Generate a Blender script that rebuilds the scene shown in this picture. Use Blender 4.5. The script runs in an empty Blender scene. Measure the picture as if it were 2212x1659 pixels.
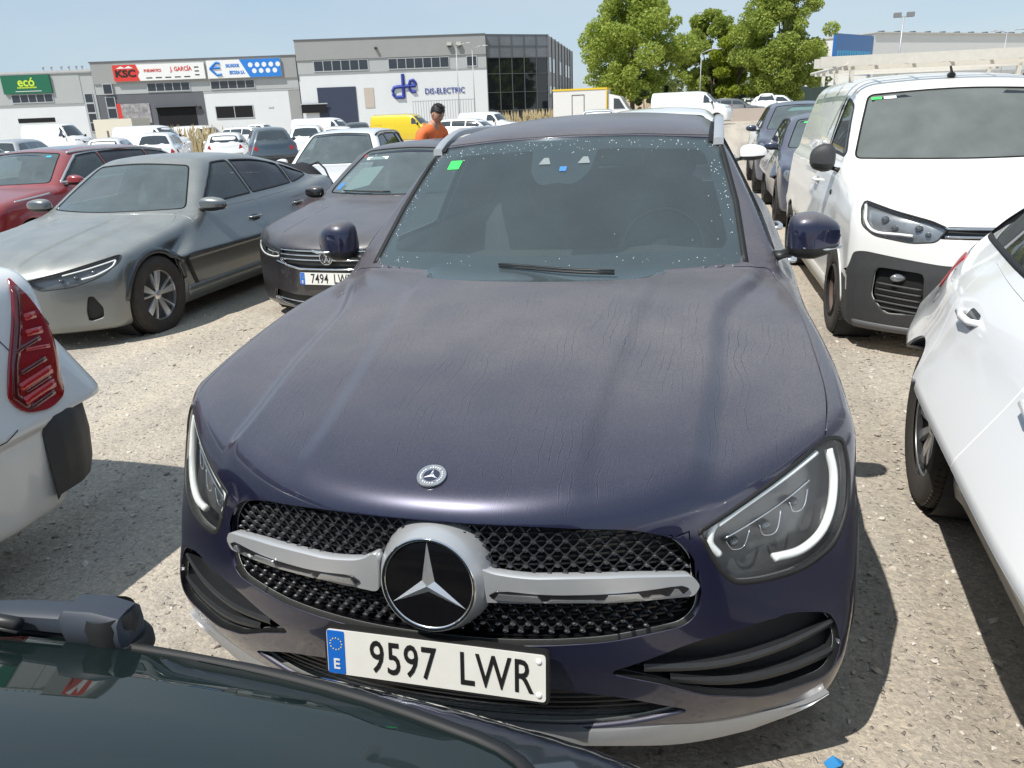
import bpy, bmesh, math, random
import numpy as np
from mathutils import Vector, Matrix
from mathutils.geometry import delaunay_2d_cdt
R=math.radians
random.seed(7); rng=np.random.default_rng(7)
S=bpy.context.scene
# ---------------------------------------------------------------- camera
cd=bpy.data.cameras.new('camera'); cam=bpy.data.objects.new('camera',cd); S.collection.objects.link(cam); S.camera=cam
CAM=(.58,-1.34,1.66,R(14.9),R(19.5),R(-2.2))
cd.sensor_width=36; cd.lens=1662./2212*36; cd.clip_start=.02; cd.clip_end=3000
def _cam():
    x,y,z,yaw,p,ro=CAM
    f=Vector((-math.sin(yaw)*math.cos(p),math.cos(yaw)*math.cos(p),-math.sin(p)))
    r=Vector((math.cos(yaw),math.sin(yaw),0)); u=r.cross(f)
    r2=r*math.cos(ro)+u*math.sin(ro); u2=-r*math.sin(ro)+u*math.cos(ro)
    m=Matrix((r2,u2,-f)).transposed().to_4x4(); m.translation=(x,y,z); cam.matrix_world=m
_cam()
# ---------------------------------------------------------------- sky and sun
SUN=Vector((-.40,-.66,1.17)).normalized()
w=bpy.data.worlds.new('World'); S.world=w; w.use_nodes=True
nt=w.node_tree; nt.nodes.clear()
sky=nt.nodes.new('ShaderNodeTexSky'); sky.sky_type='NISHITA'; sky.sun_disc=False
sky.sun_elevation=math.asin(SUN.z); sky.sun_rotation=math.atan2(SUN.x,SUN.y); sky.altitude=20; sky.air_density=1.0; sky.dust_density=.4; sky.ozone_density=1.0
bg=nt.nodes.new('ShaderNodeBackground'); bg.inputs[1].default_value=.112
out=nt.nodes.new('ShaderNodeOutputWorld'); 
hz=nt.nodes.new('ShaderNodeMix'); hz.data_type='RGBA'; hz.inputs[0].default_value=.74
tc_=nt.nodes.new('ShaderNodeTexCoord'); cn_=nt.nodes.new('ShaderNodeTexNoise'); cn_.inputs['Scale'].default_value=1.6; cn_.inputs['Detail'].default_value=5
mp_=nt.nodes.new('ShaderNodeMapping'); mp_.inputs['Scale'].default_value=(1,1,4); nt.links.new(tc_.outputs['Generated'],mp_.inputs[0]); nt.links.new(mp_.outputs[0],cn_.inputs['Vector'])
cr_=nt.nodes.new('ShaderNodeValToRGB'); cr_.color_ramp.elements[0].position=.35; cr_.color_ramp.elements[0].color=(3.1,4.3,5.6,1); cr_.color_ramp.elements[1].position=.7; cr_.color_ramp.elements[1].color=(4.2,4.9,5.6,1)
nt.links.new(cn_.outputs[0],cr_.inputs[0]); nt.links.new(sky.outputs[0],hz.inputs[6]); nt.links.new(cr_.outputs[0],hz.inputs[7])
nt.links.new(hz.outputs[2],bg.inputs[0]); nt.links.new(bg.outputs[0],out.inputs[0])
sd=bpy.data.lights.new('sun','SUN'); sd.energy=4.2; sd.angle=R(.5); sd.color=(1,.965,.90)
so=bpy.data.objects.new('sun',sd); S.collection.objects.link(so); so.rotation_euler=(-SUN).to_track_quat('-Z','Y').to_euler()
vs=S.view_settings; vs.view_transform='Standard'; vs.look='None'; vs.gamma=1; vs.exposure=.28; vs.use_curve_mapping=False
S.render.engine='CYCLES'; S.cycles.max_bounces=8; S.cycles.transparent_max_bounces=12

# ---------------------------------------------------------------- implicit car bodies
class Curve:
    """monotone cubic through points, sampled and slightly smoothed"""
    def __init__(s, pts, sm=0.0):
        P=np.array(sorted(pts),float); x,y=P[:,0],P[:,1]; n=len(x)
        h=np.diff(x); d=np.diff(y)/h; m=np.zeros(n); m[0],m[-1]=d[0],d[-1]
        for i in range(1,n-1):
            m[i]=0 if d[i-1]*d[i]<=0 else 2*d[i-1]*d[i]/(d[i-1]+d[i])
        s.t=np.linspace(x[0]-.5,x[-1]+.5,1400); t=s.t
        k=np.clip(np.searchsorted(x,t)-1,0,n-2); u=np.clip((t-x[k])/h[k],0,1)
        v=(2*u**3-3*u*u+1)*y[k]+(u**3-2*u*u+u)*h[k]*m[k]+(3*u*u-2*u**3)*y[k+1]+(u**3-u*u)*h[k]*m[k+1]
        v=np.where(t<x[0],y[0]+m[0]*(t-x[0]),v); v=np.where(t>x[-1],y[-1]+m[-1]*(t-x[-1]),v)
        if sm>0:
            r=max(1,int(3*sm/(t[1]-t[0]))); g=np.exp(-.5*(np.arange(-r,r+1)*(t[1]-t[0])/sm)**2); g/=g.sum()
            v=np.convolve(np.pad(v,r,mode='reflect',reflect_type='odd'),g,'valid')
        s.v=v
    def __call__(s,t): return np.interp(t,s.t,s.v)
def smax(a,b,k):
    h=np.maximum(k-np.abs(a-b),0)/k; return np.maximum(a,b)+h*h*k*.25
def smin(a,b,k): return -smax(-a,-b,k)
def sstep(a,b,x):
    t=np.clip((x-a)/(b-a),0,1); return t*t*(3-2*t)
class Body:
    """x across (+x = the car's left), y from the nose backwards, z up"""
    def __init__(s, **d):
        s.__dict__.update(dict(kT=.10,kF=.07,kR=.08,kG=.09,kU=.03,kB=.05,fa=.4,fp=2.4,ra=.22,rp=2.6,zb=.20,crown=.035,
              rcrown=.05,tum=.42,wc=.10,rwc=.05,extra=None,extra_top=None,whl=[],flare=.012,roofk=.12)); s.__dict__.update(d)
        for n,sm in (('top',.02),('plan',.06),('side',.03),('fy',.015),('ry',.03),('roof',.05),('wsy',.01),('rwy',.02),('gw',.05)):
            setattr(s,'c_'+n,Curve(d[n],d.get('sm_'+n,sm)))
        s.W=max(v for _,v in d['plan'])
    def __call__(s,X,Y,Z):
        ax=np.abs(X)
        w=s.c_plan(Y)*s.c_side(Z)
        for (wy,wz,wr) in s.whl:
            r=np.sqrt((Y-wy)**2+(Z-wz)**2)
            w=w+s.flare*np.exp(-((r-wr-.01)/.055)**2)*sstep(wz-.35,wz,Z)
        side=ax-w
        topz=s.c_top(Y)-s.crown*(ax/s.W)**2.2
        if s.extra_top: topz=topz+s.extra_top(ax,Y)
        top=(Z-topz)
        fr=s.c_fy(Z)+s.fa*(ax/s.W)**s.fp-Y
        if s.extra: fr=fr+s.extra(ax,Y,Z)
        rr=Y-(s.c_ry(Z)-s.ra*(ax/s.W)**s.rp)
        f=smax(side,top,s.kT); f=smax(f,fr,s.kF); f=smax(f,rr,s.kR); f=smax(f,s.zb-Z,s.kB)
        gs=(ax-(s.c_gw(Y)-s.tum*(Z-1.0)-.12*np.maximum(Z-1.0,0)**2))*.9
        rf=Z-(s.c_roof(Y)-s.rcrown*(ax/.6)**2.2)
        ws=(s.c_wsy(Z)+s.wc*(ax/.7)**2-Y)*.5
        rw=(Y-(s.c_rwy(Z)-s.rwc*(ax/.7)**2))*.7
        g=smax(gs,rf,s.roofk); g=smax(g,ws,s.kG*.5); g=smax(g,rw,s.kG); g=smax(g,.6-Z,.05)
        return smin(f,g,s.kU)
    def grad(s,P):
        e=.002; X,Y,Z=P[:,0],P[:,1],P[:,2]
        g=np.stack([s(X+e,Y,Z)-s(X-e,Y,Z),s(X,Y+e,Z)-s(X,Y-e,Z),s(X,Y,Z+e)-s(X,Y,Z-e)],1)
        return g/(np.linalg.norm(g,axis=1,keepdims=True)+1e-12)
    def hit(s,O,D,t0,t1,n=56):
        """first crossing outside->inside along O+tD"""
        O=np.asarray(O,float);D=np.asarray(D,float);N=len(O)
        lo=np.full(N,np.nan);hi=np.full(N,np.nan);act=np.ones(N,bool);prev=t0
        for t in np.linspace(t0,t1,n)[1:]:
            i=np.where(act)[0]
            if not len(i):break
            P=O[i]+D[i]*t; v=s(P[:,0],P[:,1],P[:,2]); k=i[v<0]
            lo[k]=prev;hi[k]=t;act[k]=False;prev=t
        ok=~act
        lo=np.where(ok,lo,t1);hi=np.where(ok,hi,t1)
        for _ in range(20):
            m=(lo+hi)/2;P=O+D*m[:,None];v=s(P[:,0],P[:,1],P[:,2])<0
            hi=np.where(v,m,hi);lo=np.where(v,lo,m)
        return O+D*((lo+hi)/2)[:,None],ok
    def surf(s,axis,sgn,AB):
        """surface points above 2-D projection coordinates; axis 0 (y,z) 1 (x,z) 2 (x,y)"""
        AB=np.asarray(AB,float);N=len(AB);O=np.zeros((N,3));D=np.zeros((N,3))
        o=[i for i in range(3) if i!=axis]
        O[:,o[0]]=AB[:,0];O[:,o[1]]=AB[:,1]
        far=(1.4,0,2.6)[axis]
        if axis==1: start=-.4 if sgn<0 else s.L+.4; O[:,1]=start; D[:,1]=-sgn; T=2.9
        else: O[:,axis]=far*sgn; D[:,axis]=-sgn; T=far
        P,ok=s.hit(O,D,0,T,64)
        return P,s.grad(P),ok
    def shell(s,nu,nv,sy0=.75,sy1=.75,sz=.62):
        L=s.L; th=np.linspace(0,2*np.pi,nv,endpoint=False)
        ncap=int(nu*.3); nmid=nu-2*ncap
        O=[];D=[]
        ph=np.linspace(0,np.pi/2,ncap+1)[1:]
        for p in ph: O.append(np.tile([0,sy0,sz],(nv,1)));D.append(np.stack([np.sin(p)*np.cos(th),-np.cos(p)+0*th,np.sin(p)*np.sin(th)],1))
        for y in np.linspace(sy0,L-sy1,nmid+2)[1:-1]: O.append(np.tile([0,y,sz],(nv,1)));D.append(np.stack([np.cos(th),0*th,np.sin(th)],1))
        for p in ph[::-1]: O.append(np.tile([0,L-sy1,sz],(nv,1)));D.append(np.stack([np.sin(p)*np.cos(th),np.cos(p)+0*th,np.sin(p)*np.sin(th)],1))
        nr=len(O); O.append(np.array([[0,sy0,sz],[0,L-sy1,sz]]));D.append(np.array([[0,-1,0],[0,1,0]]))
        O=np.concatenate(O);D=np.concatenate(D)
        P,ok=s.hit(O,D*-1,-2.2,0,70) if False else s.hit_out(O,D)
        i=np.arange(nr-1)[:,None];j=np.arange(nv)[None,:];j2=(j+1)%nv
        q=np.stack([i*nv+j+0*i,i*nv+j2,(i+1)*nv+j2,(i+1)*nv+j+0*i],-1).reshape(-1,4)
        a=np.arange(nv);b=(a+1)%nv
        t1=np.stack([np.full(nv,nr*nv),b,a],1);t2=np.stack([np.full(nv,nr*nv+1),(nr-1)*nv+a,(nr-1)*nv+b],1)
        return P,q,np.concatenate([t1,t2])
    def hit_out(s,O,D):
        N=len(O);R=2.4
        lo=np.full(N,0.);hi=np.full(N,R);act=np.ones(N,bool);prev=R
        for t in np.linspace(R,0,70)[1:]:
            i=np.where(act)[0]
            if not len(i):break
            P=O[i]+D[i]*t;v=s(P[:,0],P[:,1],P[:,2])<0;k=i[v];lo[k]=t;hi[k]=prev;act[k]=False;prev=t
        for _ in range(18):
            m=(lo+hi)/2;P=O+D*m[:,None];v=s(P[:,0],P[:,1],P[:,2])<0
            lo=np.where(v,m,lo);hi=np.where(v,hi,m)
        return O+D*lo[:,None],~act
def pip(pt,poly):
    """points in polygon"""
    x,y=pt[:,0],pt[:,1];c=np.zeros(len(pt),bool);n=len(poly)
    for i in range(n):
        x1,y1=poly[i];x2,y2=poly[i-1]
        if y1==y2:continue
        k=((y1>y)!=(y2>y))&(x<(x2-x1)*(y-y1)/(y2-y1)+x1);c^=k
    return c
def nearest(pt,poly):
    best=np.full(len(pt),1e9);out=pt.copy();n=len(poly);poly=np.asarray(poly)
    for i in range(n):
        a=poly[i-1];b=poly[i];d=b-a;L=(d@d)
        if L<1e-12:continue
        t=np.clip(((pt-a)@d)/L,0,1);q=a+t[:,None]*d;e=((pt-q)**2).sum(1);k=e<best;best[k]=e[k];out[k]=q[k]
    return out,np.sqrt(best)
def rpoly(pts,r=.03,seg=5):
    """closed polygon with rounded corners; a point may carry its own radius"""
    P=[np.array(p[:2],float) for p in pts];R=[p[2] if len(p)>2 else r for p in pts];n=len(P);out=[]
    for i in range(n):
        a,b,c=P[i-1],P[i],P[(i+1)%n];u=a-b;v=c-b;lu,lv=np.linalg.norm(u),np.linalg.norm(v)
        rr=min(R[i],lu*.48,lv*.48)
        if rr<1e-4: out.append(b);continue
        p,q=b+u/lu*rr,b+v/lv*rr
        for t in np.linspace(0,1,seg+1): out.append((1-t)**2*p+2*t*(1-t)*b+t*t*q)
    return np.array(out)
def spline(pts,n=12,closed=False):
    P=np.array(pts,float);m=len(P);out=[]
    for i in range(m if closed else m-1):
        if closed: p0,p1,p2,p3=P[i-1],P[i],P[(i+1)%m],P[(i+2)%m]
        else: p1,p2=P[i],P[i+1];p0=P[i-1] if i else 2*p1-p2;p3=P[i+2] if i+2<m else 2*p2-p1
        for t in np.arange(n)/n:
            out.append(.5*((2*p1)+(p2-p0)*t+(2*p0-5*p1+4*p2-p3)*t*t+(3*p1-p0-3*p2+p3)*t**3))
    if not closed: out.append(P[-1])
    return np.array(out)
def mir(poly): return np.array([(-a,b) for a,b in poly])[::-1]

# ---------------------------------------------------------------- materials
MATS={}
def newmat(n):
    m=bpy.data.materials.new(n); m.use_nodes=True; t=m.node_tree; t.nodes.clear()
    o=t.nodes.new('ShaderNodeOutputMaterial'); return m,t,o
def nd(t,k,**a):
    n=t.nodes.new(k)
    for q,v in a.items():
        if q.startswith('i_'): n.inputs[int(q[2:]) if q[2:].isdigit() else q[2:].replace('_',' ')].default_value=v
        else: setattr(n,q,v)
    return n
def c4(c): return (c[0],c[1],c[2],1) if not isinstance(c,(int,float)) else (c,c,c,1)
def plain(n,col,rough=.6,metal=0,coat=0,var=.12,scale=30,bump=0,bscale=200,spec=.5,emit=None):
    if n in MATS: return MATS[n]
    m,t,o=newmat(n); p=nd(t,'ShaderNodeBsdfPrincipled'); t.links.new(p.outputs[0],o.inputs[0])
    p.inputs['Roughness'].default_value=rough; p.inputs['Metallic'].default_value=metal; p.inputs['Coat Weight'].default_value=coat
    p.inputs['Coat Roughness'].default_value=.05; p.inputs['Specular IOR Level'].default_value=spec
    tc=nd(t,'ShaderNodeTexCoord'); no=nd(t,'ShaderNodeTexNoise'); no.inputs['Scale'].default_value=scale; no.inputs['Detail'].default_value=4
    t.links.new(tc.outputs['Object'],no.inputs['Vector'])
    mx=nd(t,'ShaderNodeMix',data_type='RGBA'); c=c4(col)
    mx.inputs[6].default_value=tuple(v*(1-var) for v in c[:3])+(1,); mx.inputs[7].default_value=tuple(min(1,v*(1+var)) for v in c[:3])+(1,)
    t.links.new(no.outputs[0],mx.inputs[0]); t.links.new(mx.outputs[2],p.inputs['Base Color'])
    if bump:
        n2=nd(t,'ShaderNodeTexNoise'); n2.inputs['Scale'].default_value=bscale; t.links.new(tc.outputs['Object'],n2.inputs['Vector'])
        b=nd(t,'ShaderNodeBump'); b.inputs['Strength'].default_value=bump; b.inputs['Distance'].default_value=.004
        t.links.new(n2.outputs[0],b.inputs['Height']); t.links.new(b.outputs[0],p.inputs['Normal'])
    if emit: p.inputs['Emission Color'].default_value=c4(emit); p.inputs['Emission Strength'].default_value=1
    MATS[n]=m; return m
def paint(n,col,metal=.3,rough=.32,dust=.35,dcol=(.30,.27,.24),streak=False,coat=1.,low=.25):
    """clear-coated car paint with real dust lying on upward faces and thrown up low on the sides"""
    if n in MATS: return MATS[n]
    m,t,o=newmat(n); L=t.links.new; p=nd(t,'ShaderNodeBsdfPrincipled'); L(p.outputs[0],o.inputs[0])
    tc=nd(t,'ShaderNodeTexCoord'); ge=nd(t,'ShaderNodeNewGeometry'); sx=nd(t,'ShaderNodeSeparateXYZ'); L(ge.outputs['Normal'],sx.inputs[0])
    no=nd(t,'ShaderNodeTexNoise'); no.inputs['Scale'].default_value=5; no.inputs['Detail'].default_value=6; L(tc.outputs['Object'],no.inputs['Vector'])
    fine=nd(t,'ShaderNodeTexNoise'); fine.inputs['Scale'].default_value=260; fine.inputs['Detail'].default_value=3; L(tc.outputs['Object'],fine.inputs['Vector'])
    up=nd(t,'ShaderNodeMapRange'); up.inputs[1].default_value=.25; up.inputs[2].default_value=.95; L(sx.outputs[2],up.inputs[0])
    nr=nd(t,'ShaderNodeMapRange'); nr.inputs[1].default_value=.3; nr.inputs[2].default_value=.7; nr.inputs[3].default_value=.85; nr.inputs[4].default_value=1.1; L(no.outputs[0],nr.inputs[0])
    fr=nd(t,'ShaderNodeMapRange'); fr.inputs[1].default_value=.3; fr.inputs[2].default_value=.7; fr.inputs[3].default_value=.75; fr.inputs[4].default_value=1.25; L(fine.outputs[0],fr.inputs[0])
    def mul(a,b):
        q=nd(t,'ShaderNodeMath',operation='MULTIPLY')
        for i,v in enumerate((a,b)):
            if isinstance(v,(int,float)): q.inputs[i].default_value=v
            else: L(v,q.inputs[i])
        return q.outputs[0]
    f=mul(mul(up.outputs[0],nr.outputs[0]),mul(fr.outputs[0],dust))
    so_=nd(t,'ShaderNodeSeparateXYZ'); L(tc.outputs['Object'],so_.inputs[0])
    lo=nd(t,'ShaderNodeMapRange'); lo.inputs[1].default_value=.2; lo.inputs[2].default_value=.75; lo.inputs[3].default_value=low; lo.inputs[4].default_value=0; L(so_.outputs[2],lo.inputs[0])
    f2=mul(lo.outputs[0],nr.outputs[0])
    ad=nd(t,'ShaderNodeMath',operation='ADD',use_clamp=True); L(f,ad.inputs[0]); L(f2,ad.inputs[1]); fac=ad.outputs[0]
    if streak:
        # dried rain runs: thin meandering lines down the bonnet
        wob=nd(t,'ShaderNodeTexNoise'); wob.inputs['Scale'].default_value=4.5; wob.inputs['Detail'].default_value=6; wob.inputs['Roughness'].default_value=.50; L(tc.outputs['Object'],wob.inputs['Vector'])
        u0=nd(t,'ShaderNodeMath',operation='MULTIPLY_ADD'); L(wob.outputs[0],u0.inputs[0]); u0.inputs[1].default_value=5.0
        ux=nd(t,'ShaderNodeMath',operation='MULTIPLY'); L(so_.outputs[0],ux.inputs[0]); ux.inputs[1].default_value=52; L(ux.outputs[0],u0.inputs[2])
        fr_=nd(t,'ShaderNodeMath',operation='FRACT'); L(u0.outputs[0],fr_.inputs[0]); fl_=nd(t,'ShaderNodeMath',operation='FLOOR'); L(u0.outputs[0],fl_.inputs[0])
        sb_=nd(t,'ShaderNodeMath',operation='SUBTRACT'); L(fr_.outputs[0],sb_.inputs[0]); sb_.inputs[1].default_value=.5; st=nd(t,'ShaderNodeMath',operation='ABSOLUTE'); L(sb_.outputs[0],st.inputs[0])
        ln=nd(t,'ShaderNodeMapRange'); ln.inputs[1].default_value=.02; ln.inputs[2].default_value=.10; ln.inputs[3].default_value=1; ln.inputs[4].default_value=0; L(st.outputs[0],ln.inputs[0])
        cxy=nd(t,'ShaderNodeCombineXYZ'); L(fl_.outputs[0],cxy.inputs[0]); yy_=nd(t,'ShaderNodeMath',operation='MULTIPLY'); L(so_.outputs[1],yy_.inputs[0]); yy_.inputs[1].default_value=1.3; L(yy_.outputs[0],cxy.inputs[1])
        g3=nd(t,'ShaderNodeTexNoise'); g3.inputs['Scale'].default_value=1.7; L(cxy.outputs[0],g3.inputs['Vector'])
        g3r=nd(t,'ShaderNodeMapRange'); g3r.inputs[1].default_value=.44; g3r.inputs[2].default_value=.56; L(g3.outputs[0],g3r.inputs[0])
        gate=nd(t,'ShaderNodeTexNoise'); gate.inputs['Scale'].default_value=3.1; L(tc.outputs['Object'],gate.inputs['Vector'])
        gr=nd(t,'ShaderNodeMapRange'); gr.inputs[1].default_value=.34; gr.inputs[2].default_value=.56; L(gate.outputs[0],gr.inputs[0])
        ly=nd(t,'ShaderNodeMapRange'); ly.inputs[1].default_value=1.35; ly.inputs[2].default_value=.75; L(so_.outputs[1],ly.inputs[0])
        line=mul(mul(mul(ln.outputs[0],g3r.outputs[0]),gr.outputs[0]),mul(ly.outputs[0],up.outputs[0]))
        sb=nd(t,'ShaderNodeMath',operation='MULTIPLY_ADD'); L(line,sb.inputs[0]); sb.inputs[1].default_value=-.36; L(fac,sb.inputs[2])
        cl=nd(t,'ShaderNodeMath',operation='MAXIMUM'); L(sb.outputs[0],cl.inputs[0]); cl.inputs[1].default_value=0; fac=cl.outputs[0]
        # cleaner nose
        cn=nd(t,'ShaderNodeMapRange'); cn.inputs[1].default_value=.05; cn.inputs[2].default_value=.75; cn.inputs[3].default_value=.22; cn.inputs[4].default_value=1; L(so_.outputs[1],cn.inputs[0])
        fac=mul(fac,cn.outputs[0])
        lime=nd(t,'ShaderNodeMapRange'); lime.inputs[1].default_value=.10; lime.inputs[2].default_value=.16; lime.inputs[3].default_value=.5; lime.inputs[4].default_value=0
        L(st.outputs[0],lime.inputs[0]); inv=nd(t,'ShaderNodeMath',operation='SUBTRACT',use_clamp=True); L(lime.outputs[0],inv.inputs[0]); L(ln.outputs[0],inv.inputs[1])
        lf=mul(mul(mul(inv.outputs[0],g3r.outputs[0]),gr.outputs[0]),mul(ly.outputs[0],up.outputs[0])); a2=nd(t,'ShaderNodeMath',operation='ADD',use_clamp=True); L(fac,a2.inputs[0]); L(mul(lf,.35),a2.inputs[1]); fac=a2.outputs[0]
    # scattered pale specks
    vo=nd(t,'ShaderNodeTexVoronoi'); vo.inputs['Scale'].default_value=42; L(tc.outputs['Object'],vo.inputs['Vector'])
    sp=nd(t,'ShaderNodeMapRange'); sp.inputs[1].default_value=.03; sp.inputs[2].default_value=.05; sp.inputs[3].default_value=.5; sp.inputs[4].default_value=0; L(vo.outputs['Distance'],sp.inputs[0])
    a3=nd(t,'ShaderNodeMath',operation='ADD',use_clamp=True); L(fac,a3.inputs[0]); L(mul(mul(sp.outputs[0],up.outputs[0]),.7 if dust>.1 else .2),a3.inputs[1]); fac=a3.outputs[0]
    mx=nd(t,'ShaderNodeMix',data_type='RGBA'); mx.inputs[6].default_value=c4(col); mx.inputs[7].default_value=c4(dcol); L(fac,mx.inputs[0]); L(mx.outputs[2],p.inputs['Base Color'])
    def mr(a,b,s):
        q=nd(t,'ShaderNodeMapRange'); q.inputs[3].default_value=a; q.inputs[4].default_value=b; L(fac,q.inputs[0]); L(q.outputs[0],p.inputs[s])
    mr(rough,.75,'Roughness'); mr(metal,0,'Metallic'); mr(coat,coat*.25,'Coat Weight'); mr(.03,.35,'Coat Roughness')
    MATS[n]=m; return m
def glass(n='car_glass',tint=(.42,.50,.48),dust=.28,dcol=(.42,.45,.43),drops=False,rough=.02,nv=.3):
    if n in MATS: return MATS[n]
    m,t,o=newmat(n); L=t.links.new
    tr=nd(t,'ShaderNodeBsdfTransparent'); tr.inputs[0].default_value=c4(tint)
    df=nd(t,'ShaderNodeBsdfDiffuse'); df.inputs[0].default_value=c4(dcol)
    gl=nd(t,'ShaderNodeBsdfGlossy'); gl.inputs['Roughness'].default_value=rough
    tc=nd(t,'ShaderNodeTexCoord'); no=nd(t,'ShaderNodeTexNoise'); no.inputs['Scale'].default_value=4; no.inputs['Detail'].default_value=6; L(tc.outputs['Object'],no.inputs['Vector'])
    mr=nd(t,'ShaderNodeMapRange'); mr.inputs[1].default_value=.3; mr.inputs[2].default_value=.7; mr.inputs[3].default_value=dust*(1-nv); mr.inputs[4].default_value=dust*(1+nv); L(no.outputs[0],mr.inputs[0])
    m1=nd(t,'ShaderNodeMixShader'); L(mr.outputs[0],m1.inputs[0]); L(tr.outputs[0],m1.inputs[1]); L(df.outputs[0],m1.inputs[2])
    fr=nd(t,'ShaderNodeFresnel'); gb=nd(t,'ShaderNodeNewGeometry'); io=nd(t,'ShaderNodeMapRange'); io.inputs[3].default_value=1.5; io.inputs[4].default_value=1/1.5; L(gb.outputs['Backfacing'],io.inputs[0]); L(io.outputs[0],fr.inputs[0])  # thin pane: same reflectance from both sides
    m2=nd(t,'ShaderNodeMixShader'); L(fr.outputs[0],m2.inputs[0]); L(m1.outputs[0],m2.inputs[1]); L(gl.outputs[0],m2.inputs[2]); L(m2.outputs[0],o.inputs[0])
    MATS[n]=m; return m
BLK=plain('black_plastic',.018,.45,var=.2); TRIM=plain('dark_trim',.012,.25,coat=.6); RUB=plain('rubber_seal',.01,.6)
CLAD=plain('grey_plastic_cladding',(.045,.046,.048),.55,bump=.3,bscale=500,var=.2)
LINER=plain('cabin_lining',(.03,.03,.032),.9); HEADL=plain('pale_roof_lining',(.62,.64,.60),.9); SEATM=plain('dark_seat_fabric',(.085,.088,.095),.85,var=.25)
CHR=plain('chrome',(.75,.76,.77),.08,metal=1,var=.03); SIL=plain('satin_silver',(.72,.73,.74),.30,metal=.85,var=.03)
SILP=plain('satin_silver_paint',(.50,.51,.52),.32,metal=.45,coat=.3,var=.04)
DCHR=plain('dark_chrome',(.12,.125,.135),.18,metal=.9,var=.1)
TYR=plain('dusty_tyre_rubber',(.045,.038,.032),.9,var=.45,scale=12,bump=.5,bscale=300)
REDL=plain('red_lens',(.30,.004,.006),.12,coat=1,var=.25,scale=8); REDD=plain('dark_red_lens',(.10,.002,.004),.15,coat=1); ORL=plain('orange_lens',(.5,.10,.01),.15,coat=1)
LAMPW=plain('white_light_guide',(.93,.95,.92),.25,coat=.6,var=.03); LENSD=plain('lamp_housing',(.17,.175,.18),.3,metal=.6,var=.3,scale=14)
CLEAR=glass('clear_lamp_cover',(.99,1,1),.02,(.5,.5,.5))
GLS=glass('side_glass',(.45,.52,.52),.26,(.22,.26,.27),nv=.15); WSG=glass('windscreen_glass',(.62,.72,.70),.34,(.26,.32,.33),nv=.15); PRIV=glass('privacy_glass',(.05,.05,.06),.35,(.12,.12,.14))
BGG=plain('far_window_glass',(.035,.045,.05),.06,coat=1,var=.4,scale=3)
WHITEM=plain('white_plastic',(.80,.80,.78),.5); GREENS=plain('green_sticker',(.05,.75,.12),.5,var=.05); PLW=plain('plate_white',(.72,.71,.66),.4,var=.08,scale=18); PLB=plain('plate_blue',(.01,.13,.52),.4); INK=plain('black_ink',(.012,.012,.012),.5); YEL=plain('yellow_ink',(.8,.6,.05),.5)
# ---------------------------------------------------------------- mesh helpers
COL=S.collection
def tag(o,label=None,cat=None,group=None,kind=None):
    if label:o['label']=label
    if cat:o['category']=cat
    if group:o['group']=group
    if kind:o['kind']=kind
    return o
def empty(name,loc=(0,0,0),rz=0,ry=0,**k):
    o=bpy.data.objects.new(name,None); o.empty_display_size=.2; COL.objects.link(o); o.location=loc; o.rotation_euler=(0,ry,rz); tag(o,**k); return o
def mob(name,V,F,mat,parent=None,N=None,smooth=True,mi=None,loc=None):
    me=bpy.data.meshes.new(name)
    me.from_pydata([tuple(map(float,v)) for v in V],[],[tuple(map(int,f)) for f in F])
    for m in (mat if isinstance(mat,(list,tuple)) else [mat]): me.materials.append(m)
    if mi is not None: me.polygons.foreach_set('material_index',np.asarray(mi,np.int32))
    if smooth: me.polygons.foreach_set('use_smooth',np.ones(len(me.polygons),bool))
    me.update()
    if N is not None: me.normals_split_custom_set_from_vertices([tuple(map(float,n)) for n in N])
    o=bpy.data.objects.new(name,me); COL.objects.link(o); o.parent=parent
    if loc is not None:o.location=loc
    return o
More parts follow.
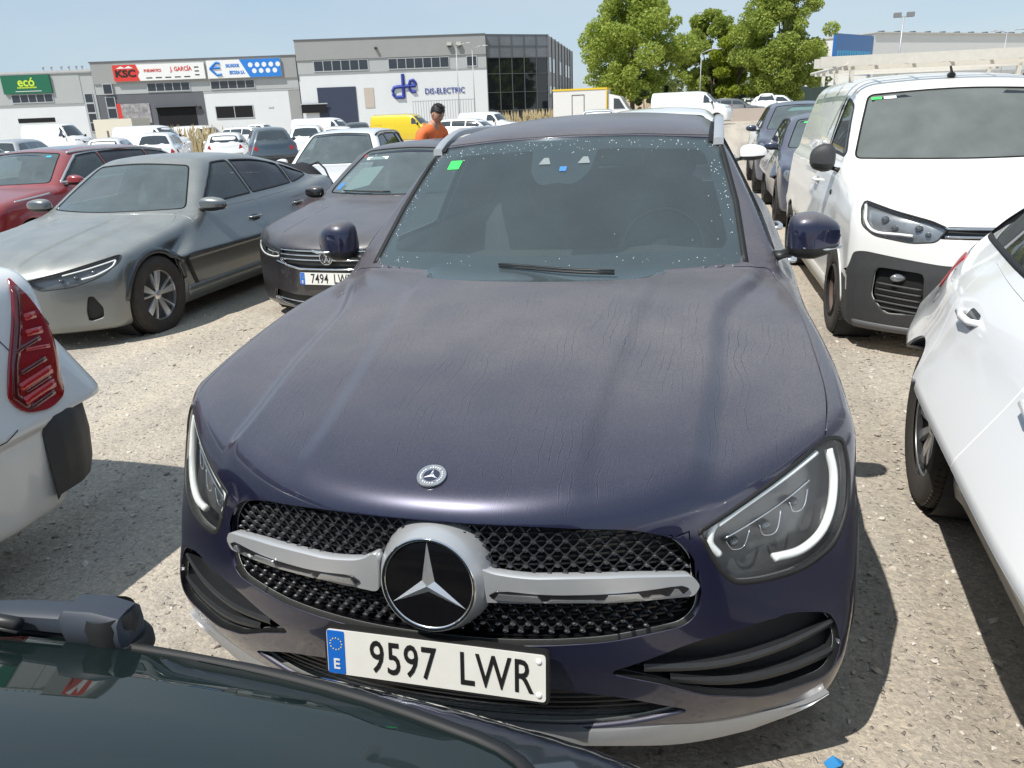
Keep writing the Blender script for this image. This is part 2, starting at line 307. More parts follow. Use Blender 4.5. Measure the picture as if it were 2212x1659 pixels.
class MB:
    """collects boxes, tubes and sheets into one mesh"""
    def __init__(s): s.V=[];s.F=[];s.M=[];s.n=0
    def add(s,V,F,m=0):
        V=np.asarray(V,float); s.V.append(V); s.F+= [tuple(i+s.n for i in f) for f in F]; s.M+=[m]*len(F); s.n+=len(V); return s
    def box(s,a,b,m=0,T=None):
        x0,y0,z0=a;x1,y1,z1=b
        V=np.array([(x,y,z) for z in (z0,z1) for y in (y0,y1) for x in (x0,x1)],float)
        if T is not None: V=np.array([T@Vector(v) for v in V])
        return s.add(V,[(0,2,3,1),(4,5,7,6),(0,1,5,4),(2,6,7,3),(0,4,6,2),(1,3,7,5)],m)
    def tube(s,P,r,n=8,m=0,cap=True,flat=1.0):
        P=np.asarray(P,float);k=len(P);rr=np.broadcast_to(np.asarray(r,float),(k,));V=[]
        T=np.gradient(P,axis=0);T/=np.linalg.norm(T,axis=1,keepdims=True)+1e-12
        up=np.array([0,0,1.]) if abs(T[0][2])<.9 else np.array([0,1.,0])
        for i in range(k):
            a=np.cross(T[i],up);a/=np.linalg.norm(a)+1e-12;b=np.cross(a,T[i])
            for j in range(n):
                t=2*np.pi*j/n;V.append(P[i]+rr[i]*(a*np.cos(t)+b*np.sin(t)*flat))
        F=[(i*n+j,i*n+(j+1)%n,(i+1)*n+(j+1)%n,(i+1)*n+j) for i in range(k-1) for j in range(n)]
        if cap:F+=[tuple(range(n))[::-1],tuple(range((k-1)*n,k*n))]
        return s.add(V,F,m)
    def lathe(s,prof,n=32,m=0,axis=0,c=(0,0,0),arc=2*np.pi):
        """prof: (radius, along axis)"""
        full=abs(arc-2*np.pi)<1e-6;N=n if full else n+1;V=[];k=len(prof)
        for i in range(N):
            t=arc*i/n;ca,sa=np.cos(t),np.sin(t)
            for r,h in prof:
                v=[0,0,0];v[axis]=h;v[(axis+1)%3]=r*ca;v[(axis+2)%3]=r*sa;V.append(np.array(v)+c)
        F=[(i*k+j,i*k+j+1,((i+1)%N)*k+j+1,((i+1)%N)*k+j) for i in range(n) for j in range(k-1)]
        return s.add(V,F,m)
    def prism(s,poly,h0,h1,axis=1,m=0,c=(0,0,0)):
        """polygon in the plane across axis, extruded h0..h1"""
        o=[i for i in range(3) if i!=axis];n=len(poly);V=np.zeros((2*n,3))
        for i,(a,b) in enumerate(poly):
            V[i,o[0]]=a;V[i,o[1]]=b;V[i,axis]=h0;V[i+n]=V[i];V[i+n,axis]=h1
        return s.add(V+np.array(c),[tuple(range(n)),tuple(range(n,2*n))[::-1]]+[(i,(i+1)%n,(i+1)%n+n,i+n) for i in range(n)],m)
    def ell(s,c,r,n=16,m=0,e=2.0,k=10,T=None):
        """super-ellipsoid"""
        V=[];sp=lambda v:np.sign(v)*abs(v)**(2/e)
        for i in range(k+1):
            p=-np.pi/2+np.pi*i/k
            for j in range(n):
                t=2*np.pi*j/n;V.append((r[0]*sp(np.cos(p))*sp(np.cos(t)),r[1]*sp(np.cos(p))*sp(np.sin(t)),r[2]*sp(np.sin(p))))
        V=np.array(V)
        if T is not None:V=np.array([T@Vector(v) for v in V])
        return s.add(V+np.array(c),[(i*n+j,i*n+(j+1)%n,(i+1)*n+(j+1)%n,(i+1)*n+j) for i in range(k) for j in range(n)],m)
    def build(s,name,mat,parent=None,smooth=False,loc=None,bevel=0):
        o=mob(name,np.concatenate(s.V),s.F,mat,parent,smooth=smooth,mi=s.M if isinstance(mat,(list,tuple)) else None,loc=loc)
        if smooth=='auto':
            me=o.data;bm=bmesh.new();bm.from_mesh(me)
            for e in bm.edges:
                if len(e.link_faces)==2 and e.calc_face_angle(0)>R(38): e.smooth=False
            bm.to_mesh(me);bm.free()
        if bevel:
            md=o.modifiers.new('bevel','BEVEL');md.width=bevel;md.segments=2;md.limit_method='ANGLE'
        return o
def kids(o): return [c for c in bpy.data.objects if c.parent==o]
def copy_tree(o,loc=None,rz=None,parent=None,**k):
    c=o.copy();COL.objects.link(c)
    if parent:c.parent=parent
    if loc is not None:c.location=loc
    if rz is not None:c.rotation_euler=(o.rotation_euler[0],o.rotation_euler[1],rz)
    tag(c,**k)
    for ch in KIDS(o): copy_tree(ch,parent=c)
    return c
def KIDS(o): return list(o.children)
def text(name,s,size,mat,parent=None,loc=(0,0,0),rot=(0,0,0),sx=1,depth=.002,align='CENTER',bold=0,sp=1):
    cu=bpy.data.curves.new(name,'FONT');cu.body=s;cu.size=size;cu.align_x=align;cu.align_y='CENTER';cu.extrude=depth;cu.offset=bold;cu.space_character=sp;cu.resolution_u=3
    t=bpy.data.objects.new('t',cu);me=bpy.data.meshes.new_from_object(t);bpy.data.objects.remove(t)
    me.materials.clear();me.materials.append(mat);o=bpy.data.objects.new(name,me);COL.objects.link(o);o.parent=parent;o.location=loc;o.rotation_euler=rot;o.scale=(sx,1,1);return o
# ---------------------------------------------------------------- car surface parts
def oth(axis): return [i for i in range(3) if i!=axis]
def patch(car,name,poly,axis,sgn,off,mat,parent,res=.04,skirt=.0,holes=(),tilt=0,mk=True):
    poly=np.array(poly);pts=[tuple(p) for p in poly];ed=[(i,(i+1)%len(poly)) for i in range(len(poly))]
    for h in holes:
        b=len(pts);pts+=[tuple(p) for p in h];ed+=[(b+i,b+(i+1)%len(h)) for i in range(len(h))]
    lo,hi=poly.min(0),poly.max(0)
    gx,gy=np.meshgrid(np.arange(lo[0]+res*.5,hi[0],res),np.arange(lo[1]+res*.5,hi[1],res));g=np.stack([gx.ravel(),gy.ravel()],1)
    if len(g):
        k=pip(g,poly);d=nearest(g,poly)[1];k&=d>res*.4
        for h in holes: k&=~pip(g,np.array(h))&(nearest(g,np.array(h))[1]>res*.4)
        pts+=[tuple(p) for p in g[k]]
    r=delaunay_2d_cdt([Vector(p) for p in pts],ed,[],0,1e-6)
    P2=np.array([tuple(v) for v in r[0]]);F=np.array([f for f in r[2] if len(f)==3])
    c=P2[F].mean(1);k=pip(c,poly)
    for h in holes:k&=~pip(c,np.array(h))
    F=F[k];P,N,ok=car.surf(axis,sgn,P2)
    bad=~ok
    if bad.any() and (~bad).any():
        gi=np.where(~bad)[0]
        for b in np.where(bad)[0]:
            j=gi[((P2[gi]-P2[b])**2).sum(1).argmin()];P[b,axis]=P[j,axis];o=oth(axis);P[b,o[0]],P[b,o[1]]=P2[b];N[b]=N[j]
    o_=callable(off);V=P+N*(off(P)[:,None] if o_ else off)
    # orientation
    fn=np.cross(V[F[:,1]]-V[F[:,0]],V[F[:,2]]-V[F[:,0]]);fl=(fn*N[F[:,0]]).sum(1)<0;F[fl]=F[fl][:,::-1]
    NN=N
    if skirt:
        e={}
        for f in F:
            for a,b in ((f[0],f[1]),(f[1],f[2]),(f[2],f[0])): e[(a,b)]=e.get((a,b),0)+1
        bd=[(a,b) for (a,b) in e if (b,a) not in e];n=len(V)
        ids=sorted({i for ab in bd for i in ab});ix={v:i for i,v in enumerate(ids)};m=len(ids)
        outd=np.zeros((m,3))
        for a,b in bd:
            d=np.cross(V[b]-V[a],N[a]);d/=np.linalg.norm(d)+1e-12;outd[ix[a]]+=d;outd[ix[b]]+=d
        outd/=np.linalg.norm(outd,axis=1,keepdims=True)+1e-12
        E=V[ids];D=E-N[ids]*skirt
        V=np.concatenate([V,E,D]);h=outd+N[ids];h/=np.linalg.norm(h,axis=1,keepdims=True);NN=np.concatenate([N,h,outd])
        F=[tuple(f) for f in F]+[(n+ix[b],n+ix[a],n+m+ix[a],n+m+ix[b]) for a,b in bd]
    if not mk: return V,F,NN
    return mob(name,V,F,mat,parent,N=NN)
def strip_data(car,line,axis,sgn,w,h=.002,off=0,closed=False,step=.02):
    L=np.array(line,float)
    if closed:L=np.vstack([L,L[:1]])
    out=[L[0]]
    for a,b in zip(L[:-1],L[1:]):
        n=max(1,int(np.linalg.norm(b-a)/step));out+=[a+(b-a)*i/n for i in range(1,n+1)]
    L=np.array(out);P,N,ok=car.surf(axis,sgn,L);P,N=P[ok],N[ok];n=len(P)
    if n<2:return np.zeros((0,3)),[],None
    T=np.gradient(P,axis=0);T/=np.linalg.norm(T,axis=1,keepdims=True)+1e-12;B=np.cross(N,T);B/=np.linalg.norm(B,axis=1,keepdims=True)+1e-12
    prof=[(-.5,-.004 if h>0 else 0),(-.48,h*.6),(0,h),(.48,h*.6),(.5,-.004 if h>0 else 0)] if h>0 else [(-.5,0),(.5,0)]
    k=len(prof);V=np.stack([P+B*(a*w)+N*(off+b) for a,b in prof],1).reshape(-1,3)
    F=[(i*k+j,i*k+j+1,(i+1)*k+j+1,(i+1)*k+j) for i in range(n-1) for j in range(k-1)]
    if h>0:F+=[tuple(range(k))[::-1],tuple(range((n-1)*k,n*k))]
    return V,F,N
def strips(car,name,lines,mat,parent,**k):
    mb=MB()
    for (line,axis,sgn) in lines:
        V,F,_=strip_data(car,line,axis,sgn,**k)
        if len(V):mb.add(V,F)
    return mb.build(name,mat,parent,smooth=True) if mb.V else None
def sel(car,P,fn,axis,sgn,poly):
    o=oth(axis);k=pip(P[:,o],np.array(poly))
    if axis==0: k&=(np.abs(P[:,0])>.42) if sgn==0 else ((sgn*P[:,0]>.1)&(np.abs(fn[:,0])>.12))
    if axis==1: k&=(sgn*fn[:,1]>.04)
    if axis==2: k&=(fn[:,2]>.08)
    return k
def shell(car,parent,nu,nv,regions,mat,liner=True,flange=.012,gap=.0018,sz=.62,names=None):
    """body skin split along region outlines: regions (name|None, axis, side, outline); None cuts a hole"""
    P,q,t=car.shell(nu,nv,sz=sz)
    q=np.concatenate([q,np.stack([t[:,0],t[:,1],t[:,2],t[:,2]],1)])
    nq=len(q);cen=P[q].mean(1);fn=car.grad(cen)
    # outward winding
    a=np.cross(P[q[:,1]]-P[q[:,0]],P[q[:,2]]-P[q[:,0]]);fl=(a*fn).sum(1)<0;q[fl]=q[fl][:,::-1]
    lab=np.zeros(nq,int);lock=np.zeros(len(P),bool)
    for k,rg in enumerate(regions):
        nm,axis,sgn,poly=rg[:4];ins=sel(car,cen,fn,axis,sgn,poly)&(lab==0)
        if len(rg)>4: ins&=cen[:,2]>rg[4]
        if len(rg)>5: ins&=cen[:,2]<rg[5]
        lab[ins]=k+1
        vi=np.zeros(len(P),bool);vi[q[ins].ravel()]=True
        vo=np.zeros(len(P),bool);vo[q[~ins].ravel()]=True
        b=np.where(vi&vo&~lock)[0]
        if not len(b):continue
        o=oth(axis);q2,d=nearest(P[b][:,o],np.array(poly))
        for s in ((-1,1) if (axis==0 and sgn==0) else (sgn,)):
            kk=np.where(d<.09)[0] if axis!=0 or sgn else np.where((d<.09)&(np.sign(P[b,0])==s))[0]
            if not len(kk):continue
            Q,_,ok=car.surf(axis,s if s else 1,q2[kk]);mv=np.linalg.norm(Q-P[b[kk]],axis=1)
            kk2=ok&(mv<.12);P[b[kk[kk2]]]=Q[kk2];lock[b[kk[kk2]]]=True
    N=car.grad(P);objs={}
    def emit(nm,fs,mt,off=0,fl=flange):
        ids,inv=np.unique(fs.ravel(),return_inverse=True);F=inv.reshape(-1,4);V=P[ids]-N[ids]*off;NN=N[ids].copy();n=len(V)
        e={}
        for f in F:
            g=[f[0],f[1],f[2],f[3]]
            for i in range(4):
                a_,b_=g[i],g[(i+1)%4]
                if a_!=b_:e[(a_,b_)]=1
        bd=[(a_,b_) for (a_,b_) in e if (b_,a_) not in e]
        FF=[tuple(f) if f[2]!=f[3] and f[0]!=f[1] else tuple(dict.fromkeys(f)) for f in F];FF=[f for f in FF if len(f)>2]
        if bd and fl:
            bi=sorted({i for ab in bd for i in ab});ix={v:i for i,v in enumerate(bi)};m=len(bi);od=np.zeros((m,3))
            for a_,b_ in bd:
                d=np.cross(V[b_]-V[a_],NN[a_]);d/=np.linalg.norm(d)+1e-9;od[ix[a_]]+=d;od[ix[b_]]+=d
            od/=np.linalg.norm(od,axis=1,keepdims=True)+1e-9
            V[bi]-=od*gap;E=V[bi]+od*.0006-NN[bi]*.0012;D=E-NN[bi]*fl;h=od+NN[bi];h/=np.linalg.norm(h,axis=1,keepdims=True)+1e-9
            V=np.concatenate([V,E,D]);NN=np.concatenate([NN,h,od])
            FF+=[(ix[b_]+n,ix[a_]+n,ix[a_]+n+m,ix[b_]+n+m) for a_,b_ in bd]+[(b_,a_,ix[a_]+n,ix[b_]+n) for a_,b_ in bd]
        return mob(nm,V,FF,mt,parent,N=NN)
    objs['body']=emit('body',q[lab==0],mat)
    for k,rg in enumerate(regions):
        nm=rg[0]
        if nm and (lab==k+1).any():
            m2=mat;objs.setdefault(nm,[]).append(emit(nm,q[lab==k+1],m2))
    if liner:
        keep=np.array([l==0 or regions[l-1][0] is not None for l in lab])
        objs['liner']=emit('cabin_lining',q[keep],HEADL,off=.022,fl=0)
    return objs
def side_windows(car,splits,z0=.03,z1=.10,fr=.13,bk=.13,belt=None,gap=.05):
    """window outlines in (y,z) between the pillars; splits are pillar positions"""
    ys=np.linspace(.8,car.L-.02,160);bl=belt or (lambda y:car.c_top(y)+z0)
    top=np.array([car.c_roof(y)-z1-.01 for y in ys]);bot=np.array([bl(y) for y in ys])
    # limit by windscreen and rear window slopes
    def yfront(z): return car.c_wsy(z)+car.wc*.9+fr
    def yback(z): return car.c_rwy(z)-car.rwc-bk
    T=[];B=[]
    for y,t,b in zip(ys,top,bot):
        if t-b<.02:continue
        zz=np.linspace(b,t,30);k=(np.array([yfront(z) for z in zz])<y)&(np.array([yback(z) for z in zz])>y)
        if k.sum()<2:continue
        T.append((y,zz[k].max()));B.append((y,zz[k].min()))
    T=np.array(T);B=np.array(B);res=[];lim=[T[0,0]]+list(splits)+[T[-1,0]]
    for a,b in zip(lim[:-1],lim[1:]):
        a2=a+(gap/2 if a!=lim[0] else 0);b2=b-(gap/2 if b!=lim[-1] else 0)
        y=np.linspace(a2,b2,16);tt=np.interp(y,T[:,0],T[:,1]);bb=np.interp(y,B[:,0],B[:,1])
        pl=[(yy,z) for yy,z in zip(y,bb)]+[(yy,z) for yy,z in zip(y[::-1],tt[::-1]) if True]
        pl=[p for i,p in enumerate(pl) if i==0 or abs(p[0]-pl[i-1][0])+abs(p[1]-pl[i-1][1])>.008]
        if abs(pl[0][0]-pl[-1][0])+abs(pl[0][1]-pl[-1][1])<.008:pl.pop()
        res.append(rpoly(pl,.02,2))
    return res
def screen_poly(car,z0,z1,ins=.09,rear=False,crown=.02):
    c=car.c_rwy if rear else car.c_wsy
    def hw(z):
        y=c(z)+(0 if rear else car.wc*.6);return car.c_gw(y)-car.tum*(z-1)-.12*max(z-1,0)**2-ins
    a,b=hw(z0),hw(z1);m=(a+hw((z0+z1)/2)*2+b)/4
    return rpoly([(-a,z0),(0,z0-crown*.3),(a,z0),(m,(z0+z1)/2,.3),(b,z1-.01),(b*.5,z1+crown*.5,.3),(0,z1+crown,.2),(-b*.5,z1+crown*.5,.3),(-b,z1-.01),(-m,(z0+z1)/2,.3)],.045,4)
# ---------------------------------------------------------------- wheels, mirrors, seats
def wheel(parent,x,y,r,side,style='five',w=.215,rimr=None,z=None,hub=DCHR,rim=SIL,turn=0,detail=True):
    rr=rimr or r*.66;z=r if z is None else z
    n=64 if detail else 24
    mb=MB();mb.lathe([(rr*.97,-w*.4),(rr*.97,w*.30),(rr*.55,w*.26),(0.0,w*.26)],n,axis=0)
    h=mb.build('wheel',BLK,parent,smooth=True,loc=(x,y,z));h.rotation_euler=(turn,0,0 if side>0 else math.pi)
    mb=MB();prof=[(rr*.96,-w*.45),(rr*1.03,-w*.5),(r*.90,-w*.53),(r*.97,-w*.46),(r,-w*.36)]
    if detail:
        for a in (-.2,0.,.2): prof+=[(r,(a-.03)*w),(r-.008,(a-.02)*w),(r-.008,(a+.02)*w),(r,(a+.03)*w)]
    prof+=[(r,w*.36),(r*.97,w*.46),(r*.90,w*.53),(rr*1.03,w*.5),(rr*.96,w*.45)]
    mb.lathe(prof,n,axis=0)
    if detail:
        for i in range(72):
            t=2*math.pi*i/72;c,s_=math.cos(t),math.sin(t)
            for sg in (-1,1):
                a=np.array([[sg*w*.30,0,0],[sg*w*.47,0,0]]);V=[]
                for xx,r0 in ((sg*w*.28,r+.001),(sg*w*.46,r*.975+.001)):
                    for dt in (-.018,.018):
                        for dr in (-.004,.003):
                            V.append((xx,(r0+dr)*math.cos(t+dt),(r0+dr)*math.sin(t+dt)))
                mb.add(V,[(0,1,3,2),(4,6,7,5),(1,5,7,3),(0,4,5,1),(2,3,7,6)])
    mb.build('tyre',TYR,h,smooth='auto')
    mb=MB();f=w*.34
    mb.lathe([(rr*1.0,f+.008),(rr*.985,f+.016),(rr*.94,f+.014),(rr*.93,f-.01),(rr*.93,-w*.3)],n,axis=0)
    def spoke(t0,a0,a1,r0,r1,h0,h1,tw=0,m=0):
        # a0/a1 half width at hub/rim
        V=[]
        for rad,hw,hh,sh in ((r0,a0,h0,0),((r0+r1)/2,(a0+a1)/2,(h0+h1)/2+.006,tw*.5),(r1,a1,h1,tw)):
            for dx,fx in ((-hw,-.012),(-hw*.7,0),(hw*.7,0),(hw,-.012)):
                u=dx+sh;V.append((hh+fx,rad*math.cos(t0)-u*math.sin(t0),rad*math.sin(t0)+u*math.cos(t0)))
        F=[(i*4+j,i*4+j+1,(i+1)*4+j+1,(i+1)*4+j) for i in range(2) for j in range(3)]
        b=len(V);V+=[(v[0]-.03,v[1],v[2]) for v in V]
        F+=[(i*4,(i+1)*4,(i+1)*4+b,i*4+b) for i in range(2)]+[(i*4+3,i*4+3+b,(i+1)*4+3+b,(i+1)*4+3) for i in range(2)]
        mb.add(V,F,m)
    if style=='five':      # broad double blades, machined face
        for i in range(5):
            t=2*math.pi*i/5+.3
            spoke(t-.06,.016,.036,rr*.12,rr*.93,f-.01,f+.008,-.026);spoke(t+.14,.008,.011,rr*.14,rr*.93,f-.01,f+.006,.030)
    elif style=='ten':
        for i in range(10): spoke(2*math.pi*i/10,.016,.030,rr*.16,rr*.95,f-.012,f+.004)
    elif style=='steel':
        mb.lathe([(rr*.93,f-.02),(rr*.72,f-.035),(rr*.60,f-.005),(rr*.42,f-.002),(rr*.30,f-.03),(0.,f-.03)],n,axis=0)
    else:
        for i in range(5): spoke(2*math.pi*i/5,.03,.045,rr*.1,rr*.93,f-.01,f)
    mb.lathe([(rr*.20,f-.025),(rr*.19,f-.004),(rr*.13,f+.003),(0.,f+.003)],24,axis=0)
    mb.build('rim',rim,h,smooth='auto')
    return h
def mirror(parent,side,x,y,z,cap,sx=.12,sy=.075,sz=.075,arm=.12,low=BLK,chrome=False,boxy=3.0,taper=.28):
    s=side;mb=MB();mb.ell((s*x,y,z),(sx,sy,sz),24,e=boxy,k=14)
    V=mb.V[0];d=V-np.array([s*x,y,z])
    # taper outward and flatten the glass side
    V[:,2]=z+d[:,2]*(1-taper*np.clip(s*d[:,0]/sx,0,1))*np.where(d[:,2]<0,.85,1);V[:,1]=np.where(d[:,1]>0,y+d[:,1]*.45,y+d[:,1]*(1-.35*np.clip(s*d[:,0]/sx,0,1)))
    F=mb.F;top=[f for f in F if np.mean([V[i][2] for i in f])>z-sz*.30];lo=[f for f in F if f not in set(top)]
    c=mob('wing_mirror',V,top,cap,parent);
    mob('mirror_lower_cover',V,lo,low,c)
    mb=MB();xx=s*(x-sx*.9);mb.tube([(s*(x-sx*.6),y,z-sz*.55),(s*(x-sx-arm*.4),y-.01,z-sz*.7),(s*(x-sx-arm),y-.02,z-sz*.75)],[.028,.026,.034],10,flat=.6);mb.build('mirror_arm',low,c,smooth=True)
    g=MB();g.ell((s*x,y+sy*.42,z-.004),(sx*.88,.006,sz*.75),20,e=3,k=8);g.build('mirror_glass',CHR,c,smooth=True)
    return c
def seat(parent,x,y,z,mat=SEATM,w=.25,wide=False):
    W=w if not wide else .62
    mb=MB();mb.ell((x,y,z),(W,.26,.09),16,e=3.2,k=10);T=Matrix.Rotation(R(-18),3,'X')
    mb.ell((x,y+.32,z+.34),(W*.95,.09,.33),16,e=3.0,k=10,T=T)
    o=mb.build('seat',mat,parent,smooth=True)
    for dx in ((0,) if not wide else (-.36,.36)):
        h=MB();h.ell((x+dx,y+.44,z+.76),(.13,.05,.09),14,e=3,k=8,T=T);h.tube([(x+dx-.05,y+.41,z+.6),(x+dx-.05,y+.43,z+.72)],.006);h.tube([(x+dx+.05,y+.41,z+.6),(x+dx+.05,y+.43,z+.72)],.006)
        h.build('headrest',mat,o,smooth=True)
    return o
def interior(parent,car,ydash,zdash,yseat,zseat,ww=.68,rear=True,wheel_x=.37,ylen=2.6):
    mb=MB();prof=[(ydash-.15,zdash-.45),(ydash-.15,zdash-.03),(ydash+.1,zdash),(ydash+.42,zdash+.01),(ydash+.50,zdash-.06),(ydash+.47,zdash-.35)]
    n=len(prof);xs=np.linspace(-ww,ww,9);V=[(x,y+.10*(x/ww)**2,z-.02*(x/ww)**2+.02*math.exp(-((x-wheel_x)/.15)**2)*(1 if 1<i<4 else 0)) for x in xs for i,(y,z) in enumerate(prof)]
    mb.add(V,[(i*n+j,i*n+j+1,(i+1)*n+j+1,(i+1)*n+j) for i in range(8) for j in range(n-1)]);mb.build('dashboard',LINER,parent,smooth='auto')
    mb=MB();c=np.array([wheel_x,ydash+.62,zdash-.02]);T=Matrix.Rotation(R(-24),3,'X');V=[]
    ring=[np.array(T@Vector((.185*math.cos(t),0,.185*math.sin(t)))) + c for t in np.linspace(0,2*math.pi,33)]
    mb.tube(ring,.015,8,cap=False)
    for a in (0,math.pi,-math.pi/2): mb.tube([c,np.array(T@Vector((.18*math.cos(a),0,.18*math.sin(a))))+c],.018,6)
    mb.ell(c,(.07,.03,.06),12,k=8);mb.tube([c,c+np.array([0,-.3,-.06])],.03,8);mb.build('steering_wheel',TRIM,parent,smooth=True)
    seat(parent,.37,yseat,zseat);seat(parent,-.37,yseat,zseat)
    if rear: seat(parent,0,yseat+.92,zseat+.03,wide=True)
    mb=MB();mb.box((-ww,ydash,.30),(ww,ydash+ylen,.36));mb.build('cabin_floor',LINER,parent)
def mark_star(mb,c,r,d=.012,T=None,m=0,w=.11):
    """three pointed star with ridged arms in the xz plane facing -y"""
    c=np.array(c)
    for k in range(3):
        a=math.pi/2+k*2*math.pi/3
        tip=np.array([math.cos(a)*r,-.001,math.sin(a)*r]);l=np.array([math.cos(a+math.pi/3)*r*w,0,math.sin(a+math.pi/3)*r*w]);rr=np.array([math.cos(a-math.pi/3)*r*w,0,math.sin(a-math.pi/3)*r*w])
        top=np.array([0,-d,0]);V=[tip,l,top,rr,np.array([0,0,0.])]
        if T is not None:V=[np.array(T@Vector(v)) for v in V]
        mb.add([v+c for v in V],[(0,1,2),(0,2,3),(0,3,4,1)],m)
def plate(parent,loc,rot,digits,letters,w=.535,h=.125):
    mb=MB();mb.prism(rpoly([(-w/2,-h/2),(w/2,-h/2),(w/2,h/2),(-w/2,h/2)],.012,4),0,.016)
    b=mb.build('number_plate',BLK,parent,smooth=False,loc=loc);b.rotation_euler=rot
    mb=MB();mb.prism(rpoly([(-w/2+.007,-h/2+.007),(w/2-.007,-h/2+.007),(w/2-.007,h/2-.007),(-w/2+.007,h/2-.007)],.009,4),-.003,.003);mb.build('plate_face',PLW,b)
    mb=MB();mb.prism(rpoly([(-w/2+.009,-h/2+.009),(-w/2+.052,-h/2+.009),(-w/2+.052,h/2-.009),(-w/2+.009,h/2-.009)],.003,2),-.0045,-.001)
    bd=mb.build('euro_band',PLB,b)
    text('country_letter','E',.036,PLW,bd,(-w/2+.031,-.0055,-h*.24),(R(90),0,0),bold=.0006,depth=.0006)
    mb=MB()
    for k in range(12):
        a=2*math.pi*k/12;c=(-w/2+.031+.0145*math.cos(a),-.0052,h*.17+.0145*math.sin(a));mb.ell(c,(.0018,.0006,.0018),6,k=4)
    mb.build('ring_of_stars',YEL,bd)
    text('plate_digits',digits,.113,INK,b,(-w*.135,-.0042,-.003),(R(90),0,0),sx=.69,bold=.0004,depth=.0012,sp=1.07)
    text('plate_letters',letters,.113,INK,b,(w*.275,-.0042,-.003),(R(90),0,0),sx=.69,bold=.0004,depth=.0012,sp=1.07)
    mb=MB()
    for zz in (-h*.32,h*.32): mb.ell((w/2-.022,-.004,zz),(.007,.004,.007),10,k=6)
    mb.build('plate_screws',WHITEM,b,smooth=True)
    return b
# ---------------------------------------------------------------- ground height
def gz(x,y):
    return min(.05,max(-.30,.010*x))*min(1,max(0,(abs(x)-1.5)/2)) + .45*float(sstep(22,50,y))*float(sstep(-12,-2,x))
# ---------------------------------------------------------------- the blue SUV in the middle
NAVY=paint('navy_paint',(.013,.015,.045),metal=.45,rough=.28,dust=.60,dcol=(.205,.185,.175),streak=True,low=.25)
def hero_top(ax,Y):
    e=.565+.02*sstep(.3,.7,Y)+.14*sstep(.9,1.5,Y)
    m=sstep(1.75,1.5,Y)
    a=-.030*sstep(e-.005,e+.065,ax)*m
    b=.013*sstep(.37,.31,ax-.08*sstep(.2,1.4,Y))*sstep(.05,.25,Y)*m
    return a+b
def hero_extra(ax,Y,Z):
    low=-.13*sstep(.84,.40,Z)*(np.minimum(ax,.98)/.96)**2.6-.07*sstep(.50,.34,Z)*(np.minimum(ax,.98)/.96)**4
    # scooped wings of the bumper around the corner vents
    return low
HERO=Body(L=4.66,
 top=[(-.1,.83),(0,.85),(.06,.868),(.14,.888),(.4,.955),(.8,1.045),(1.2,1.11),(1.5,1.12),(3.6,1.12),(4.1,1.12),(4.5,1.06),(4.7,1.0)],
 plan=[(0,.955),(.3,.96),(.75,.962),(1.3,.925),(2.2,.93),(3.6,.943),(4.2,.92),(4.66,.88)],
 side=[(.15,.93),(.3,.975),(.45,.995),(.6,1.0),(.8,1.0),(.95,.985),(1.1,.955),(1.3,.9)],
 fy=[(.15,.13),(.22,.085),(.3,.055),(.4,.035),(.5,.018),(.58,.018),(.7,.02),(.8,.034),(.88,.07),(1.0,.16)],
 ry=[(.2,4.5),(.4,4.62),(.6,4.66),(.9,4.62),(1.1,4.55),(1.3,4.5)],
 roof=[(1.4,1.40),(1.95,1.563),(2.3,1.615),(2.8,1.632),(3.4,1.61),(4.0,1.55),(4.4,1.48)],
 wsy=[(.9,1.0),(1.1,1.25),(1.3,1.56),(1.55,1.955),(1.7,2.2)],
 rwy=[(.9,4.62),(1.1,4.55),(1.3,4.45),(1.5,4.28),(1.7,4.0)],
 gw=[(1.2,.85),(1.6,.875),(2.5,.88),(3.6,.865),(4.5,.81)],roofk=.075,
 fa=.505,fp=2.35,kT=.09,kF=.045,kG=.05,kU=.015,tum=.455,wc=.20,zb=.2,crown=.04,extra=hero_extra,extra_top=hero_top,
 whl=[(.84,.36,.38),(3.71,.36,.38)])
